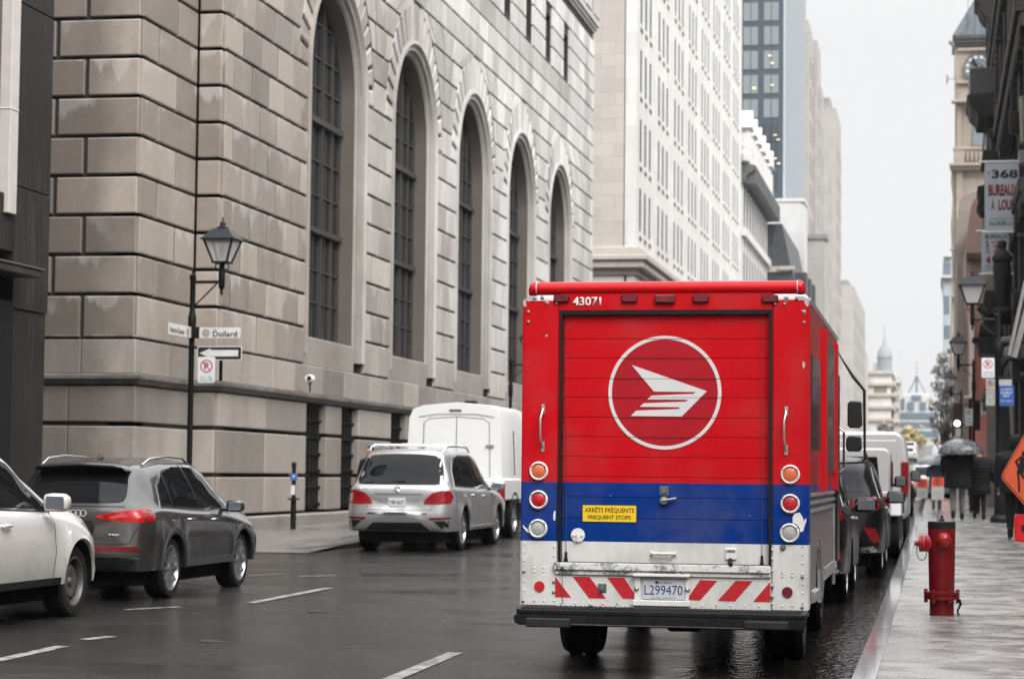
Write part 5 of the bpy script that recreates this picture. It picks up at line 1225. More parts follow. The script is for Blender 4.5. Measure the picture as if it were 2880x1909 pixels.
# ---- white hatchback at left
M_WHT = paint('pearl_white_paint', (.62, .60, .57), .25, .15, .7, .3)
H = dict(L=4.25, W=1.76, zs=.31, ar=.37, wz=.315, wr_=.32, wc=0, tw=.2, wy=[.80, 3.38], rimr=.66,
         top=[(0, 1.0), (.05, 1.12), (.25, 1.36), (.45, 1.46), (1.0, 1.51), (1.7, 1.51), (2.2, 1.43), (2.62, 1.22), (2.95, 1.05), (3.15, 1.0), (3.5, .96), (3.9, .88), (4.12, .78), (4.25, .66)],
         belt=[(0, .98), (1, .98), (2.85, .93), (4.25, .68)], wr=[(0, .68), (1, .74), (2, .74), (3, .78)], rear=[(.2, .04), (.5, .08), (.62, .02), (1.0, .03), (1.2, 0)], front=[(.3, .02), (.5, .06), (.8, 0)], rr=.3, fr=.8, fd=.42, flare=.045)
car2, bv = make_car('white_hatchback', 'white hatchback with steel wheels at the left edge, behind the dark grey crossover', (-9.53, 17.45, 0), H, M_WHT, spokes=0, rim=RIMS)
car2.scale = (1.09, 1.14, 1.14)
decal('window_surround', bv, [(.40, 1.02), (.7, 1.33), (1.1, 1.445), (1.75, 1.455), (2.2, 1.36), (2.82, 1.0), (2.9, .955), (1.5, .985)], 'S', TRIM, car2, off=.004, step=.06)
decal('side_window', bv, [(.55, 1.05), (.8, 1.31), (1.1, 1.40), (1.48, 1.415), (1.52, 1.01)], 'S', CG, car2, off=.009, step=.06)
decal('side_window', bv, [(1.60, 1.005), (1.56, 1.415), (1.75, 1.41), (2.15, 1.31), (2.66, 1.03), (2.68, .985)], 'S', CG, car2, off=.009, step=.06)
decal('chrome_strip', bv, strip([(.55, 1.025), (1.5, .995), (2.85, .955)], .014), 'S', CHROME, car2, off=.012, step=.08)
gap_lines(car2, bv, [[(1.62, .36), (1.58, .5), (1.56, .97)], [(2.83, .38), (2.86, .6), (2.80, .95)], [(1.0, .55), (.95, .9)], [(1.1, .37), (2.8, .37)]], 'S')
decal('sill_trim', bv, [(1.1, .375), (2.95, .375), (2.95, .315), (1.1, .315)], 'S', TRIM, car2, off=.01, step=.08)
handles(car2, bv, [(1.78, .845), (.85, .87)], M_WHT, 1.76)
side_mirror(car2, .88, 2.62, 1.03, M_WHT, 1, .21, .16); side_mirror(car2, -.88, 2.62, 1.03, M_WHT, -1)
for s in (1, -1): decal('headlamp', bv, [(s*.55, .70), (s*.60, .82), (s*.80, .84), (s*.82, .72)], 'F', mat('clear_lamp_lens', (.3, .3, .32), .1), car2, off=.01, step=.06)
decal('rear_window', bv, [(-.55, 1.08), (-.48, 1.38), (.48, 1.38), (.55, 1.08)], 'R', CG, car2, off=.008, step=.08)

# ---- silver SUV
M_SIL = paint('silver_metallic', (.50, .50, .50), .28, .75, .6, .22)
G = dict(L=5.1, W=1.95, zs=.36, ar=.44, wz=.385, wr_=.39, wc=0, tw=.27, wy=[1.05, 4.12], rimr=.66,
         top=[(0, 1.15), (.02, 1.22), (.05, 1.27), (.22, 1.55), (.36, 1.72), (.5, 1.775), (1.2, 1.80), (2.3, 1.80), (2.8, 1.74), (3.3, 1.50), (3.65, 1.28), (3.9, 1.18), (4.3, 1.13), (4.8, 1.03), (5.1, .85)],
         belt=[(0, 1.15), (1, 1.13), (3.5, 1.08), (5.1, .9)], wr=[(0, .70), (.4, .72), (1.2, .76), (2.6, .76), (3.6, .8)],
         rear=[(.2, .02), (.40, .10), (.7, .13), (.78, .05), (1.0, .05), (1.2, .03), (1.3, 0)], rr=.34, rd=.14, flare=.035)
car3, bv = make_car('silver_suv', 'large silver SUV with roof rails and plate Y99 NVT by the barred windows', (-9.18, 37.45, gz(38.5)), G, M_SIL, rz=rad(.0), spokes=5); car3.scale = (.97, 1, .98)
decal('window_surround', bv, [(.42, 1.16), (.55, 1.45), (.85, 1.66), (1.3, 1.73), (2.4, 1.73), (2.8, 1.65), (3.62, 1.16), (3.7, 1.10), (2, 1.13)], 'S', CHROME, car3, off=.004, step=.07)
for p in ([(.50, 1.19), (.62, 1.46), (.90, 1.64), (1.12, 1.68), (1.16, 1.17)], [(1.24, 1.165), (1.2, 1.69), (1.6, 1.705), (2.05, 1.705), (2.15, 1.15)], [(2.24, 1.145), (2.14, 1.70), (2.42, 1.69), (2.78, 1.6), (3.5, 1.16), (3.52, 1.13)]):
    decal('side_window', bv, p, 'S', CG, car3, off=.009, step=.07)
decal('rear_window', bv, smooth_poly([(-.80, 1.20), (-.74, 1.52), (-.66, 1.70), (-.3, 1.735), (.3, 1.735), (.66, 1.70), (.74, 1.52), (.80, 1.20), (.6, 1.185), (-.6, 1.185)], 1), 'R', CG, car3, off=.007, step=.07)
for s in (1, -1):
    decal('tail_lamp', bv, [(s*.47, .85), (s*.50, .93), (s*.62, 1.04), (s*.80, 1.09), (s*.93, 1.08), (s*.96, .98), (s*.94, .86), (s*.7, .84)], 'R', REDL, car3, off=.014, step=.06, skirt=.025)
    decal('bumper_reflector', bv, [(s*.58, .605), (s*.94, .62), (s*.94, .585), (s*.60, .57)], 'R', REDD, car3, off=.008, step=.06)
    decal('bumper_vent', bv, [(s*.66, .55), (s*.92, .56), (s*.91, .42), (s*.80, .42)], 'R', TRIM, car3, off=.006, step=.06)
decal('lower_grille', bv, [(-.44, .52), (.44, .52), (.60, .38), (-.60, .38)], 'R', TRIM, car3, off=.006, step=.08)
decal('chrome_strip', bv, strip([(-.55, .68), (.55, .68)], .025), 'R', CHROME, car3, off=.012, step=.08)
decal('chrome_strip', bv, strip([(-.44, 1.02), (.44, 1.02)], .02), 'R', mat('dark_slot', (.12, .12, .12), .4), car3, off=.008, step=.08)
gap_lines(car3, bv, [[(-.66, 1.0), (-.62, .74), (.62, .74), (.66, 1.0)]], 'R'); gap_lines(car3, bv, [[(1.5, .5), (1.48, .8), (1.3, 1.12)], [(2.2, .5), (2.22, 1.12)], [(3.5, .5), (3.55, 1.08)]], 'S')
BV = bv
plate(car3, -.02, -.055, .875, .31, .155, 'Y99 NVT')
b = MB(); b.lathe([(.05, -.008), (.062, -.008), (.062, .008), (.05, .008), (.05, -.008)], (-.02, rear_y(bv, -.02, 1.10)-.012, 1.10), 'y', 24, cap=False)
for a in (90, 210, 330): b.tube([(-.02, rear_y(bv, 0, 1.1)-.012, 1.10), (-.02+.055*math.cos(rad(a)), rear_y(bv, 0, 1.1)-.012, 1.10+.055*math.sin(rad(a)))], .006, 5)
b.build('round_badge', CHROME, car3, smooth=40, world=False)
text_mesh('badge_letters', 'GL350', CHROME, car3, parent_loc(car3)+Vector((-.66, rear_y(bv, -.66, 1.12)-.01, 1.12)), (1, 0, 0), (0, 0, 1), w=.2, h=.032, off=.02, depth=.006)
decal('leaf_sticker', bv, [(-.60, .80), (-.57, .83), (-.545, .80), (-.555, .77), (-.59, .77)], 'R', mat('dull_red_sticker', (.25, .08, .06), .6), car3, off=.004, step=.04)
handles(car3, bv, [(1.75, 1.0), (2.7, .98)], CHROME, 1.95)
rail(car3, (.72, -.72), [(.5, 1.78), (.65, 1.87), (1.4, 1.89), (2.3, 1.88), (2.6, 1.80)], CHROME, .02)
for yq in (.95, 1.9): b = MB(); b.tube([(-.74, yq, 1.90), (.74, yq, 1.90)], .022, 6); b.build('roof_crossbar', CHROME, car3, world=False)
b = MB(); b.tube([(.99, 1.55, .40), (.99, 3.6, .40)], .035, 8); b.build('running_board', CHROME, car3, world=False)
b = MB(); b.tube([(.1, -.01, 1.25), (-.1, .0, 1.24), (-.28, .01, 1.225)], [.025, .016, .01], 6); b.build('rear_wiper', TRIM, car3, world=False)
side_mirror(car3, .98, 3.45, 1.16, M_SIL, 1, .22, .17); side_mirror(car3, -.98, 3.45, 1.16, M_SIL, -1, .22, .17)

# ---- white pickup with tall white cap
PU = thing('capped_pickup', (-9.55, 43.75, gz(45)), 'tall white pickup truck with a boxy double-door cap, parked beyond the silver SUV', 'truck')
M_PUW = paint('white_truck_paint', (.70, .70, .69), .3, .05, .5, .2)
hw = 1.0
b = MB(); prof = [(-1.06, 1.2), (-1.0, 2.45), (-.92, 2.62), (-.7, 2.70), (0, 2.76), (.7, 2.70), (.84, 2.62), (.90, 2.45), (.96, 1.2)]
def sc_ring(k, y, zc=1.9): return [(x*k, y, zc+(z-zc)*k) for x, z in prof]
b.loft([sc_ring(.985, 0), sc_ring(1, .05), sc_ring(1, 2.9), sc_ring(.98, 3.0)], 0, True, True); cap_ = b.build('cap', M_PUW, PU, smooth=30, world=False)
bm = bmesh.new(); bm.from_mesh(cap_.data); cbv = BVHTree.FromBMesh(bm); bm.free()
gapm = mat('door_gap_grey', (.14, .15, .16), .6)
for s in (1, -1):
    decal('cap_door', cbv, [(s*.01, 2.45), (s*.55, 2.41), (s*.66, 2.33), (s*.68, 1.24), (s*.01, 1.24)], 'R', M_PUW, PU, off=.012, step=.15)
    decal('door_gap', cbv, strip([(0, 2.465), (s*.56, 2.425), (s*.68, 2.34), (s*.70, 1.22)], .016), 'R', gapm, PU, off=.006, step=.1)
    decal('door_panel_press', cbv, smooth_poly([(s*.12, 2.15), (s*.5, 2.15), (s*.5, 1.4), (s*.12, 1.4)], 1), 'R', M_PUW, PU, off=.02, step=.15)
    b = MB(); b.box(s*.62, s*.78, -.045, -.005, 1.86, 1.90); b.build('door_hinge', mat('grey_hinge', (.2, .2, .2), .5), PU, world=False)
decal('door_gap', cbv, strip([(0, 2.46), (0, 1.22)], .012), 'R', gapm, PU, off=.014, step=.1)
decal('gutter', cbv, strip([(-.78, 2.46), (-.4, 2.52), (.4, 2.52), (.78, 2.46)], .022), 'R', mat('pale_grey_gutter', (.3, .31, .32), .5), PU, off=.01, step=.1)
b = MB(); b.box(-.15, .1, -.02, 0, 2.58, 2.61); b.build('brake_lamp', REDD, PU, world=False)
b = MB(); b.box(.1, .3, .3, .6, 2.72, 2.80); b.build('roof_beacon', TRIM, PU, world=False)
b = MB(); b.box(-hw, hw, -.05, 2.95, .78, 1.22); b.box(-hw, hw, -.07, .1, .55, .8); b.build('bed', M_PUW, PU, bevel=.03, smooth=40, world=False)
b = MB(); b.box(-hw+.02, hw-.02, -.16, -.07, .5, .68); b.build('rear_bumper', mat('grey_bumper_steel', (.3, .3, .3), .35, .7), PU, bevel=.02, world=False)
for s in (1, -1):
    b = MB(); b.box(s*.84, s*1.008, -.075, .05, .78, 1.12); b.build('tail_lamp', REDL, PU, bevel=.012, world=False)
b = MB(); b.box(-hw, hw, 3.1, 4.6, .5, 1.25); b.box(-hw+.1, hw-.1, 3.15, 4.5, 1.25, 1.9); b.box(-hw, hw, 4.6, 5.7, .5, 1.3); b.build('cab', M_PUW, PU, bevel=.08, smooth=40, world=False)
b = MB(); b.box(-.8, .8, .1, 5.5, .35, .7); b.build('underbody', UNDER, PU, world=False)
for y in (1.15, 4.7):
    for s in (1, -1): wheel(PU, s*(hw-.14), y, .40, .40, .26, s, 6)
b = MB()
for s in (1,): b.lathe([(.46, -.01), (.5, -.01), (.5, .01), (.46, .01), (.46, -.01)], (s*hw, 1.15, .45), 'x', 24, cap=False)
b.build('wheel_arch_trim', TRIM, PU, world=False)
b = MB(); b.tube([(1.0, .9, 2.2), (1.03, .95, 1.3)], .012, 5); b.build('side_rod', TRIM, PU, world=False)

# ---- black SUV directly ahead of the mail truck
M_BLK = paint('black_paint', (.004, .004, .005), .22, .0, .06, .0)
M_BLK.node_tree.nodes['Principled BSDF'].inputs['Specular IOR Level'].default_value = .22
K = dict(L=4.6, W=1.88, zs=.36, ar=.42, wz=.36, wr_=.37, wc=0, tw=.24, wy=[.92, 3.6], rimr=.68,
         top=[(0, 1.15), (.03, 1.2), (.08, 1.25), (.30, 1.52), (.48, 1.62), (.7, 1.66), (1.4, 1.69), (2.1, 1.67), (2.6, 1.5), (3.0, 1.28), (3.3, 1.15), (3.8, 1.08), (4.3, .98), (4.6, .8)],
         belt=[(0, 1.1), (1, 1.1), (3.2, 1.02), (4.6, .8)], wr=[(0, .70), (1, .76), (3, .8)],
         rear=[(.2, .02), (.4, .1), (.7, .12), (.8, .06), (1.1, .04), (1.3, 0)], rr=.34, rd=.14, flare=.03)
def black_suv(label, loc, rz=0, lamp=REDL, body=M_BLK):
    c, bv = make_car('black_suv', label, loc, K, body, rz=rz, group='dark SUVs parked ahead of the mail truck')
    decal('window_surround', bv, [(.45, 1.13), (.62, 1.42), (1.0, 1.585), (1.8, 1.60), (2.3, 1.5), (3.1, 1.1), (3.15, 1.05), (1.8, 1.09)], 'S', CHROME, c, off=.004, step=.08)
    for p in ([(.55, 1.15), (.68, 1.40), (1.0, 1.54), (1.08, 1.13)], [(1.15, 1.13), (1.08, 1.55), (1.75, 1.57), (1.9, 1.11)], [(1.98, 1.105), (1.85, 1.565), (2.28, 1.47), (2.98, 1.1)]): decal('side_window', bv, p, 'S', CG, c, off=.009, step=.08)
    decal('rear_window', bv, [(-.66, 1.22), (-.58, 1.50), (0, 1.54), (.58, 1.50), (.66, 1.22)], 'R', CG, c, off=.007, step=.08)
    for s in (1, -1):
        decal('tail_lamp', bv, [(s*.5, .98), (s*.52, 1.12), (s*.9, 1.16), (s*.93, .99), (s*.7, .93)], 'R', lamp, c, off=.013, step=.06, skirt=.02)
        decal('bumper_reflector', bv, [(s*.66, .72), (s*.83, .71), (s*.90, .50), (s*.80, .50)], 'R', REDL, c, off=.01, step=.05)
        decal('exhaust_surround', bv, [(s*.5, .42), (s*.8, .46), (s*.88, .38), (s*.55, .36)], 'R', RIM, c, off=.006, step=.05)
        side_mirror(c, s*.94, 3.0, 1.12, body, s, .26, .19)
    rail(c, (.66, -.66), [(.6, 1.66), (.75, 1.73), (1.3, 1.76), (2.0, 1.73), (2.2, 1.66)], TRIM)
    decal('chrome_strip', bv, strip([(-.45, .96), (.45, .96)], .03), 'R', CHROME, c, off=.01, step=.08)
    handles(c, bv, [(1.5, .98), (2.4, .96)], CHROME, 1.88)
    return c
black_suv('glossy black SUV nearest beyond the mail truck, with slanted red reflector', (-1.93, 25.4, gz(26.5)))
black_suv('second black SUV along the kerb, between the nearest black SUV and the boxy off-roader', (-1.66, 31.4, gz(32.5)))
# ---- boxy white four-wheel drive
J = thing('boxy_off_roader', (-1.55, 37.6, gz(39)), 'boxy white and black off-roader with upright tail beyond the black SUVs', 'car')
M_JW = paint('off_white_paint', (.44, .44, .44), .3, .1, .5, .25)
b = MB(); b.prism([(-.8, 1.12), (-.8, 1.78), (-.72, 1.86), (.72, 1.86), (.8, 1.78), (.8, 1.12)], 'y', .05, 2.3); b.build('cabin', M_JW, J, bevel=.03, smooth=40, world=False)
b = MB(); b.prism([(0, .55), (0, 1.14), (2.5, 1.14), (3.9, 1.05), (4.0, .95), (4.0, .6), (3.65, .6), (3.5, .85), (3.1, .9), (2.75, .6), (1.3, .6), (1.1, .88), (.6, .9), (.3, .6)], 'x', -.78, .78); b.build('body', M_JW, J, bevel=.03, smooth=40, world=False)
for y in (.85, 3.25):
    for s in (1, -1):
        b = MB(); b.prism([(y-.5, .72), (y-.38, .98), (y-.2, 1.04), (y+.2, 1.04), (y+.38, .98), (y+.5, .72), (y+.42, .72), (y+.3, .92), (y-.3, .92), (y-.42, .72)], 'x', s*.78, s*.98); b.build('wheel_flare', M_JW if y < 1 else TRIM, J, bevel=.02, world=False)
        wheel(J, s*.82, y, .40, .40, .26, s, 5)
b = MB(); b.prism([(-.62, 1.25), (-.58, 1.72), (.58, 1.72), (.62, 1.25)], 'y', .02, .06); b.build('rear_window', CG, J, bevel=.015, world=False)
b = MB(); b.prism([(.2, 1.22), (.25, 1.74), (1.1, 1.74), (1.1, 1.22)], 'x', .795, .81); b.prism([(1.2, 1.22), (1.2, 1.74), (1.9, 1.74), (2.15, 1.22)], 'x', .795, .81); b.build('side_window', CG, J, world=False)
b = MB(); b.lathe([(.2, -.3), (.36, -.3), (.40, -.24), (.40, -.08), (.36, -.03), (0, -.03)], (-.1, 0, 1.02), 'y', 28); b.build('spare_wheel', TYRE, J, smooth=40, world=False)
for s in (1, -1):
    b = MB(); b.box(s*.62, s*.79, -.05, .02, .86, 1.06); b.build('tail_lamp', REDL, J, bevel=.01, world=False)
b = MB(); b.box(-.8, .8, -.14, .02, .5, .68); b.build('rear_bumper', TRIM, J, bevel=.02, world=False)
b = MB(); b.box(-.6, .6, .2, 3.8, .35, .62); b.build('underbody', UNDER, J, world=False); side_mirror(J, .84, 2.35, 1.30, TRIM, 1, .2, .2)
# ---- white panel van
V = thing('white_panel_van', (-1.5, 44.5, gz(47)), 'white panel van with tall red tail lamp strip parked beyond the off-roader', 'van')
b = MB(); b.prism([(-.95, .5), (-.97, 1.3), (-.88, 2.1), (-.75, 2.22), (.75, 2.22), (.88, 2.1), (.97, 1.3), (.95, .5)], 'y', 0, 4.0); b.prism([(-.95, .5), (-.95, 1.25), (.95, 1.25), (.95, .5)], 'y', 4.0, 5.0); b.build('body', M_JW, V, bevel=.06, smooth=40, world=False)
for s in (1, -1):
    b = MB(); b.box(s*.82, s*.965, -.03, .05, .95, 1.62); b.build('tail_lamp', REDL, V, bevel=.01, world=False)
    b = MB(); b.box(s*.02, s*.74, -.02, .02, .75, 2.05); b.build('rear_door', M_JW, V, bevel=.015, world=False)
    for y in (.9, 4.1): wheel(V, s*.83, y, .34, .34, .22, s, 6)
side_mirror(V, .98, 3.9, 1.35, TRIM, 1, .2, .25)
# ---- traffic far up the street
FC = dict(L=4.5, W=1.8, zs=.33, ar=.38, wz=.33, wr_=.33, wc=0, tw=.22, wy=[.9, 3.55],
          top=[(0, .95), (.1, 1.02), (.35, 1.30), (.6, 1.44), (1.5, 1.5), (2.1, 1.46), (2.8, 1.15), (3.2, 1.0), (4.2, .85), (4.5, .7)], belt=[(0, .93), (3, .92), (4.5, .7)], wr=[(0, .7), (1, .75), (3, .8)], rear=[(.2, 0), (.5, .06), (1, 0)], rr=.3)
def far_car(label, loc, col, lamp=REDL, nm='car'):
    c, bv = make_car(nm, label, loc, FC, col, group='cars far up the street')
    decal('rear_window', bv, [(-.55, 1.05), (-.5, 1.38), (.5, 1.38), (.55, 1.05)], 'R', CG, c, off=.008, step=.1)
    decal('side_window', bv, [(.5, 1.0), (.8, 1.37), (1.6, 1.42), (2.2, 1.32), (2.8, 1.0)], 'S', CG, c, off=.008, step=.1)
    for s in (1, -1): decal('tail_lamp', bv, [(s*.55, .78), (s*.55, .92), (s*.86, .92), (s*.86, .78)], 'R', lamp, c, off=.012, step=.08)
    return c
M_SV2 = paint('pale_silver_paint', (.5, .52, .54), .3, .5, .4)
LITR = mat('bright_brake_lamp', (1, .12, .06), .3, emit=6)
p = atY(2618, 1400, 92); far_car('pale car with bright red brake lamps lit, beyond the parked van', (p.x-.1, 90, gz(91)), M_SV2, LITR)
far_car('dark car parked at the kerb in front of the car with lit brake lamps', (-1.6, 72, gz(73)), M_BLK)
far_car('silver car parked at the kerb beyond the white panel van', (-1.6, 54, gz(56)), M_SV2)
proto = far_car('white car nearest in the far queue climbing the street', (-3.2, 175, gz(176)), M_JW)
for i, (x, y, lb) in enumerate(((-5.2, 195, 'white car second in the far queue, in the left lane of the hill'), (-2.6, 212, 'white car third in the far queue, close to the right kerb'), (-4.6, 240, 'white car fourth in the far queue on the upper slope'), (-3.0, 262, 'white car fifth in the far queue near the yellowing tree'), (-5.4, 290, 'last white car of the far queue at the top of the slope'))):
    c = copy_tree(proto); c.location = (x, y, gz(y)+.0); c['label'] = lb
# ================================================================ mail truck (the subject)
YR, X0, X1, ZB_, ZT_ = 17.0, -3.19, -.955, .475, 2.86
def R(px, py, Y=YR): return atY(px, py, Y)
def r5(x, y, Y=YR): return atY(1420+x/2.414, 760+y/2.414, Y)
def r6(x, y, Y=YR): return atY(1420+x/2.414, 1280+y/2.414, Y)
z_rb = R(1870, 1358).z; z_bw = R(1870, 1526).z
TK = thing('mail_truck', ((X0+X1)/2, YR, 0), 'red, blue and white step van mail truck with roll-up rear door and round bird emblem', 'truck')
def livery(name, side=False):
    m, nt, N, L, b = newmat(name); pos = geo_pos(N); s = N('ShaderNodeSeparateXYZ'); L(pos, s.inputs[0]); z = s.outputs['Z']
    red, blue, white = (.52, .002, .007), (.0, .030, .205), (.66, .65, .62)
    c = mixc(N, L, math_node(N, L, 'GREATER_THAN', z, z_rb), blue, red)
    c = mixc(N, L, math_node(N, L, 'GREATER_THAN', z, z_bw), white, c)
    fine = noise(N, L, pos, 55, 6, .7); big = noise(N, L, pos, 7, 4, .6)
    edge = N('ShaderNodeMapRange'); edge.inputs['From Min'].default_value = 2.55; edge.inputs['From Max'].default_value = 2.85; L(z, edge.inputs['Value'])
    low = N('ShaderNodeMapRange'); low.inputs['From Min'].default_value = 1.02; low.inputs['From Max'].default_value = .6; L(z, low.inputs['Value'])
    amt = math_node(N, L, 'ADD', math_node(N, L, 'MULTIPLY', edge.outputs[0], .035), math_node(N, L, 'MULTIPLY', low.outputs[0], .055))
    chip = math_node(N, L, 'GREATER_THAN', math_node(N, L, 'ADD', math_node(N, L, 'ADD', math_node(N, L, 'MULTIPLY', fine, .55), math_node(N, L, 'MULTIPLY', big, .45)), amt), .695)
    c = mixc(N, L, math_node(N, L, 'MULTIPLY', chip, .85), c, (.24, .25, .26))
    gr = noise(N, L, mapping(N, L, pos, (9, 1, .8)), 3, 5, .7); gm = N('ShaderNodeMapRange'); gm.inputs['From Min'].default_value = .3; gm.inputs['To Min'].default_value = .84; gm.inputs['To Max'].default_value = 1.03; L(gr, gm.inputs['Value'])
    scr = noise(N, L, mapping(N, L, pos, (30, 1, 3)), 5, 4, .8); sm2 = math_node(N, L, 'MULTIPLY', math_node(N, L, 'SUBTRACT', scr, .69, True), 9, True); c = mixc(N, L, math_node(N, L, 'MULTIPLY', sm2, .35), c, (.55, .5, .48))
    spk = math_node(N, L, 'GREATER_THAN', noise(N, L, pos, 38, 3, .6), .735); c = mixc(N, L, math_node(N, L, 'MULTIPLY', spk, .55), c, (.42, .38, .36))
    film = noise(N, L, pos, 2.2, 5, .6); fm = N('ShaderNodeMapRange'); fm.inputs['From Min'].default_value = .48; fm.inputs['From Max'].default_value = .72; L(film, fm.inputs['Value']); lowg = N('ShaderNodeMapRange'); lowg.inputs['From Min'].default_value = 1.5; lowg.inputs['From Max'].default_value = .5; lowg.inputs['To Min'].default_value = .12; lowg.inputs['To Max'].default_value = .5; L(z, lowg.inputs['Value']); c = mixc(N, L, math_node(N, L, 'MULTIPLY', fm.outputs[0], lowg.outputs[0]), c, (.17, .15, .135))
    vm = N('ShaderNodeVectorMath'); vm.operation = 'SCALE'; L(c, vm.inputs[0]); L(gm.outputs[0], vm.inputs['Scale']); L(vm.outputs[0], b.inputs['Base Color'])
    b.inputs['Roughness'].default_value = .22 if side else .5; b.inputs['Specular IOR Level'].default_value = .5 if side else .12; b.inputs['Coat Weight'].default_value = 0 if not side else .4; b.inputs['Coat Roughness'].default_value = .12
    bp = N('ShaderNodeBump'); bp.inputs['Strength'].default_value = .12; bp.inputs['Distance'].default_value = .004; L(big, bp.inputs['Height']); L(bp.outputs[0], b.inputs['Normal'])
    return m
M_LIV = livery('worn_mail_livery'); M_LIVS = livery('glossy_side_livery', True)
M_RED = mat('worn_red_paint', (.50, .003, .008), .3, var=.06, spec=.3); M_WPT = mat('scuffed_white_paint', (.66, .65, .62), .45, var=.08, scale=9)
m, nt, N_, L_, bq = newmat('corroded_white_sill'); p_ = geo_pos(N_); n_ = math_node(N_, L_, 'ADD', math_node(N_, L_, 'MULTIPLY', noise(N_, L_, p_, 45, 6, .75), .5), math_node(N_, L_, 'MULTIPLY', noise(N_, L_, p_, 6, 3), .5)); rq = ramp(N_, [(.50, (.64, .63, .60)), (.545, (.30, .31, .32)), (.60, (.15, .16, .17))]); L_(n_, rq.inputs[0]); L_(rq.outputs[0], bq.inputs['Base Color']); bq.inputs['Roughness'].default_value = .55; M_CORR = m
DX0, DX1 = R(1572, 1200).x, R(2171, 1200).x       # door opening
DZ1, DZ0 = R(1870, 871).z, R(1870, 1588).z
LX0, LX1 = r6(340, 900).x, r6(1805, 900).x
ZL = r6(1070, 745).z
# rear frame pieces: corner posts, header; front face Y=17
b = MB(); b.box(X0, DX0, YR, YR+.25, ZB_, ZT_+.0); b.build('corner_post', M_LIV, TK, bevel=.012, seg=2)
b = MB(); b.box(DX1, X1, YR, YR+.25, ZB_, ZT_+.0); b.build('corner_post', M_LIV, TK, bevel=.012, seg=2)
b = MB(); b.box(DX0+.002, DX1-.002, YR+.003, YR+.25, DZ1, 2.925); b.build('header_panel', M_LIV, TK)
# jamb (black rubber)
b = MB(); w_ = .022
b.box(DX0, DX0+w_, YR-.004, YR+.2, DZ0, DZ1); b.box(DX1-w_, DX1, YR-.004, YR+.2, DZ0, DZ1); b.box(DX0+w_, DX1-w_, YR+.004, YR+.2, DZ1-.035, DZ1-.001); b.box(DX0+w_, DX1-w_, YR-.003, YR+.2, DZ0-.006, DZ0+.008)
b.build('door_seal', TRIM, TK)
# roll-up door slats
lines = [952, 1006, 1064, 1117, 1174, 1229, 1286, 1342, 1400, 1460]
zs_ = [DZ1-.035]+[R(1870, y).z for y in lines]+[DZ0+.008]
dr = thing('roll_up_door', ((DX0+DX1)/2, YR+.05, DZ0), None, None); dr.location = dr.location-TK.location; dr.parent = TK; del_ = None
b = MB()
for a, c in zip(zs_, zs_[1:]): b.box(DX0+w_+.001, DX1-w_-.001, YR+.045, YR+.09, c+.0016, a-.0016)
b.build('door_slats', M_LIV, dr, bevel=.0025)
b = MB(); b.box(DX0, DX1, YR+.088, YR+.1, DZ0, DZ1); b.build('door_backing', UNDER, dr)
# emblem
ec = r5(1085, 830, YR+.045); s_ = (r5(1470, 830).x-r5(700, 830).x)/2
EM = thing('bird_emblem', (ec.x, YR+.045, ec.z), None, None)
EM.location = EM.location-parent_loc(dr); EM.parent = dr
b = MB(); ring_mesh(b, (ec.x, ec.z), s_*.938, s_, 'y', YR+.0405, YR+.0449, 72); b.build('ring', mat('emblem_grey_white', (.57, .56, .55), .45, var=.03), EM)
b = MB(); b.lathe([(0, YR+.0425), (s_*.938, YR+.0425), (s_*.938, YR+.0449), (0, YR+.0449)], (ec.x, 0, ec.z), 'y', 72); b.build('disc', mat('emblem_dark_red', (.35, .010, .018), .5, var=.05, spec=.12), EM)
b = MB(); wing = [(860, 642), (1372, 820), (1200, 992), (855, 988), (890, 952), (1178, 941), (1192, 929), (915, 926), (943, 902), (1228, 891), (1243, 878), (967, 876), (994, 850), (1281, 838), (1294, 826), (1012, 823)]
b.prism([(r5(x, y, YR+.04).x, r5(x, y, YR+.04).z) for x, y in wing], 'y', YR+.039, YR+.0424); b.build('wing', mat('emblem_grey_white', (.57, .56, .55)), EM)
for z_ in [R(1870, y).z for y in lines]:
    if abs(z_-ec.z) < s_:
        b = MB(); h = math.sqrt(s_**2-(z_-ec.z)**2); b.box(ec.x-h, ec.x+h, YR+.0382, YR+.0449, z_-.0014, z_+.0014); b.build('slat_joint', mat('dark_joint_line', (.06, .008, .01), .8), EM)  # dark line across the emblem at each slat joint
# roof cap tube + corners + roof
zt = R(1870, 790).z; zc = (zt+R(1870, 828).z)/2; rc = (zt-R(1870, 828).z)/2
xa, xb = r5(212, 100).x, r5(1990, 100).x
b = MB(); b.lathe([(rc, xa), (rc, xb)], (0, YR+.035, zc), 'x', 24); b.build('roof_edge_roll', M_RED, TK, smooth=40)
for a, c in ((X0+.045, xa), (xb, X1-.03)):
    b = MB(); o = -1 if a < -2 else 1
    b.loft([[(x, YR+.035-math.cos(t)*rr, zc+math.sin(t)*rr-dz) for t in [2*math.pi*i/16 for i in range(16)]] for x, rr, dz in (((c, rc*1.08, 0), (lerp(c, a, .4), rc*1.08, .002), (lerp(c, a, .85), rc*.85, .012), (a, rc*.5, .02)) if o < 0 else ((a, rc*1.08, 0), (lerp(a, c, .4), rc*1.08, .002), (lerp(a, c, .85), rc*.85, .012), (c, rc*.5, .02)))])
    b.build('roof_corner_cap', M_RED, TK, smooth=50)
for x in (xa, xb):
    b = MB(); b.lathe([(rc*1.05, x-.008), (rc*1.05, x+.008)], (0, YR+.035, zc), 'x', 20); b.build('sealant_band', mat('flaking_sealant', (.45, .45, .45), .7, var=.3, scale=40), TK)
b = MB(); b.box(X0+.02, X1-.02, YR+.26, 22.1, 2.84, 2.93); b.build('roof', M_WPT, TK, bevel=.03)
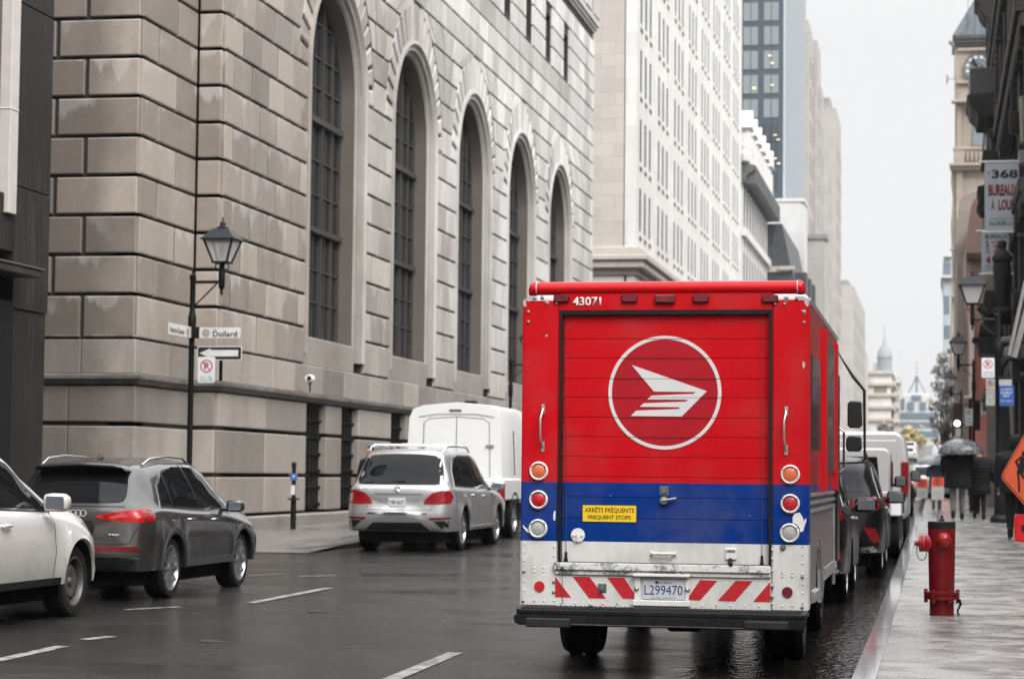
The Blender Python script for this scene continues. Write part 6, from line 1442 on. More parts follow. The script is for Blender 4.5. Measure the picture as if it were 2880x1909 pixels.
b = MB(); b.tube([(X1-.005, YR+.1, 2.87), (X1-.005, 22.05, 2.87)], .016, 8); b.tube([(X0+.005, YR+.1, 2.87), (X0+.005, 22.05, 2.87)], .016, 8); b.build('roof_gutter', mat('bare_aluminium_edge', (.6, .6, .6), .3, .7), TK)
# sides
ar_c, ar_r = 18.62, .46
pts = [(17.25, ZB_), (17.25, 2.85), (22.1, 2.85), (22.1, .62), (19.6, .62), (19.15, .44), (18.98, .50)]
pts += [(18.5+.42*math.cos(a), .50+.44*math.sin(a)) for a in [math.pi*i/12 for i in range(1, 12)]]+[(18.02, .50), (17.8, .56)]
pts[6] = (18.96, .44)
b = MB(); b.prism(pts, 'x', X1-.03, X1-.006); b.build('side_panel', M_LIVS, TK)
b = MB(); b.prism(pts, 'x', X0+.006, X0+.03); b.build('side_panel', M_LIVS, TK)
b = MB(); zu = z_rb-.03
b.box(X1-.008, X1+.003, 17.26, 21.2, ZB_+.02, z_rb-.13) if False else None
ALP = mat('dirty_aluminium_skirt', (.20, .19, .185), .4, .5, var=.25, scale=5)
sk = [(17.26, .56), (17.26, 1.22), (21.2, 1.22), (21.2, .64), (19.6, .64), (19.17, .46), (18.98, .46)]+[(18.5+.46*math.cos(a), .50+.49*math.sin(a)) for a in [math.pi*i/12 for i in range(1, 12)]]+[(18.0, .56)]
b = MB(); b.prism(sk, 'x', X1-.006, X1+.002); b.build('aluminium_skirt', ALP, TK)
b = MB()
for z in (1.235, 1.30, 1.36): b.box(X1-.006, X1+.014, 17.28, 21.25, z-.012, z+.012)
b.box(X1-.006, X1+.015, 21.05, 21.2, .5, 1.25); b.box(X1-.006, X1+.02, 19.2, 21.2, .62, .72)
b.build('rub_rail', ALU, TK)
b = MB(); b.tube([(X1+.0, 17.32, .57), (X1+.01, 17.9, .57)], .05, 8); b.build('side_bumper_tube', ALU, TK, smooth=40)
b = MB(); b.box(X1-.008, X1+.002, 17.45, 18.85, 1.72, 2.46); b.build('dark_side_panel', glass_dark('dark_glossy_panel', (.02, .022, .024), .12), TK)  # dark glossy panel on the truck side
for yq in (19.15, 21.3): b = MB(); b.box(X1-.006, X1+.03, yq, yq+.25, 1.38, 2.78); b.build('door_post', M_RED, TK)
b = MB(); b.box(X1-.006, X1+.012, 19.4, 21.3, 1.55, 2.72); b.build('side_door_window', glass_dark('side_door_glass', (.10, .095, .09), .15, .5, .4), TK)
b = MB(); b.box(X1-.01, X1+.02, 21.55, 22.1, .7, 2.5); b.build('cab_door', TRIM, TK)
b = MB(); b.box(X0+.04, X1-.04, YR+.3, 22.0, .6, 2.84); b.build('cargo_box', UNDER, TK)
b = MB(); b.prism([(22.1, .6), (22.1, 2.85), (22.3, 2.8), (22.7, 1.6), (23.6, 1.35), (23.8, 1.2), (23.8, .6)], 'x', X0+.1, X1-.1); b.build('cab_front', M_RED, TK, bevel=.04)
b = MB(); h0 = atX(2358, 1290, X1+.04); b.tube([(X1+.01, 22.1, 2.0), (X1+.06, 22.1, 1.95), (X1+.06, 22.1, 1.6), (X1+.01, 22.1, 1.55)], .012, 8); b.build('grab_rail', CHROME, TK)
# mirrors
def rm(px, py): return atY(px, py, 22.5)
b = MB(); P_ = [rm(2357, 990), rm(2372, 1016), rm(2400, 1060), rm(2431, 1098), rm(2432, 1290), rm(2424, 1300), rm(2356, 1302)]
b.tube(P_, [.006, .009, .017, .015, .013, .012, .010], 8); arm = b.build('mirror_bracket', mat('black_mirror_tube', (.02, .02, .02), .3), TK, smooth=40)
for (x0, y0, x1, y1) in ((2384, 1128, 2426, 1204), (2380, 1226, 2425, 1270)):
    p, q = rm(x0, y0), rm(x1, y1); b = MB(); b.box(p.x, q.x, 22.42, 22.48, q.z, p.z); mm_ = b.build('door_mirror', mat('mirror_back_plastic', (.03, .03, .032), .35, var=.2), TK, bevel=.02, seg=3, smooth=50)
    b = MB(); b.box(p.x+.012, q.x-.012, 22.412, 22.419, q.z+.012, p.z-.012); b.build('mirror_glass', glass_dark('truck_mirror_glass', (.02, .021, .022), .25, .3), mm_, bevel=.003)
# lower rear panel
b = MB(); b.box(LX0, LX1, YR-.002, YR+.2, ZB_+.0, DZ0-.008); b.build('lower_panel', M_LIV, TK, bevel=.006)
b = MB(); z1_, z2_ = r6(1070, 738).z, r6(1070, 790).z
b.box(DX0-.03, LX1+.003, YR-.035, YR-.003, z2_, z1_+.002); b.build('door_sill', M_CORR, TK, bevel=.008, seg=2)
b = MB(); b.box(LX0, LX1, YR-.018, YR-.003, z2_-.035, z2_-.002); b.build('sill_flange', M_CORR, TK, bevel=.005)
SR = mat('red_hazard_stripe', (.46, .012, .018), .35, var=.15, scale=30)
for poly in ([(342, 822), (450, 963), (342, 960)], [(462, 822), (575, 824), (686, 970), (572, 968)], [(694, 827), (810, 830), (903, 972), (802, 970)], [(1325, 845), (1443, 850), (1325, 983), (1236, 978)], [(1567, 850), (1683, 852), (1562, 990), (1446, 985)], [(1801, 857), (1801, 995), (1686, 992)]):
    b = MB(); b.prism([(r6(x, y).x, r6(x, y).z) for x, y in poly], 'y', YR-.0045, YR-.0018); b.build('hazard_stripe', SR, TK)
RREF = mat('round_red_reflector_lens', (.48, .012, .02), .25, var=.08)
def disc(name, x, y, r, m, y0, y1, n=28, rings=None):
    p = r6(x, y); b = MB(); b.lathe([(0, y0), (r, y0), (r*1.0, y1), (0, y1)], (p.x, 0, p.z), 'y', n); return b.build(name, m, TK, smooth=30)
px = 1/2.414/FPX*YR*1.0
disc('round_reflector', 235, 888, 36*px, RREF, YR-.008, YR); disc('round_reflector', 1918, 928, 36*px, mat('dull_red_reflector', (.13, .006, .012), .3), YR-.008, YR)
# lamps
AMB = mat('amber_lens', (.62, .13, .045), .2, var=.2, scale=90, bump=.4, bscale=160, coat=.4); RLN = mat('red_faceted_lens', (.42, .006, .014), .12, var=.35, scale=26, coat=.5, bump=.5, bscale=120); WLN = mat('clear_faceted_lens', (.36, .36, .35), .2, var=.25, scale=70, bump=.6, bscale=150, coat=.4)
RNG = mat('white_lamp_ring', (.68, .67, .64), .35, var=.06)
for x, y, m_, nm in ((229, 107, AMB, 'turn_signal_lamp'), (227, 301, RLN, 'tail_lamp'), (224, 497, WLN, 'reversing_lamp'), (1937, 130, AMB, 'turn_signal_lamp'), (1936, 328, RLN, 'tail_lamp'), (1932, 527, WLN, 'reversing_lamp')):
    p = r6(x, y, YR-.01); L0 = thing(nm, (p.x, YR, p.z), None, None); L0.location = L0.location-TK.location; L0.parent = TK
    b = MB(); r_ = 66*px; b.lathe([(r_*.76, YR-.01), (r_*.78, YR-.02), (r_*.86, YR-.024), (r_*.98, YR-.016), (r_, YR), (r_*.76, YR), (r_*.76, YR-.01)], (p.x, 0, p.z), 'y', 40, cap=False); b.build('ring', RNG, L0, smooth=50)
    b = MB(); b.lathe([(0, YR-.019), (r_*.4, YR-.018), (r_*.7, YR-.013), (r_*.77, YR-.006), (r_*.77, YR), (0, YR)], (p.x, 0, p.z), 'y', 32); b.build('lens', m_, L0, smooth=50)
    b = MB()
    for a in (35, 145, 270): b.lathe([(0, YR-.026), (.005, YR-.025), (.006, YR-.018), (0, YR-.018)], (p.x+math.cos(rad(a))*r_*.88, 0, p.z+math.sin(rad(a))*r_*.88), 'y', 8)
    b.build('screw', mat('dark_screw', (.08, .08, .08), .5), L0)
DRL = mat('dark_red_marker_lens', (.10, .006, .012), .3, var=.3, scale=30, coat=.3)
for x, y in ((385, 192), (847, 192), (1331, 193), (1801, 193)):
    p = r5(x, y); w2, h2 = 56*px, 26*px; b = MB(); poly = [(p.x+sx*(w2-.012)+.012*math.cos(a)*1.0, p.z+sz*(h2-.012)+.012*math.sin(a)) for sx, sz, a in ((1, 1, 0), (1, 1, .78), (1, 1, 1.57), (-1, 1, 1.57), (-1, 1, 2.36), (-1, 1, 3.14), (-1, -1, 3.14), (-1, -1, 3.93), (-1, -1, 4.71), (1, -1, 4.71), (1, -1, 5.5), (1, -1, 6.28))]
    ins = [(p.x+(a-p.x)*.85, p.z+(c-p.z)*.75) for a, c in poly]; b.prism(poly, 'y', YR, YR-.012, 0); b.prism(poly, 'y', YR-.012, YR-.024, 0, inset=ins); b.build('marker_lamp', DRL, TK, smooth=40)
p = r5(1089, 195); b = MB(); b.box(p.x-70*px, p.x+70*px, YR-.03, YR, p.z-28*px, p.z+26*px); cl = b.build('centre_marker_lamp', DRL, TK, bevel=.006)
b = MB(); b.box(p.x-36*px, p.x+36*px, YR-.034, YR-.029, p.z-18*px, p.z+10*px); b.build('lens', mat('marker_inner_lens', (.2, .008, .014), .2, var=.2, scale=60), cl)
text_mesh('fleet_number', '43071', mat('number_white', (.62, .61, .6), .5), TK, (r5(557, 212).x, YR-.001, r5(557, 212).z), (1, 0, 0), (0, 0, 1), w=r5(653, 0).x-r5(460, 0).x, h=62*px, off=.028, depth=.002)
# grab handles
for x, y0, y1 in ((260, 910, 1230), (1910, 925, 1253)):
    a, c = r5(x, y0), r5(x, y1); G_ = thing('grab_handle', (a.x, YR, c.z), None, None); G_.location = G_.location-TK.location; G_.parent = TK
    b = MB()
    for z_, s in ((a.z, -1), (c.z, 1)): b.prism([(a.x-.014, z_), (a.x+.014, z_), (a.x+.014, z_+s*.075), (a.x-.014, z_+s*.075)], 'y', YR-.008, YR)
    b.build('bracket', mat('worn_steel_bracket', (.4, .39, .38), .4, .6, var=.3, scale=50), G_, bevel=.003)
    b = MB(); xx = a.x-.004; b.tube([(a.x, YR-.01, a.z-.035), (xx, YR-.03, a.z-.07), (xx-.008, YR-.05, a.z-.11), (xx-.008, YR-.05, c.z+.11), (xx, YR-.03, c.z+.07), (a.x, YR-.01, c.z+.035)], .009, 10); b.build('bar', mat('polished_handle_bar', (.55, .54, .52), .3, .8), G_, smooth=50)
# sticker
a, c = r6(529, 337, YR+.04), r6(891, 453, YR+.04); S = MB(); S.box(a.x-.004, c.x+.004, YR+.042, YR+.0449, c.z-.004, a.z+.004); st = S.build('stops_sticker', INK, dr)
S = MB(); S.box(a.x, c.x, YR+.0405, YR+.0421, c.z, a.z); S.build('yellow_face', mat('sticker_yellow', (.75, .50, .01), .4, var=.04), st)
cx_ = (a.x+c.x)/2; wd = c.x-a.x; ht = a.z-c.z
text_mesh('lettering', 'ARRÊTS FRÉQUENTS', INK, st, (cx_, YR+.0406, c.z+ht*.715), (1, 0, 0), (0, 0, 1), w=wd*.92, h=ht*.40, off=.015, depth=.0008)
text_mesh('lettering', 'FREQUENT STOPS', INK, st, (cx_, YR+.0406, c.z+ht*.25), (1, 0, 0), (0, 0, 1), w=wd*.80, h=ht*.29, off=.018, depth=.0008)
# lock, handle, plate, grips
LK = mat('grey_cast_metal', (.17, .18, .19), .45, .6, var=.3, scale=50)
def lockplate(x, y, hs, parent, y0):
    p = r6(x, y, y0); b = MB(); b.box(p.x-hs, p.x+hs, y0-.006, y0, p.z-hs, p.z+hs); o = b.build('lock_plate', LK, parent, bevel=.003)
    b = MB(); b.lathe([(0, y0-.03), (hs*.5, y0-.028), (hs*.62, y0-.02), (hs*.62, y0-.006), (0, y0-.006)], (p.x, 0, p.z-hs*.1), 'y', 16); b.box(p.x-hs*.35, p.x+hs*.35, y0-.02, y0-.006, p.z+hs*.5, p.z+hs*.85); b.build('lock_barrel', LK, o, smooth=40)
lockplate(1081, 242, 32*px, dr, YR+.045); lockplate(660, 900, 30*px, TK, YR-.002)
p = r6(1080, 306, YR+.045); b = MB(); b.lathe([(0, YR+.015), (.03, YR+.018), (.034, YR+.03), (.034, YR+.045), (0, YR+.045)], (p.x, 0, p.z), 'y', 16); b.tube([(p.x-.01, YR+.02, p.z), (p.x+.05, YR+.01, p.z+.008), (p.x+.1, YR+.01, p.z+.018)], [.012, .011, .010], 8); b.build('door_latch', mat('polished_latch', (.4, .4, .4), .3, .8), dr, smooth=50)
p = r6(497, 541, YR+.045); b = MB(); b.lathe([(0, YR+.03), (48*px, YR+.032), (48*px, YR+.045), (0, YR+.045)], (p.x, 0, p.z), 'y', 28)
for dx, dz in ((-.034, 0), (.034, 0)): b.lathe([(0, YR+.018), (.009, YR+.02), (.01, YR+.032), (0, YR+.032)], (p.x+dx, 0, p.z+dz), 'y', 10)
b.tube([(p.x-.005, YR+.02, p.z+.012), (p.x, YR+.018, p.z-.02), (p.x-.002, YR+.02, p.z-.045)], .008, 8); b.build('round_lock_cover', M_WPT, dr, smooth=40)
a, c = r6(983, 665, YR+.045), r6(1170, 668, YR+.045); G_ = thing('pull_handle', (a.x, YR+.045, a.z), None, None); G_.location = G_.location-parent_loc(dr); G_.parent = dr
b = MB()
for q in (a.x+.014, c.x-.014): b.box(q-.013, q+.013, YR+.039, YR+.045, a.z-.022, a.z+.02)
b.build('bracket', mat('chipped_white_bracket', (.6, .59, .57), .5, var=.35, scale=50), G_, bevel=.003)
b = MB(); b.tube([(a.x+.015, YR+.038, a.z), (a.x+.028, YR+.01, a.z), (c.x-.028, YR+.01, a.z), (c.x-.015, YR+.038, a.z)], .012, 8); b.build('bar', mat('chipped_white_bracket', (.6, .59, .57)), G_, smooth=50)
a, c = r6(1497, 627, YR+.045), r6(1575, 710, YR+.045); b = MB(); b.box(a.x, c.x, YR+.03, YR+.045, c.z, a.z); o_ = b.build('strap_bracket', M_WPT, dr, bevel=.006)
b = MB(); b.box(a.x+.012, c.x-.012, YR+.024, YR+.03, a.z-.028, a.z-.016); b.build('bracket_slot', LK, o_)
q = r6(1530, 735, YR); b = MB(); b.tube([(q.x, YR+.028, c.z), (q.x-.002, YR-.01, q.z+.0), (q.x+.01, YR-.04, q.z-.008)], [.02, .018, .015], 8); b.build('pull_strap', TRIM, dr)
# cables with turnbuckles
for x, yt, yb in ((415, 300, 680), (1745, 300, 705)):
    t_ = atY(1420+(x+1)/2.414, 760+yt/2.414, YR+.038); e_ = r6(x, yb, YR+.03); b = MB(); b.tube([t_, e_], .0022, 5); cb = b.build('lift_cable', mat('steel_cable', (.12, .11, .11), .5, .6), TK)
    b = MB(); b.tube([e_+Vector((0, 0, .03)), e_+Vector((0, 0, -.03))], [.009, .011], 8); b.box(e_.x-.014, e_.x+.014, YR+.01, YR+.044, e_.z-.05, e_.z-.026); b.build('cable_anchor', TRIM, cb)
b = MB(); p = r6(391, 760, YR-.03); q = r6(393, 1005, YR-.01); b.lathe([(0, YR-.055), (.013, YR-.052), (.014, YR-.035), (0, YR-.035)], (p.x, 0, p.z), 'y', 10); b.tube([(p.x, YR-.04, p.z), (p.x-.002, YR-.02, lerp(p.z, q.z, .5)), (q.x, YR-.01, q.z)], .0025, 5); b.build('hanging_cable', LK, TK)
# plate housing and plate
a, c = r6(872, 800), r6(1258, 1026); pa, pc = r6(922, 832), r6(1224, 986)
b = MB(); b.box(a.x, c.x, YR-.045, YR-.003, a.z-.022, a.z); b.box(a.x, c.x, YR-.03, YR-.003, c.z, pc.z-.002); b.box(a.x+.01, pa.x, YR-.012, YR-.003, pc.z, a.z-.023); b.box(pc.x, c.x-.01, YR-.012, YR-.003, pc.z, a.z-.023)
b.build('plate_housing', M_WPT, TK, bevel=.004)
a, c = r6(938, 843), r6(1218, 979); w3, h3 = c.x-a.x, a.z-c.z; xm, zm = (a.x+c.x)/2, (a.z+c.z)/2
b = MB(); b.box(a.x, c.x, YR-.010, YR-.004, c.z, a.z); pl_ = b.build('licence_plate', mat('plate_pale', (.50, .52, .55), .35, var=.04), TK, bevel=.002)
NAVY = mat('navy_ink', (.02, .035, .12), .4)
text_mesh('plate_number', 'L299470', NAVY, pl_, (xm, YR-.0104, zm-h3*.02), (1, 0, 0), (0, 0, 1), w=w3*.92, h=h3*.50, off=.0, depth=.001)
text_mesh('plate_province', 'Québec', NAVY, pl_, (xm+.01, YR-.0104, zm+h3*.37), (1, 0, 0), (0, 0, 1), w=w3*.32, h=h3*.14, depth=.001)
text_mesh('plate_motto', 'Je me souviens', NAVY, pl_, (xm, YR-.0104, zm-h3*.42), (1, 0, 0), (0, 0, 1), w=w3*.55, h=h3*.08, depth=.001)
b = MB(); b.box(xm-w3*.2, xm-w3*.13, YR-.0115, YR-.010, zm+h3*.30, zm+h3*.45); b.build('plate_crest', NAVY, pl_)
for x, y in ((896, 905), (1240, 911)):
    p = r6(x, y); b = MB(); b.lathe([(0, YR-.03), (.006, YR-.029), (.015, YR-.022), (.02, YR-.012), (.02, YR-.003), (0, YR-.003)], (p.x, 0, p.z), 'y', 16); b.build('dome_bolt', mat('dome_bolt_steel', (.4, .4, .41), .3, .7), TK, smooth=60)
p = r6(1888, 625); b = MB(); b.lathe([(0, YR-.02), (.012, YR-.02), (.02, YR-.012), (.024, YR), (0, YR)], (p.x, 0, p.z), 'y', 18); b.build('keyhole_boss', LK, TK, smooth=40)
# peeled paint patch
b = MB(); b.prism([(r6(x, y).x, r6(x, y).z) for x, y in ((1968, 392), (2003, 388), (2022, 420), (2030, 445), (2045, 425), (2047, 445), (2035, 480), (2025, 515), (2003, 520), (2000, 490), (1975, 465), (1955, 460), (1953, 420))], 'y', YR-.0025, YR+.001); b.build('peeled_paint_patch', M_WPT, TK)
for poly in ([(123, 472), (140, 490), (155, 500), (172, 530), (150, 520), (135, 500), (122, 485)], [(333, 380), (345, 375), (342, 440), (330, 440), (328, 410)]):
    b = MB(); b.prism([(r6(x, y).x, r6(x, y).z) for x, y in poly], 'y', YR-.0025, YR+.001); b.build('peeled_paint_patch', M_WPT, TK)
# rivets
rv = MB(); rv2 = MB()
def rivet(mb, p, r=.0065, y=YR): mb.lathe([(0, y-.007), (r*.6, y-.0055), (r, y-.001), (r, y+.001), (0, y+.001)], (p.x, 0, p.z), 'y', 8)
for y in list(range(400, 1300, 95)): rivet(rv, r5(152, y), .0055); rivet(rv, r5(352, y), .0055); rivet(rv, r5(1830, y), .0055); rivet(rv, r5(2036, y), .0055)
for y in (600, 655, 712, 785, 855, 915, 985): rivet(rv2, r6(132, y), .008); rivet(rv2, r6(2022, y+20), .008)
for x in (198, 265): 
    for y in (762, 788, 988): rivet(rv2, r6(x, y), .009); rivet(rv2, r6(x+1685, y+34), .009)
for x in range(380, 1790, 96):
    if not 880 < x < 1260: rivet(rv2, r6(x, 1000+(x-380)*.018), .0085, YR-.002)
for x in range(420, 1790, 140): rivet(rv2, r6(x, 768+(x-380)*.016), .007, YR-.035)
for y in (620, 682, 760, 860, 930, 985): rivet(rv2, r6(334, y), .009, YR); rivet(rv2, r6(1815, y+20), .009)
rv.build('red_rivets', M_LIV, TK); rv2.build('white_rivets', M_CORR, TK)
b = MB()
for x, y in ((160, 282), (160, 351), (203, 190), (254, 187), (289, 224), (350, 224), (2031, 284), (2031, 355), (1912, 190), (1982, 192), (1835, 228), (1900, 230)): p = r5(x, y); b.lathe([(0, YR-.013), (.008, YR-.012), (.013, YR-.006), (.014, YR), (0, YR)], (p.x, 0, p.z), 'y', 10)
for x, y in ((130, 786), (125, 988), (2020, 825), (2018, 1030), (332, 858), (330, 928), (1815, 890), (1815, 960)): p = r6(x, y); b.lathe([(0, YR-.013), (.008, YR-.012), (.013, YR-.006), (.014, YR), (0, YR)], (p.x, 0, p.z), 'y', 10)
b.build('steel_bolts', mat('weathered_bolt', (.25, .25, .25), .5, .6, var=.3, scale=60), TK, smooth=50)
def chip(pts): 
    b = MB(); b.prism([(r5(x, y).x, r5(x, y).z) for x, y in pts], 'y', YR-.002, YR+.001); b.build('bare_metal_chip', mat('flaked_grey_primer', (.36, .36, .35), .6, var=.3, scale=60), TK)
for pts in ([(185, 172), (215, 175), (222, 200), (205, 212), (188, 205), (170, 212)], [(240, 165), (262, 170), (270, 195), (252, 210), (238, 190)], [(125, 205), (140, 203), (146, 230), (146, 246), (128, 247), (124, 230)], [(280, 205), (298, 215), (300, 235), (285, 238), (276, 222)], [(1890, 175), (1925, 172), (1930, 195), (1915, 212), (1895, 205)], [(1965, 172), (2030, 175), (2050, 195), (2068, 225), (2055, 250), (2040, 235), (2030, 205), (1995, 205), (1970, 200)], [(2015, 270), (2042, 268), (2045, 295), (2022, 300)], [(2022, 615), (2036, 625), (2038, 655), (2026, 668), (2020, 645)], [(275, 440), (292, 434), (288, 450), (278, 452)]): chip(pts)
# bumper step
zb1, zb0 = r6(1000, 1060, 16.6).z, r6(1000, 1168, 16.6).z
bx0, bx1 = r6(62, 1100, 16.55).x, r6(2045, 1130, 16.55).x
BMP = thing('step_bumper', ((bx0+bx1)/2, 16.7, zb0), None, None); BMP.location = BMP.location-TK.location; BMP.parent = TK
RUB = mat('worn_black_bumper_paint', (.009, .009, .010), .5, var=.5, scale=14, bump=.3, bscale=50)
b = MB(); b.prism([(bx0+.03, 16.58), (bx1-.03, 16.58), (bx1, 16.64), (bx1, 16.98), (bx0, 16.98), (bx0, 16.64)], 'z', zb1-.035, zb1); b.build('step_plate', RUB, BMP, bevel=.006)
b = MB()
for i in range(110):
    x = lerp(bx0+.05, bx1-.05, i/109)
    for j in range(5): y = 16.62+j*.065; b.box(x-.004, x+.004, y-.02, y+.02, zb1-.001, zb1+.012+.004*((i+j) % 2))
b.build('grip_tread', mat('grip_tread_steel', (.03, .03, .032), .5, .3, var=.3), BMP)
b = MB(); zc1, zc0 = zb1-.035, zb0
b.prism([(bx0-.005, zc1), (bx1+.005, zc1), (bx1-.01, zc0+.03), (bx1-.03, zc0), (bx0+.01, zc0), (bx0-.012, zc0+.03)], 'y', 16.57, 16.64); b.build('bumper_beam', RUB, BMP, bevel=.014, seg=2)
b = MB(); a = r6(450, 1150, 16.56); c = r6(1625, 1168, 16.56); b.box(a.x, c.x, 16.555, 16.569, c.z-.008, a.z+.006); b.build('scraped_edge', mat('scraped_grey_edge', (.16, .17, .19), .4, .4, var=.4, scale=30), BMP)
for x0, y0, x1, y1 in ((145, 1100, 445, 1168), (1625, 1122, 1925, 1185)):
    a, c = r6(x0, y0, 16.55), r6(x1, y1, 16.55); b = MB(); b.box(a.x, c.x, 16.51, 16.569, c.z, a.z); b.build('rubber_buffer', mat('rubber_buffer_black', (.02, .02, .02), .6, var=.3), BMP, bevel=.008)
b = MB(); b.box(X0+.15, X1-.15, 17.2, 22, .36, .58); b.box(-2.5, -1.6, 17.2, 21.5, .32, .5); b.build('chassis', UNDER, TK)
# mud flap + wheels
for xw in (-2.915, -1.225): 
    wheel(TK, xw-TK.location.x, 18.5-YR, .39, .39, .31, -1 if xw < -2 else 1, 8, mat('shade_black_rim', (.02, .02, .02), .6))  # rims coloured black to stand in for the shade under the truck
    wheel(TK, xw-TK.location.x, 22.0-YR, .39, .39, .24, -1 if xw < -2 else 1, 8, mat('shade_black_rim', (.02, .02, .02), .6))
b = MB(); b.lathe([(.06, -.75), (.13, -.2), (.2, -.12), (.2, .12), (.13, .2), (.06, .75)], (-2.07, 18.5, .40), 'x', 12); b.build('rear_axle', UNDER, TK, smooth=40)
b = MB(); b.tube([(-2.75, 17.1, .42), (-2.95, 18.2, .5)], .05, 6); b.tube([(-2.6, 16.8, .48), (-2.6, 16.9, .42)], .03, 6); b.build('tail_pipe', UNDER, TK)
# ================================================================ street furniture
LGL, nt, N_, L_, bq = newmat('lantern_glass'); bq.inputs['Base Color'].default_value = (.75, .78, .8, 1); bq.inputs['Roughness'].default_value = .12; bq.inputs['Alpha'].default_value = .42
def lamp(label, base, z_arm, xa, arm, post_r=.05, k=1.0, wide_base=None, group='old style street lanterns'):
    """post at base; arm reaches sideways; lantern stands on a stem at the arm's end"""
    t = thing('street_lamp', base, label, 'street lamp', group); x, y, z = base
    b = MB(); zt = z_arm+.14
    b.lathe([(post_r*1.3, z), (post_r*1.3, z+.5), (post_r, z+.55), (post_r, z_arm-.95), (post_r*1.35, z_arm-.9), (post_r*1.45, z_arm-.62), (post_r*1.1, z_arm-.55), (post_r*.95, z_arm-.5), (post_r*.9, zt-.12), (post_r*1.15, zt-.1), (post_r*1.15, zt-.02), (post_r*.5, zt), (.015, zt+.04), (.02, zt+.07), (0, zt+.1)], (x, y, 0), n=14)
    if wide_base: b.lathe([(.26, z), (.26, z+.1), (.22, z+.16), (.165, z+.2), (.165, z+wide_base), (.12, z+wide_base+.08), (post_r, z+wide_base+.12)], (x+.06, y, 0), n=14)
    b.build('post', BLACK, t, smooth=35)
    b = MB(); xe = x+arm; b.tube([(x, y, z_arm), (xe, y, z_arm)], .028, 8); b.tube([(x, y, z_arm-.45), (x+arm*.35, y, z_arm-.28), (x+arm*.85, y, z_arm-.02)], .014, 6); b.build('arm', BLACK, t, smooth=40)
    L = thing('lantern', (xe, y, z_arm), None, None); L.location = L.location-t.location; L.parent = t
    b = MB(); b.lathe([(0, z_arm-.26*k), (.012, z_arm-.24*k), (.03, z_arm-.19*k), (.02, z_arm-.15*k), (.055, z_arm-.10*k), (.06, z_arm+.15*k), (.045, z_arm+.22*k), (.05, z_arm+.36*k)], (xe, y, 0), n=12)
    for s in (-1, 1):
        for s2 in (0, 1):
            o = (s*.075*k, 0) if s2 == 0 else (0, s*.075*k); cc = [(xe+o[0]+(math.cos(a)*.055*k if s2 == 0 else 0), y+o[1]+(math.cos(a)*.055*k if s2 else 0), z_arm+.28*k+math.sin(a)*.06*k) for a in [2*math.pi*i/12 for i in range(13)]]; b.tube(cc, .011, 5)
    b.build('stem', BLACK, L, smooth=40)
    def sq(h, zz): return [(xe-h, y-h, zz), (xe+h, y-h, zz), (xe+h, y+h, zz), (xe-h, y+h, zz)]
    b = MB(); z0, z1, h0, h1 = z_arm+.37*k, z_arm+.76*k, .135*k, .27*k
    b.loft([sq(h0+.02, z0-.03), sq(h0+.02, z0)]); 
    for sx in (-1, 1):
        for sy in (-1, 1): b.tube([(xe+sx*h0, y+sy*h0, z0), (xe+sx*h1, y+sy*h1, z1)], .022, 4)
    b.loft([sq(h1+.05, z1), sq(h1+.05, z1+.02)]); b.build('frame', BLACK, L)
    b = MB(); b.loft([sq(h1+.045, z1+.021), sq(.15*k, z_arm+.97*k), sq(.10*k, z_arm+.985*k)]); b.lathe([(.10*k, z_arm+.98*k), (.12*k, z_arm+1.0*k), (.06*k, z_arm+1.03*k), (.055*k, z_arm+1.09*k), (.03*k, z_arm+1.12*k), (.012, z_arm+1.15*k), (.02, z_arm+1.17*k), (0, z_arm+1.21*k)], (xe, y, 0), n=10)
    b.build('roof', mat('dull_lantern_roof', (.02, .022, .025), .35, .2, var=.2), L, smooth=25)
    b = MB(); b.loft([sq(h0-.006, z0+.001), sq(h1-.006, z1-.001)], cap=False); b.build('glass', LGL, L)
    b = MB(); b.lathe([(.03, z0), (.03, z0+.08), (.05, z0+.15), (.045, z0+.24), (0, z0+.28)], (xe, y, 0), n=10); b.build('bulb', mat('frosted_bulb', (.6, .6, .58), .3), L, smooth=60)
    return t
def sign_board(parent, xc, y, zc, w, h, m=None, rim=None, r=.02):
    b = MB(); pts = []
    for cx_, cz_, a0 in ((w/2-r, h/2-r, 0), (-w/2+r, h/2-r, 90), (-w/2+r, -h/2+r, 180), (w/2-r, -h/2+r, 270)):
        for k in range(5): a = rad(a0+k*22.5); pts.append((xc+cx_+r*math.cos(a), zc+cz_+r*math.sin(a)))
    b.prism(pts, 'y', y, y+.006); o = b.build('board', m or WHITEP, parent); return o
def no_parking(parent, xc, y, zc, r, red=REDINK):
    b = MB(); ring_mesh(b, (xc, zc), r*.82, r, 'y', y-.003, y-.0005, 28)
    d = r*.62; b.prism([(xc-d-.007, zc+d-.0), (xc-d+.007, zc+d+.012), (xc+d+.007, zc-d), (xc+d-.007, zc-d-.012)], 'y', y-.0035, y-.0022); b.build('prohibition_ring', red, parent)
    text_mesh('letter_P', 'P', INK, parent, (xc, y-.001, zc), (1, 0, 0), (0, 0, 1), h=r*1.05, off=.02, depth=.001)
L1 = lamp('black street lamp at the stone building corner, carrying the Dollard street signs', (-12.8, 36.8, swz(36.8)-.1), 4.80, 0, .53, k=.95)
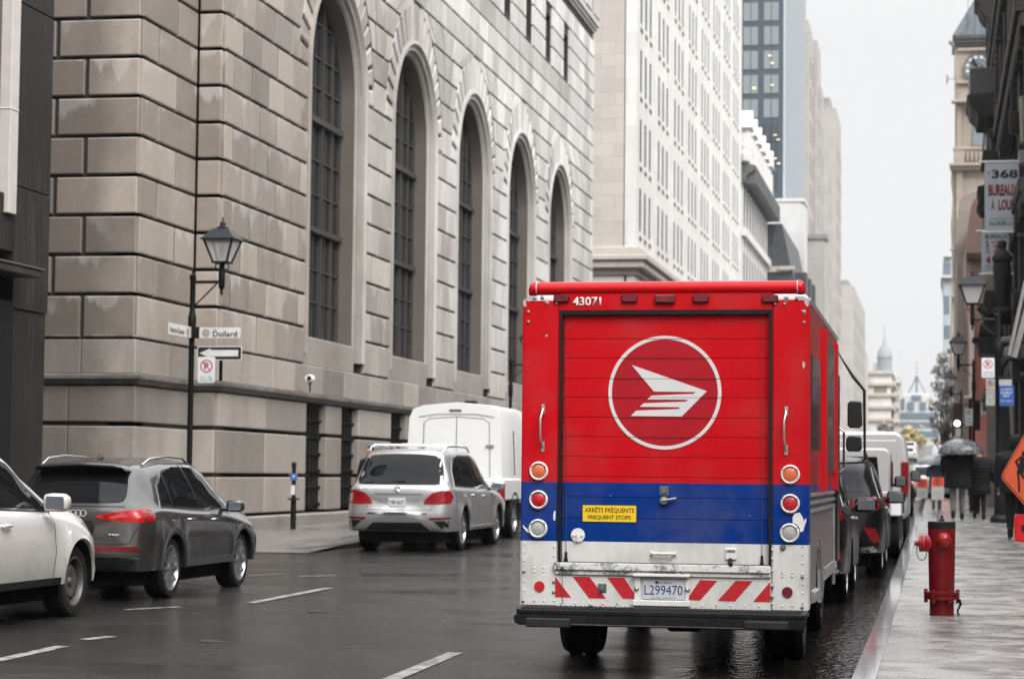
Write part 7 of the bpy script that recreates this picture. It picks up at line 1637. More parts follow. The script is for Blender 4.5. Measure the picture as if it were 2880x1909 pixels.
# street name signs
def flower(parent, o, u, v, r, m_):
    b = MB(); n = u.cross(v)
    for k in range(8):
        a = 2*math.pi*k/8; c = o+u*math.cos(a)*r*.62+v*math.sin(a)*r*.62; pts = [c+(u*math.cos(t)+v*math.sin(t))*r*.30+n*.002 for t in [2*math.pi*i/10 for i in range(11)]]; b.tube(pts, r*.045, 4)
    b.build('flower_emblem', m_, parent)
OCH = mat('ochre_ink', (.25, .16, .1), .5)
p, q = atY(561, 921, 36.72), atY(677, 950, 36.72); t = thing('street_name_sign', (p.x, 36.72, q.z), 'white street name sign reading Dollard on the lamp post', 'sign'); xc, zc_ = (p.x+q.x)/2, (p.z+q.z)/2; w_, h_ = q.x-p.x, .185
zc_ += .0
sign_board(t, xc, 36.72, zc_, w_, h_, mat('ivory_sign_face', (.58, .57, .55), .35)); text_mesh('lettering', 'Dollard', INK, t, (xc+w_*.12, 36.717, zc_-.02), (1, 0, 0), (0, 0, 1), w=w_*.58, h=h_*.52, off=.012)
text_mesh('lettering', 'Rue', GREYI, t, (xc-w_*.12, 36.717, zc_+.065), (1, 0, 0), (0, 0, 1), h=.025); flower(t, Vector((xc-w_*.34, 36.716, zc_)), Vector((1, 0, 0)), Vector((0, 0, 1)), .075, OCH)
b = MB(); b.box(-12.78, p.x, 36.70, 36.74, zc_-.1, zc_+.1); b.build('mount', BLACK, t)
t = thing('street_name_sign', (-12.78, 35.9, zc_-.09), 'white street name sign reading Notre-Dame, turned edgewise left of the lamp post', 'sign')
b = MB(); b.box(-12.786, -12.78, 35.55, 36.70, zc_-.09, zc_+.10); b.build('board', mat('ivory_sign_face', (.58, .57, .55)), t)
text_mesh('lettering', 'Notre-Dame', INK, t, (-12.779, 35.98, zc_-.01), (0, 1, 0), (0, 0, 1), w=.72, h=.10, off=.012); flower(t, Vector((-12.779, 36.52, zc_)), Vector((0, 1, 0)), Vector((0, 0, 1)), .075, OCH)
p, q = atY(555, 974, 36.70), atY(680, 1012, 36.70); t = thing('one_way_sign', (p.x, 36.70, q.z), 'black one way sign with a white arrow pointing left', 'sign'); xc, zc_ = (p.x+q.x)/2, (p.z+q.z)/2; w_ = q.x-p.x; h_ = .245
sign_board(t, xc, 36.70, zc_, w_, h_, WHITEP, r=.03); b = sign_board(t, xc, 36.697, zc_, w_-.03, h_-.03, mat('matt_black_sign', (.02, .02, .022), .5), r=.025); b.name = 'black_panel'
b = MB(); b.prism([(xc-w_*.45, zc_), (xc-w_*.20, zc_+.085), (xc-w_*.20, zc_+.055), (xc+w_*.42, zc_+.055), (xc+w_*.42, zc_-.055), (xc-w_*.20, zc_-.055), (xc-w_*.20, zc_-.085)], 'y', 36.693, 36.696); b.build('arrow', mat('ivory_sign_face', (.58, .57, .55)), t)
def parking_sign(label, x0, y0, x1, y1, Y, lines, ring_r=.36, face=None, extra=None, group='no parking signs on posts', red=REDINK):
    p, q = atY(x0, y0, Y), atY(x1, y1, Y); t = thing('parking_sign', (p.x, Y, q.z), label, 'sign', group); w_, h_ = q.x-p.x, p.z-q.z; xc = (p.x+q.x)/2
    sign_board(t, xc, Y, (p.z+q.z)/2, w_, h_, face, r=min(.03, w_*.1)); no_parking(t, xc, Y, p.z-w_*.52, w_*ring_r, red)
    z = p.z-w_*1.08; k = (z-q.z)/(len(lines)+.6)
    for i, s in enumerate(lines): text_mesh('lettering', s, GREYI, t, (xc, Y-.001, z-k*(i+.5)), (1, 0, 0), (0, 0, 1), w=w_*.78*min(1, len(s)/8), h=k*.6, off=.005)
    return t
parking_sign('white no parking sign below the one way arrow', 557, 1003, 604, 1076, 36.66, ['7h - 8h', 'LUN À VEN', '1 AVRIL AU 1 DEC'])
# second left lamp
lamp('black street lamp partly hidden behind the left side of the mail truck', (-12.35, 64, swz(64)), 4.72, 0, .6)
# parking meter
p = atZ(824, 1501, .22); z = lwz(p.y); t = thing('parking_meter_post', (p.x, p.y, z), 'black parking post with small blue marker standing on the far pavement', 'parking meter')
b = MB(); x, y = p.x, p.y; b.lathe([(.06, z), (.06, z+.6), (.045, z+.62), (.045, z+1.28), (.06, z+1.3), (.05, z+1.36), (0, z+1.38)], (x, y, 0), n=12); b.lathe([(.13, z+.60), (.13, z+.63)], (x, y, 0), n=14); b.build('post', BLACK, t, smooth=35)
b = MB(); b.box(x-.06, x+.09, y-.08, y-.045, z+1.0, z+1.14); o = b.build('blue_marker', mat('blue_marker_plate', (.05, .12, .32), .5), t, bevel=.004)
text_mesh('letter_P', 'P', WHITEP, o, (x+.02, y-.081, z+1.07), (1, 0, 0), (0, 0, 1), h=.07, off=.01)
b = MB(); b.box(x-.045, x+.045, y-.06, y-.046, z+.7, z+.9); b.build('number_sticker', mat('ivory_sticker', (.55, .54, .5), .5), t)
# right hand lamps
YA = 56; zb = swz(YA)
LA = lamp('nearest right black street lamp with broad base and parking signs, beside the umbrella pair', (1.52, YA, zb), 5.46, 0, -.62, .068, 1.1, wide_base=1.25)
yb = 78; lamp('second lantern lamp on the right pavement, behind the near one, beside the traffic signal', (atY(2738, 1026, yb).x, yb, swz(yb)), atY(2738, 1026, yb).z, 0, -.52, .05)
for Y, px, py, lb in ((108, 2674, 1108, 'third lantern lamp on the right, small and hazy left of the signal'), (135, 2666, 1142, 'fourth lantern lamp on the right, faint beyond the third'), (160, 2658, 1152, 'farthest lantern lamp on the right, faintest of the row')):
    q = atY(px, py, Y); lamp(lb, (q.x+.5, Y, swz(Y)), q.z, 0, -.5, .05)
parking_sign('square no parking sign, upper one on the near right lamp post', 2761, 1006, 2797, 1062, 55.9, ['8h30-9h30', 'LUN À VEN', '1 AVRIL - 1 DEC'])
parking_sign('tall narrow no parking sign with arrow under the square one', 2773, 1065, 2798, 1140, 55.85, ['LIVRAISON', 'SEULEMENT', '9h - 12h', 'LUN À VEN', '<->'], face=mat('greyed_sign_face', (.36, .36, .35), .5), ring_r=.4, red=mat('dull_red_ring', (.25, .03, .03), .5))
parking_sign('small no parking sign beside the traffic signal', 2714, 1149, 2736, 1197, 77.7, ['8h-9h', 'LUN-VEN'], red=mat('brown_ring', (.16, .08, .06), .5))
p, q = atY(2811, 1067, 55.8), atY(2852, 1141, 55.8); t = thing('event_poster', (p.x, 55.8, q.z), 'blue poster reading LA NUIT, LE BRUIT NUIT hung on the near right lamp post', 'poster'); zm = atY(2830, 1084, 55.8).z
b = MB(); b.box(p.x, q.x, 55.8, 55.81, q.z, zm); b.build('blue_board', mat('poster_blue', (.02, .08, .30), .5, var=.06), t); b = MB(); b.box(p.x-.01, q.x-.05, 55.8, 55.81, zm+.001, p.z); b.build('white_board', mat('greyed_sign_face', (.36, .36, .35)), t)
xc = (p.x+q.x)/2
for s, k, w_ in (('LA NUIT,', .80, .8), ('LE BRUIT', .64, .8), ('NUIT', .49, .5)): text_mesh('lettering', s, WHITEP, t, (xc, 55.798, lerp(q.z, zm, k)), (1, 0, 0), (0, 0, 1), w=(q.x-p.x)*w_, h=(zm-q.z)*.105, off=.02)
text_mesh('lettering', 'BRUIT = NUISANCE', WHITEP, t, (xc, 55.798, lerp(q.z, zm, .24)), (1, 0, 0), (0, 0, 1), w=(q.x-p.x)*.8, h=(zm-q.z)*.07)
b = MB(); a_, c_ = atY(2808, 1061, 55.9), atY(2852, 1061, 55.9); b.tube([(a_.x, 55.9, a_.z), (c_.x, 55.9, c_.z)], .02, 6); b.build('hanging_bar', BLACK, t)
# traffic signal
YT_ = 85; p, q = atY(2680, 1132, YT_), atY(2705, 1203, YT_); t = thing('traffic_signal', (p.x, YT_, q.z), 'dark traffic signal with a bright white lower light above the umbrellas', 'traffic signal')
b = MB(); b.box(p.x, q.x, YT_, YT_+.2, q.z, p.z); b.box(q.x, q.x+.45, YT_+.08, YT_+.14, p.z-.1, p.z-.04); b.box(q.x, q.x+.45, YT_+.08, YT_+.14, q.z+.1, q.z+.16); b.build('housing', mat('dark_signal_housing', (.03, .032, .035), .5), t, bevel=.02)
c_ = atY(2692, 1190, YT_-.02); b = MB(); b.lathe([(0, -.02), (.11, -.02), (.11, 0), (0, 0)], (c_.x, YT_-.005, c_.z), 'y', 24); b.build('lit_lens', mat('white_signal_light', (1, 1, 1), .3, emit=4), t)
c_ = atY(2692, 1146, YT_-.02); b = MB(); b.lathe([(0, -.02), (.12, -.02), (.12, 0), (0, 0)], (c_.x, YT_-.005, c_.z), 'y', 20); b.build('unlit_red_lens', mat('unlit_red', (.08, .015, .015), .4), t)
p, q = atY(2687, 1204, YT_), atY(2702, 1228, YT_); b = MB(); b.box(p.x, q.x, YT_-.01, YT_+.01, q.z, p.z); b.build('white_plate', WHITEP, t)
b = MB(); b.tube([(q.x+.35, YT_+.1, swz(YT_)), (q.x+.35, YT_+.1, p.z+1.2)], .06, 8); b.build('pole', BLACK, t)
p, q = atY(2738, 1125, 77.8), atY(2757, 1210, 77.8); b = MB(); t = thing('signal_box', (p.x, 77.8, q.z), 'black signal head seen from the side on the second right lamp post', 'traffic signal')
b.box(p.x, q.x, 77.75, 78.1, q.z, p.z)
for i in range(3): b.box(p.x-.04, p.x, 77.8, 78.05, lerp(q.z, p.z, (i+.1)/3), lerp(q.z, p.z, (i+.2)/3)+.03)
b.build('housing', BLACK, t, bevel=.02); a_, c_ = atY(2712, 1114, 77.8), atY(2733, 1120, 77.8); b = MB(); b.box(a_.x, c_.x, 77.7, 78, c_.z, a_.z+.02); b.build('white_camera', WHITEP, t, bevel=.02)
# temporary no parking signs on stakes
ORG = mat('temporary_sign_orange', (.62, .07, .035), .5, var=.05); BRED = mat('dark_brown_red_ink', (.10, .008, .008), .5)
for (x0, y0, ys, x1, y1, Y, lb) in ((2578, 1346, 1371, 2609, 1401, 62, 'orange and white temporary no parking sign on a thin stake, left one'), (2620, 1342, 1367, 2655, 1405, 56, 'orange and white temporary no parking sign on a stake, just above the hydrant')):
    p, q, s_ = atY(x0, y0, Y), atY(x1, y1, Y), atY(x0, ys, Y); t = thing('temporary_sign', ((p.x+q.x)/2, Y, swz(Y)), lb, 'sign', 'temporary no parking signs on stakes'); xc = (p.x+q.x)/2
    b = MB(); b.box(p.x, q.x, Y, Y+.008, s_.z, p.z); b.build('orange_panel', ORG, t); b = MB(); b.box(p.x, q.x, Y, Y+.008, q.z, s_.z-.001); b.build('white_panel', mat('greyed_sign_face', (.36, .36, .35)), t)
    b = MB(); r_ = (q.x-p.x)*.32; zc_ = (s_.z+p.z)/2; ring_mesh(b, (xc, zc_), r_*.75, r_, 'y', Y-.003, Y-.0005, 24); b.prism([(xc-r_*.6, zc_+r_*.5), (xc-r_*.5, zc_+r_*.6), (xc+r_*.6, zc_-r_*.5), (xc+r_*.5, zc_-r_*.6)], 'y', Y-.004, Y-.001); b.build('prohibition_ring', BRED, t)
    text_mesh('letter_P', 'P', BRED, t, (xc, Y-.001, zc_), (1, 0, 0), (0, 0, 1), h=r_*1.1, off=.03)
    b = MB()
    for k in (.95, .68, .40): b.box(p.x+.01, q.x-.01, Y-.002, Y-.0005, lerp(q.z, s_.z, k)-.006, lerp(q.z, s_.z, k))
    b.build('printed_line', GREYI, t); text_mesh('lettering', '9 H', GREYI, t, (xc, Y-.001, lerp(q.z, s_.z, .54)), (1, 0, 0), (0, 0, 1), h=.05, off=.01); text_mesh('lettering', '17 H', GREYI, t, (xc, Y-.001, lerp(q.z, s_.z, .2)), (1, 0, 0), (0, 0, 1), h=.05, off=.01)
    b = MB(); b.tube([(xc, Y+.02, swz(Y)), (xc, Y+.02, p.z-.05)], .014, 6); b.build('stake', mat('dark_red_stake', (.10, .02, .02), .5), t)
# orange works sign
Y = 27; cx_, cz_ = .77+.53, 1.53; t = thing('works_sign', (cx_, Y, swz(Y)), 'orange diamond roadworks sign with black digging figure and red plate at the right edge', 'sign')
OR2 = mat('fluorescent_orange', (.62, .10, .03), .4, var=.05)
DIA = [atY(x_, y_, Y) for x_, y_ in ((2813, 1341), (2905, 1176), (2997, 1290), (2905, 1448))]
def dia(r, rr=.05):
    k = r/.545; c = Vector((sum(p_.x for p_ in DIA)/4, sum(p_.z for p_ in DIA)/4)); P_ = [c+(Vector((p_.x, p_.z))-c)*k for p_ in DIA]; out = []
    for i in range(4):
        a_, b_, c2 = P_[i-1], P_[i], P_[(i+1) % 4]; u1, u2 = b_.lerp(a_, .1), b_.lerp(c2, .1)
        for t_ in (0, .25, .5, .75, 1): q_ = (u1.lerp(b_, t_)).lerp(b_.lerp(u2, t_), t_); out.append((q_.x, q_.y))
    return out
b = MB(); b.prism(dia(.545), 'y', Y, Y+.006); b.build('board', OR2, t); b = MB(); b.prism(dia(.525), 'y', Y-.002, Y-.0005); b.build('black_border', INK, t); b = MB(); b.prism(dia(.510), 'y', Y-.004, Y-.0022); b.build('orange_face', OR2, t)
def wp(x, y): q = atY(2600+x/4.125, 1180+y/4.125, Y-.005); return (q.x, q.z)
b = MB()
for poly in ([(1045, 480), (1110, 425), (1128, 420), (1190, 450), (1200, 520), (1160, 560), (1150, 620), (1070, 620), (1082, 560)], [(1072, 600), (1100, 610), (1112, 830), (1105, 843), (1088, 840), (1082, 700)], [(1100, 620), (1130, 610), (1200, 700), (1250, 840), (1230, 845), (1170, 720)]): b.prism([wp(*p_) for p_ in poly], 'y', Y-.0065, Y-.0042)
c_ = wp(1162, 395); b.lathe([(0, Y-.0065), (.035, Y-.0065), (.035, Y-.0042), (0, Y-.0042)], (c_[0], 0, c_[1]), 'y', 16)
b.prism([wp(*p_) for p_ in ((1190, 470), (1330, 690), (1318, 700), (1180, 490))], 'y', Y-.0065, Y-.0042); b.prism([wp(*p_) for p_ in ((1280, 840), (1340, 720), (1420, 840))], 'y', Y-.0065, Y-.0042); b.build('digging_figure', INK, t)
b = MB(); b.prism([wp(*p_) for p_ in ((1078, 486), (1104, 460), (1098, 520))], 'y', Y-.0085, Y-.007); b.build('arm_gap', OR2, t)
p, q = atY(2852, 1445, Y), atY(2852, 1524, Y); w_ = .62; xc = p.x+w_/2; zc_ = (p.z+q.z)/2; h_ = p.z-q.z
sign_board(t, xc, Y, zc_, w_, h_, mat('signal_red_orange', (.72, .04, .03), .4), r=.05); o = sign_board(t, xc, Y-.002, zc_, w_-.03, h_-.03, INK, r=.045); o.name = 'black_border'; o = sign_board(t, xc, Y-.004, zc_, w_-.045, h_-.045, mat('signal_red', (.62, .005, .012), .4), r=.04); o.name = 'red_face'
b = MB(); a_, c_ = wp(1125, 1220), wp(1125, 1300); b.prism([(a_[0], a_[1]), (a_[0]+.28, a_[1]), (a_[0]+.28, a_[1]+.05), (a_[0]+.40, (a_[1]+c_[1])/2), (a_[0]+.28, c_[1]-.05), (a_[0]+.28, c_[1]), (a_[0], c_[1])], 'y', Y-.0085, Y-.0062); b.build('arrow', INK, t)
b = MB()
for s in (-1, 1): b.tube([(cx_+s*.06, Y+.03, 1.9), (cx_+s*.06, Y+.03, swz(Y)+.1)], .02, 6)
b.box(cx_-.1, cx_+.5, Y-.02, Y+.08, swz(Y), swz(Y)+.1)
b.build('stand', mat('galvanised_stand', (.3, .3, .31), .4, .6), t)
# ---- fire hydrant
HX, HY = .055, 21.95; zg = swz(HY); hs = 1/278.0
def hz2(y): return zg+(1733-y)*hs*.985
t = thing('fire_hydrant', (HX, HY, zg), 'red fire hydrant with a black cap band standing on the wet right pavement', 'fire hydrant')
HR = mat('hydrant_red_paint', (.15, .003, .005), .4, var=.22, scale=7, bump=.25, bscale=30, spec=.35); HB = mat('hydrant_black_paint', (.02, .02, .022), .4, var=.3, bump=.2)
b = MB(); b.lathe([(.116, zg), (.116, hz2(1690)), (.125, hz2(1688)), (.125, hz2(1670)), (.120, hz2(1666)), (.122, hz2(1660)), (.130, hz2(1540)), (.132, hz2(1497)), (0, hz2(1497))], (HX, HY, 0), n=36); b.build('barrel', HR, t, smooth=30)
b = MB(); b.lathe([(.1315, hz2(1497)), (.1335, hz2(1495)), (.1335, hz2(1479)), (.127, hz2(1477)), (.03, hz2(1476)), (.03, hz2(1474)), (0, hz2(1474))], (HX, HY, 0), n=36); b.build('cap', HB, t, smooth=30)
b = MB(); b.lathe([(.026, hz2(1477)), (.026, hz2(1470)), (.019, hz2(1469)), (.017, hz2(1461)), (0, hz2(1461))], (HX, HY, 0), n=5); b.build('operating_nut', mat('worn_nut_iron', (.10, .08, .075), .5, .4), t)
b = MB(); b.lathe([(.13, hz2(1690)), (.170, hz2(1690)), (.170, hz2(1680)), (.13, hz2(1680))], (HX, HY, 0), n=32, cap=False); b.lathe([(.13, hz2(1678)), (.170, hz2(1678)), (.172, hz2(1669)), (.13, hz2(1667))], (HX, HY, 0), n=32, cap=False); b.build('flange', HR, t, smooth=30)
b = MB()
for k in range(6):
    a = 2*math.pi*(k+.0)/6; x, y = HX+.152*math.cos(a), HY+.152*math.sin(a); b.lathe([(.018, hz2(1699)), (.018, hz2(1662)), (0, hz2(1662))], (x, y, 0), n=6)
b.build('flange_bolts', mat('hydrant_bolt_red', (.16, .008, .01), .5), t)
zo = hz2(1538); b = MB(); b.lathe([(.088, -.10), (.085, -.14), (.078, -.155), (.084, -.16), (.084, -.185), (.078, -.19), (.084, -.195), (.084, -.215), (.03, -.222), (.026, -.25), (.026, -.262), (0, -.262)], (HX, HY, zo), 'x', 24)
b.lathe([(.088, -.10), (.10, -.06), (.11, 0)], (HX, HY, zo), 'x', 24, cap=False); b.build('side_outlet', mat('hydrant_outlet_red', (.30, .006, .008), .3, var=.15, spec=.5), t, smooth=30)
zo2 = hz2(1528); b = MB(); b.lathe([(.075, -.10), (.07, -.15), (.058, -.16), (.052, -.18), (.03, -.195), (0, -.198)], (HX+.02, HY, zo2), 'y', 24); b.lathe([(.022, -.19), (.022, -.225), (0, -.225)], (HX+.02, HY, zo2), 'y', 5); b.build('front_outlet', mat('hydrant_outlet_red', (.42, .012, .014)), t, smooth=35)
CHN = mat('rusty_chain', (.05, .045, .04), .6, .5)
b = MB(); pts = [(HX-.215+.012*math.sin(u*3), HY-.02, zo-.07-.0) for u in (0,)]
cp = [(HX-.235, zo-.03), (HX-.238, zo-.08), (HX-.23, zo-.13), (HX-.20, zo-.165), (HX-.165, zo-.155), (HX-.148, zo-.12), (HX-.145, zo-.08)]
for i in range(len(cp)-1):
    for k in range(2):
        a = Vector((lerp(cp[i][0], cp[i+1][0], k/2), HY-.03, lerp(cp[i][1], cp[i+1][1], k/2))); c = Vector((lerp(cp[i][0], cp[i+1][0], (k+.8)/2), HY-.03, lerp(cp[i][1], cp[i+1][1], (k+.8)/2))); b.tube([a, c], .0055, 5)
b.build('chain', CHN, t); b = MB(); b.tube([(HX+.165, HY-.02, hz2(1690)), (HX+.18, HY-.03, hz2(1702)), (HX+.15, HY-.03, hz2(1720)), (HX+.16, HY-.03, zg+.005)], [.018, .014, .010, .012], 6); b.build('hanging_strap', BLACK, t)
# bicycle by the pillar
t = thing('bicycle', (2.0, 64, swz(64)), 'dark bicycle leaning by the fluted pillar, right of the umbrella pair', 'bicycle'); z = swz(64); x = 1.75
def torus(b, c, r, rr, ax='x'): b.lathe([(r+rr*math.cos(a), rr*math.sin(a)) for a in [2*math.pi*i/6 for i in range(7)]], c, ax, 24, cap=False)
for yy in (63.3, 64.35):
    b = MB(); torus(b, (x, yy, z+.34), .32, .02)
    for k in range(8): a = math.pi*k/8; b.tube([(x, yy-math.cos(a)*.31, z+.34-math.sin(a)*.31), (x, yy+math.cos(a)*.31, z+.34+math.sin(a)*.31)], .002, 3)
    b.build('wheel', TYRE, t)
b = MB(); F1 = [(x, 63.3, z+.34), (x, 63.75, z+.3), (x, 63.6, z+.85), (x, 63.3, z+.34)]; b.tube(F1, .014, 6); b.tube([(x, 63.75, z+.3), (x, 64.2, z+.8), (x, 63.62, z+.8)], .016, 6); b.tube([(x, 64.35, z+.34), (x, 64.2, z+.8), (x, 64.17, z+.98)], .014, 6); b.tube([(x-.25, 64.12, z+1.0), (x+.25, 64.12, z+1.0)], .014, 6); b.build('frame', mat('dark_cycle_frame', (.03, .03, .035), .3), t)
b = MB(); b.box(x-.06, x+.06, 63.45, 63.72, z+.86, z+.9); b.build('saddle', TRIM, t, bevel=.015)
# ================================================================ people
def skin(name, nodes, edges, m, parent, sub=2, smooth_it=0):
    me = bpy.data.meshes.new(name); me.from_pydata([n[0] for n in nodes], edges, []); o = bpy.data.objects.new(name, me); C.objects.link(o)
    md = o.modifiers.new('s', 'SKIN'); md.use_smooth_shade = True
    if not me.skin_vertices: me.skin_vertices.new() if hasattr(me.skin_vertices, 'new') else None
    for v, n in zip(me.skin_vertices[0].data, nodes): v.radius = n[1] if isinstance(n[1], tuple) else (n[1], n[1]); v.use_root = False
    me.skin_vertices[0].data[0].use_root = True
    o.modifiers.new('u', 'SUBSURF').levels = sub
    dg = bpy.context.evaluated_depsgraph_get(); dg.update(); nm = bpy.data.meshes.new_from_object(o.evaluated_get(dg)); bpy.data.objects.remove(o)
    nm.name = name; nm.materials.clear(); nm.materials.append(m)
    for p in nm.polygons: p.use_smooth = True
    r = bpy.data.objects.new(name, nm); C.objects.link(r); r.parent = parent; return r
SKIN = mat('skin_tone', (.42, .25, .18), .5, var=.08)
def cloth(name, col, bump=.5, bscale=9): return mat(name, col, .85, var=.25, scale=5, bump=bump, bscale=bscale)
def person(label, loc, h, jacket, legs, boots, hair, rz=0, stride=.12, coat_len=.82, arms=None, bulk=1.0, hood=False, legr=1.0, umbrella_hand=None, quilt=False, face=False):
    t = thing('person', loc, label, 'person', None, rz); k = h/1.75
    A = arms or {-1: ((-.27, .02, 1.14), (-.27, .10, .90)), 1: ((.27, .02, 1.14), (.27, .10, .90))}
    S = lambda p: tuple(q*k for q in p)
    L = {s: [(s*.09, 0, .90), (s*.10, s*stride*.55+.02, .50), (s*.10, s*stride-(.04 if s < 0 else 0), .09+(.05 if s < 0 else 0)), (s*.11, s*stride+.15, .035+(.0 if s > 0 else 0))] for s in (-1, 1)}
    nodes = [((0, 0, .95), .12), ((0, 0, 1.15), .12), ((0, 0, 1.36), (.15, .10)), ((0, .0, 1.47), .06), ((0, .01, 1.54), .05), ((0, .015, 1.63), (.078, .095)), ((0, .005, 1.70), (.07, .085))]
    edges = [(0, 1), (1, 2), (2, 3), (3, 4), (4, 5), (5, 6)]
    def add(p, r, fr): nodes.append((p, r)); edges.append((fr, len(nodes)-1)); return len(nodes)-1
    for s in (-1, 1):
        i = add(L[s][0], .085, 0); i = add(L[s][1], .045, i); i = add(L[s][2], .034, i); add(L[s][3], .035, i)
        i = add((s*.18, 0, 1.41), .055, 2); i = add(A[s][0], .042, i); i = add(A[s][1], .028, i)
        hv = (Vector(A[s][1])-Vector(A[s][0])).normalized(); i = add(tuple(Vector(A[s][1])+hv*.06), (.036, .018), i)
    skin('body', [(S(p), tuple(q*k for q in r) if isinstance(r, tuple) else r*k) for p, r in nodes], edges, SKIN, t)
    # face and ears
    b = MB(); b.lathe([(.010, 0), (.014, .02), (.0, .035)], (0, .105*k, 1.60*k), 'z', 6)
    for s in (-1, 1): b.lathe([(0, -.008), (.022, -.006), (.022, .006), (0, .008)], (s*.082*k, .01*k, 1.62*k), 'x', 10)
    b.build('nose_and_ears', SKIN, t, smooth=60, world=False)
    b = MB()
    for s in (-1, 1): b.lathe([(0, 0), (.010, .003), (0, .008)], (s*.03*k, .10*k, 1.635*k), 'y', 8)
    b.box(-.022*k, .022*k, .098*k, .106*k, 1.573*k, 1.579*k); b.build('eyes_and_mouth', mat('dark_feature', (.05, .03, .025), .5), t, world=False)
    # hands: palm + five fingers
    for s in (-1, 1):
        w0 = Vector(A[s][1]); hv = (w0-Vector(A[s][0])).normalized(); sd_ = hv.cross(Vector((s, 0, 0))).normalized(); up = hv.cross(sd_)
        b = MB(); pc = w0+hv*.085; b.tube([w0+hv*.03, pc], [.03, .032], 8)
        for i in range(4):
            o = pc+sd_*(i-1.5)*.019; ln = (.05, .06, .065, .055)[i]; b.tube([o, o+hv*ln*.6, o+hv*ln*.8+up*.02*s, o+hv*ln*.7+up*.04*s], [.009, .0085, .008, .007], 6)
        o = w0+hv*.04+sd_*.03; b.tube([o, o+sd_*.025+hv*.02, o+sd_*.03+hv*.045], [.011, .010, .008], 6)
        b.v = [S(v) for v in b.v]; b.build('hand', SKIN, t, smooth=60, world=False)
    # jacket
    bk = bulk; z0 = coat_len
    prof_ = [(z0, .205, .165), (z0+.03, .225, .18), (1.0, .215, .17), (1.15, .20, .155), (1.30, .225, .16), (1.40, .215, .145), (1.47, .13, .11), (1.51, .085, .09)]
    if hood: prof_ += [(1.56, .11, .125), (1.63, .125, .14), (1.70, .118, .13), (1.76, .085, .10), (1.79, .03, .04)]
    b = MB(); b.loft([[(rx*(bk if zq < 1.5 else 1)*math.cos(a), ry*(bk if zq < 1.5 else 1)*math.sin(a)-(.01 if zq > 1.3 else 0), zq) for a in [2*math.pi*i/20 for i in range(20)]] for zq, rx, ry in prof_])
    for s in (-1, 1):
        e, w_ = Vector(A[s][0]), Vector(A[s][1]); b.tube([(s*.10*bk, 0, 1.40), (s*.20*bk, 0, 1.38), e.lerp(Vector((s*.2*bk, 0, 1.38)), .5), e, e.lerp(w_, .5), e.lerp(w_, .98)], [.09*bk, .088*bk, .078*bk, .068*bk, .06*bk, .052*bk], 12)
    b.v = [S(v) for v in b.v]; jk = b.build('jacket', jacket, t, world=False)
    md = jk.modifiers.new('r', 'REMESH'); md.mode = 'VOXEL'; md.voxel_size = .018; sm_ = jk.modifiers.new('s', 'SMOOTH'); sm_.iterations = 4; sm_.factor = .6
    dg = bpy.context.evaluated_depsgraph_get(); dg.update(); nm = bpy.data.meshes.new_from_object(jk.evaluated_get(dg)); jk.modifiers.clear(); jk.data = nm
    for p in nm.polygons: p.use_smooth = True
    if quilt:
        b = MB()
        for i in range(9): zz_ = (z0-.02+i*.075)*k; rr = (.222*bk+.008*math.sin(i*1.7))*k; b.lathe([(rr*.9, zz_-.03), (rr*1.02, zz_-.018), (rr*1.05, zz_), (rr*1.02, zz_+.018), (rr*.9, zz_+.03)], (0, 0, 0), n=20, cap=False)
        b.v = [(x, y*.78, z) for x, y, z in b.v]; b.build('quilted_band', jacket, t, smooth=60, world=False)
    # trousers and boots
    nodes = [((0, 0, .93), (.15, .12))]; edges = []
    for s in (-1, 1):
        i = len(nodes); nodes += [((s*.10, 0, .85), .105*legr), (L[s][1], .078*legr), ((L[s][2][0], L[s][2][1], L[s][2][2]+.03), .06*legr)]; edges += [(0, i), (i, i+1), (i+1, i+2)]
    skin('trousers', [(S(p), tuple(q*k for q in r) if isinstance(r, tuple) else r*k) for p, r in nodes], edges, legs, t)
    for s in (-1, 1):
        a = Vector(L[s][2]); skin('boot', [(S(a+Vector((0, -.03, .10))), .06*k), (S(a+Vector((0, -.02, -.03))), .052*k), (S((a.x, a.y+.13, .045+(.02 if s < 0 else 0))), (.045*k, .036*k))], [(0, 1), (1, 2)], boots, t, 2)
    if not hood: skin('hair', [(S((0, -.015, 1.61)), (.088*k, .09*k)), (S((0, -.005, 1.69)), (.085*k, .095*k)), (S((0, 0, 1.74)), (.06*k, .07*k))], [(0, 1), (1, 2)], hair, t)
    return t
DJ = cloth('black_rain_jacket', (.007, .007, .008)); DQ = cloth('black_quilted_coat', (.009, .0085, .009)); DL = cloth('black_trousers', (.006, .006, .006)); GL_ = cloth('grey_patterned_leggings', (.09, .085, .08)); BT = mat('black_boot_leather', (.012, .012, .012), .4); HRD = mat('dark_hair', (.015, .012, .010), .6)
y = 57.6; z = swz(y); x1 = atY(2693, 1400, y).x; x2 = atY(2755, 1400, y).x
hold = {-1: ((-.30, .05, 1.16), (-.24, .22, 1.02)), 1: ((.24, .15, 1.14), (.20, .28, 1.34))}
person('person in black jacket and grey leggings, left one of the pair sharing an umbrella', (x1, y, z), 1.95, DJ, GL_, BT, HRD, coat_len=.74, arms=hold, bulk=1.42, legr=.95, stride=.07)
person('person in long black quilted coat and black boots, right of the pair under the umbrella', (x2, y+.5, swz(y+.5)), 1.90, DQ, DL, BT, HRD, coat_len=.66, bulk=1.2, quilt=True, legr=.86, stride=-.13, arms={-1: ((-.26, .02, 1.16), (-.24, .14, .96)), 1: ((.33, -.02, 1.15), (.36, .06, .90))})
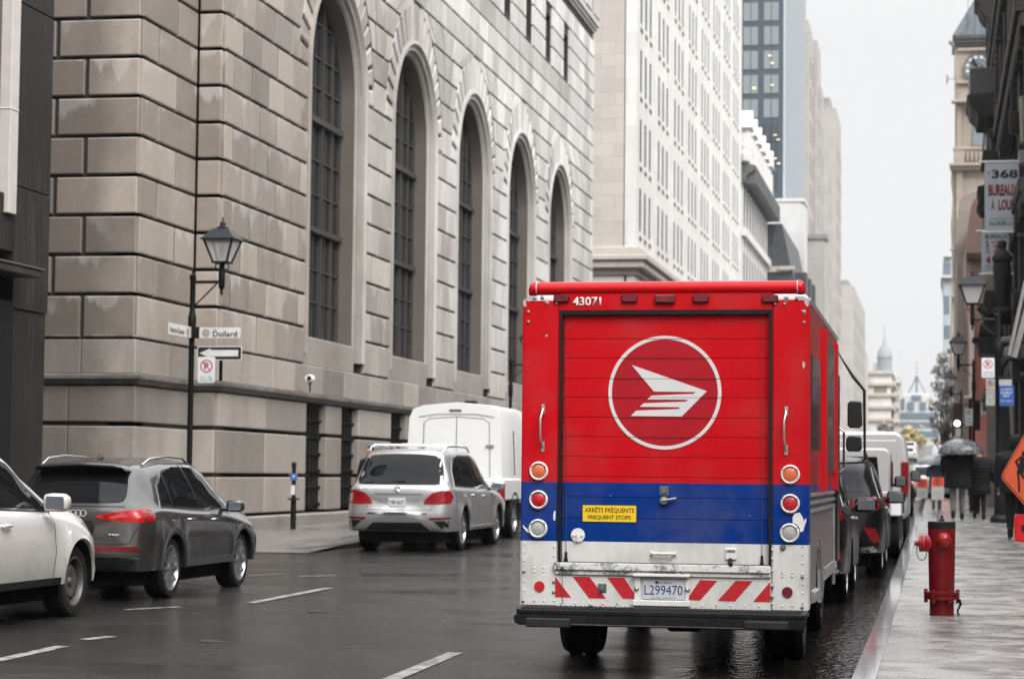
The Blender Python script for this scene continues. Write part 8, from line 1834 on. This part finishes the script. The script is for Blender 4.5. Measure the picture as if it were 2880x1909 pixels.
def umbrella(label, c, r, h, m, tip, hand):
    t = thing('umbrella', c, label, 'umbrella', 'umbrellas held by walkers'); n = 8; b = MB(); rings = []
    x, y, z = c; K = 7
    for j in range(K+1):
        u = j/K; ring = []
        for i in range(n*4):
            a = 2*math.pi*i/(n*4); ph = (i % 4)/4; sag = 1-.05*math.sin(math.pi*ph)*u; rr = r*math.sin(u*math.pi/2)*sag; ring.append((x+rr*math.cos(a), y+rr*math.sin(a), z+h*math.cos(u*math.pi/2)+(.03*math.sin(math.pi*ph)*u*u)))
        rings.append(ring)
    rings[0] = [(p[0]*1, p[1], p[2]) for p in rings[0]]; rings[0] = [(x+.01*math.cos(2*math.pi*i/(n*4)), y+.01*math.sin(2*math.pi*i/(n*4)), z+h) for i in range(n*4)]
    b.loft(rings+[[(p[0], p[1], p[2]-.004) for p in rr] for rr in rings[::-1]], 0, True, False); b.build('canopy', m, t, smooth=60)
    b = MB()
    for i in range(n):
        a = 2*math.pi*i/n; b.tube([(x+r*math.sin(u*math.pi/2)*math.cos(a)*.99, y+r*math.sin(u*math.pi/2)*math.sin(a)*.99, z+h*math.cos(u*math.pi/2)-.012) for u in (0, .25, .5, .75, 1)], .004, 4)
    b.build('ribs', CHROME, t); b = MB(); b.tube([(x, y, z+h+.05), hand], .008, 6); b.tube([hand, (hand[0], hand[1], hand[2]-.1)], .014, 6); b.build('shaft', TRIM, t)
m, nt, N_, L_, bq = newmat('wet_speckled_umbrella'); p_ = geo_pos(N_); n_ = noise(N_, L_, p_, 14, 5, .75); rq = ramp(N_, [(.42, (.03, .035, .04)), (.54, (.09, .10, .11)), (.64, (.24, .26, .28))]); L_(n_, rq.inputs[0]); L_(rq.outputs[0], bq.inputs['Base Color']); bq.inputs['Roughness'].default_value = .25; bq.inputs['Transmission Weight'].default_value = .0; M_UM = m
uc = atY(2702, 1279, 57.4); umbrella('grey speckled umbrella with raindrops held over the walking pair', (uc.x, 57.4, uc.z), .58, .42, M_UM, 0, (x1+.20, y+.30, z+1.42))
DB = cloth('blue_grey_coat', (.12, .15, .19)); BG = cloth('beige_trousers', (.16, .14, .12))
y3 = 70; z3 = swz(y3); xx3 = atY(2634, 1400, y3).x
person('person in blue-grey jacket and beige trousers under a pale umbrella, farther along the kerb', (xx3, y3, z3), 1.66, DB, BG, BG, HRD, coat_len=.7, arms={-1: ((-.28, .08, 1.16), (-.2, .2, 1.3)), 1: ((.28, .02, 1.14), (.27, .1, .92))}, bulk=1.15)
uc = atY(2622, 1308, y3-.2); umbrella('pale speckled umbrella over the walker in the blue-grey jacket', (uc.x, y3-.2, uc.z), .52, .3, mat('pale_clear_umbrella', (.30, .32, .34), .2, var=.3, scale=30), 0, (xx3-.2, y3, z3+1.3))
y4 = 42.5; z4 = swz(y4); xx4 = atY(2858, 1400, y4).x
person('person in dark hooded parka walking behind the orange works sign at the right edge', (xx4, y4, z4), 1.95, cloth('dark_parka', (.010, .010, .012)), DL, BT, HRD, coat_len=.80, hood=True, bulk=1.3, stride=.05, legr=1.05)
y5 = 45.5; person('person in black coat, head showing behind the roof of the silver SUV', (atY(1040, 1300, y5).x, y5, lwz(y5)), 1.74, cloth('black_wool_coat', (.015, .015, .016)), DL, BT, HRD, rz=rad(150), coat_len=.7)

for i, (px_, Y_, hh_, lb) in enumerate(((2662, 92, 1.78, 'distant walker in dark coat, right of the pale umbrella'), (2741, 66, 1.8, 'walker in dark clothes half hidden between the umbrella pair'))):
    person(lb, (atY(px_, 1400, Y_).x, Y_, swz(Y_)), hh_, cloth('charcoal_coat', (.02, .02, .022)), DL, BT, HRD, coat_len=.7, bulk=1.2)
uc = atY(2664, 1296, 92); umbrella('small dark umbrella over the distant walker', (uc.x, 92, uc.z), .5, .3, cloth('dark_umbrella_cloth', (.03, .035, .045)), 0, (uc.x+.1, 92.1, uc.z-.6))
# ================================================================ damp air
m = bpy.data.materials.new('damp_haze'); m.use_nodes = True; nt = m.node_tree; nt.nodes.clear()
pv = nt.nodes.new('ShaderNodeVolumePrincipled'); pv.inputs['Color'].default_value = (.93, .95, .97, 1); pv.inputs['Density'].default_value = .00014; pv.inputs['Anisotropy'].default_value = .2
on = nt.nodes.new('ShaderNodeOutputMaterial'); nt.links.new(pv.outputs[0], on.inputs['Volume'])
b = MB(); b.box(-330, 330, -90, 930, -1.2, 92); tag(b.build('haze', m), kind='stuff')
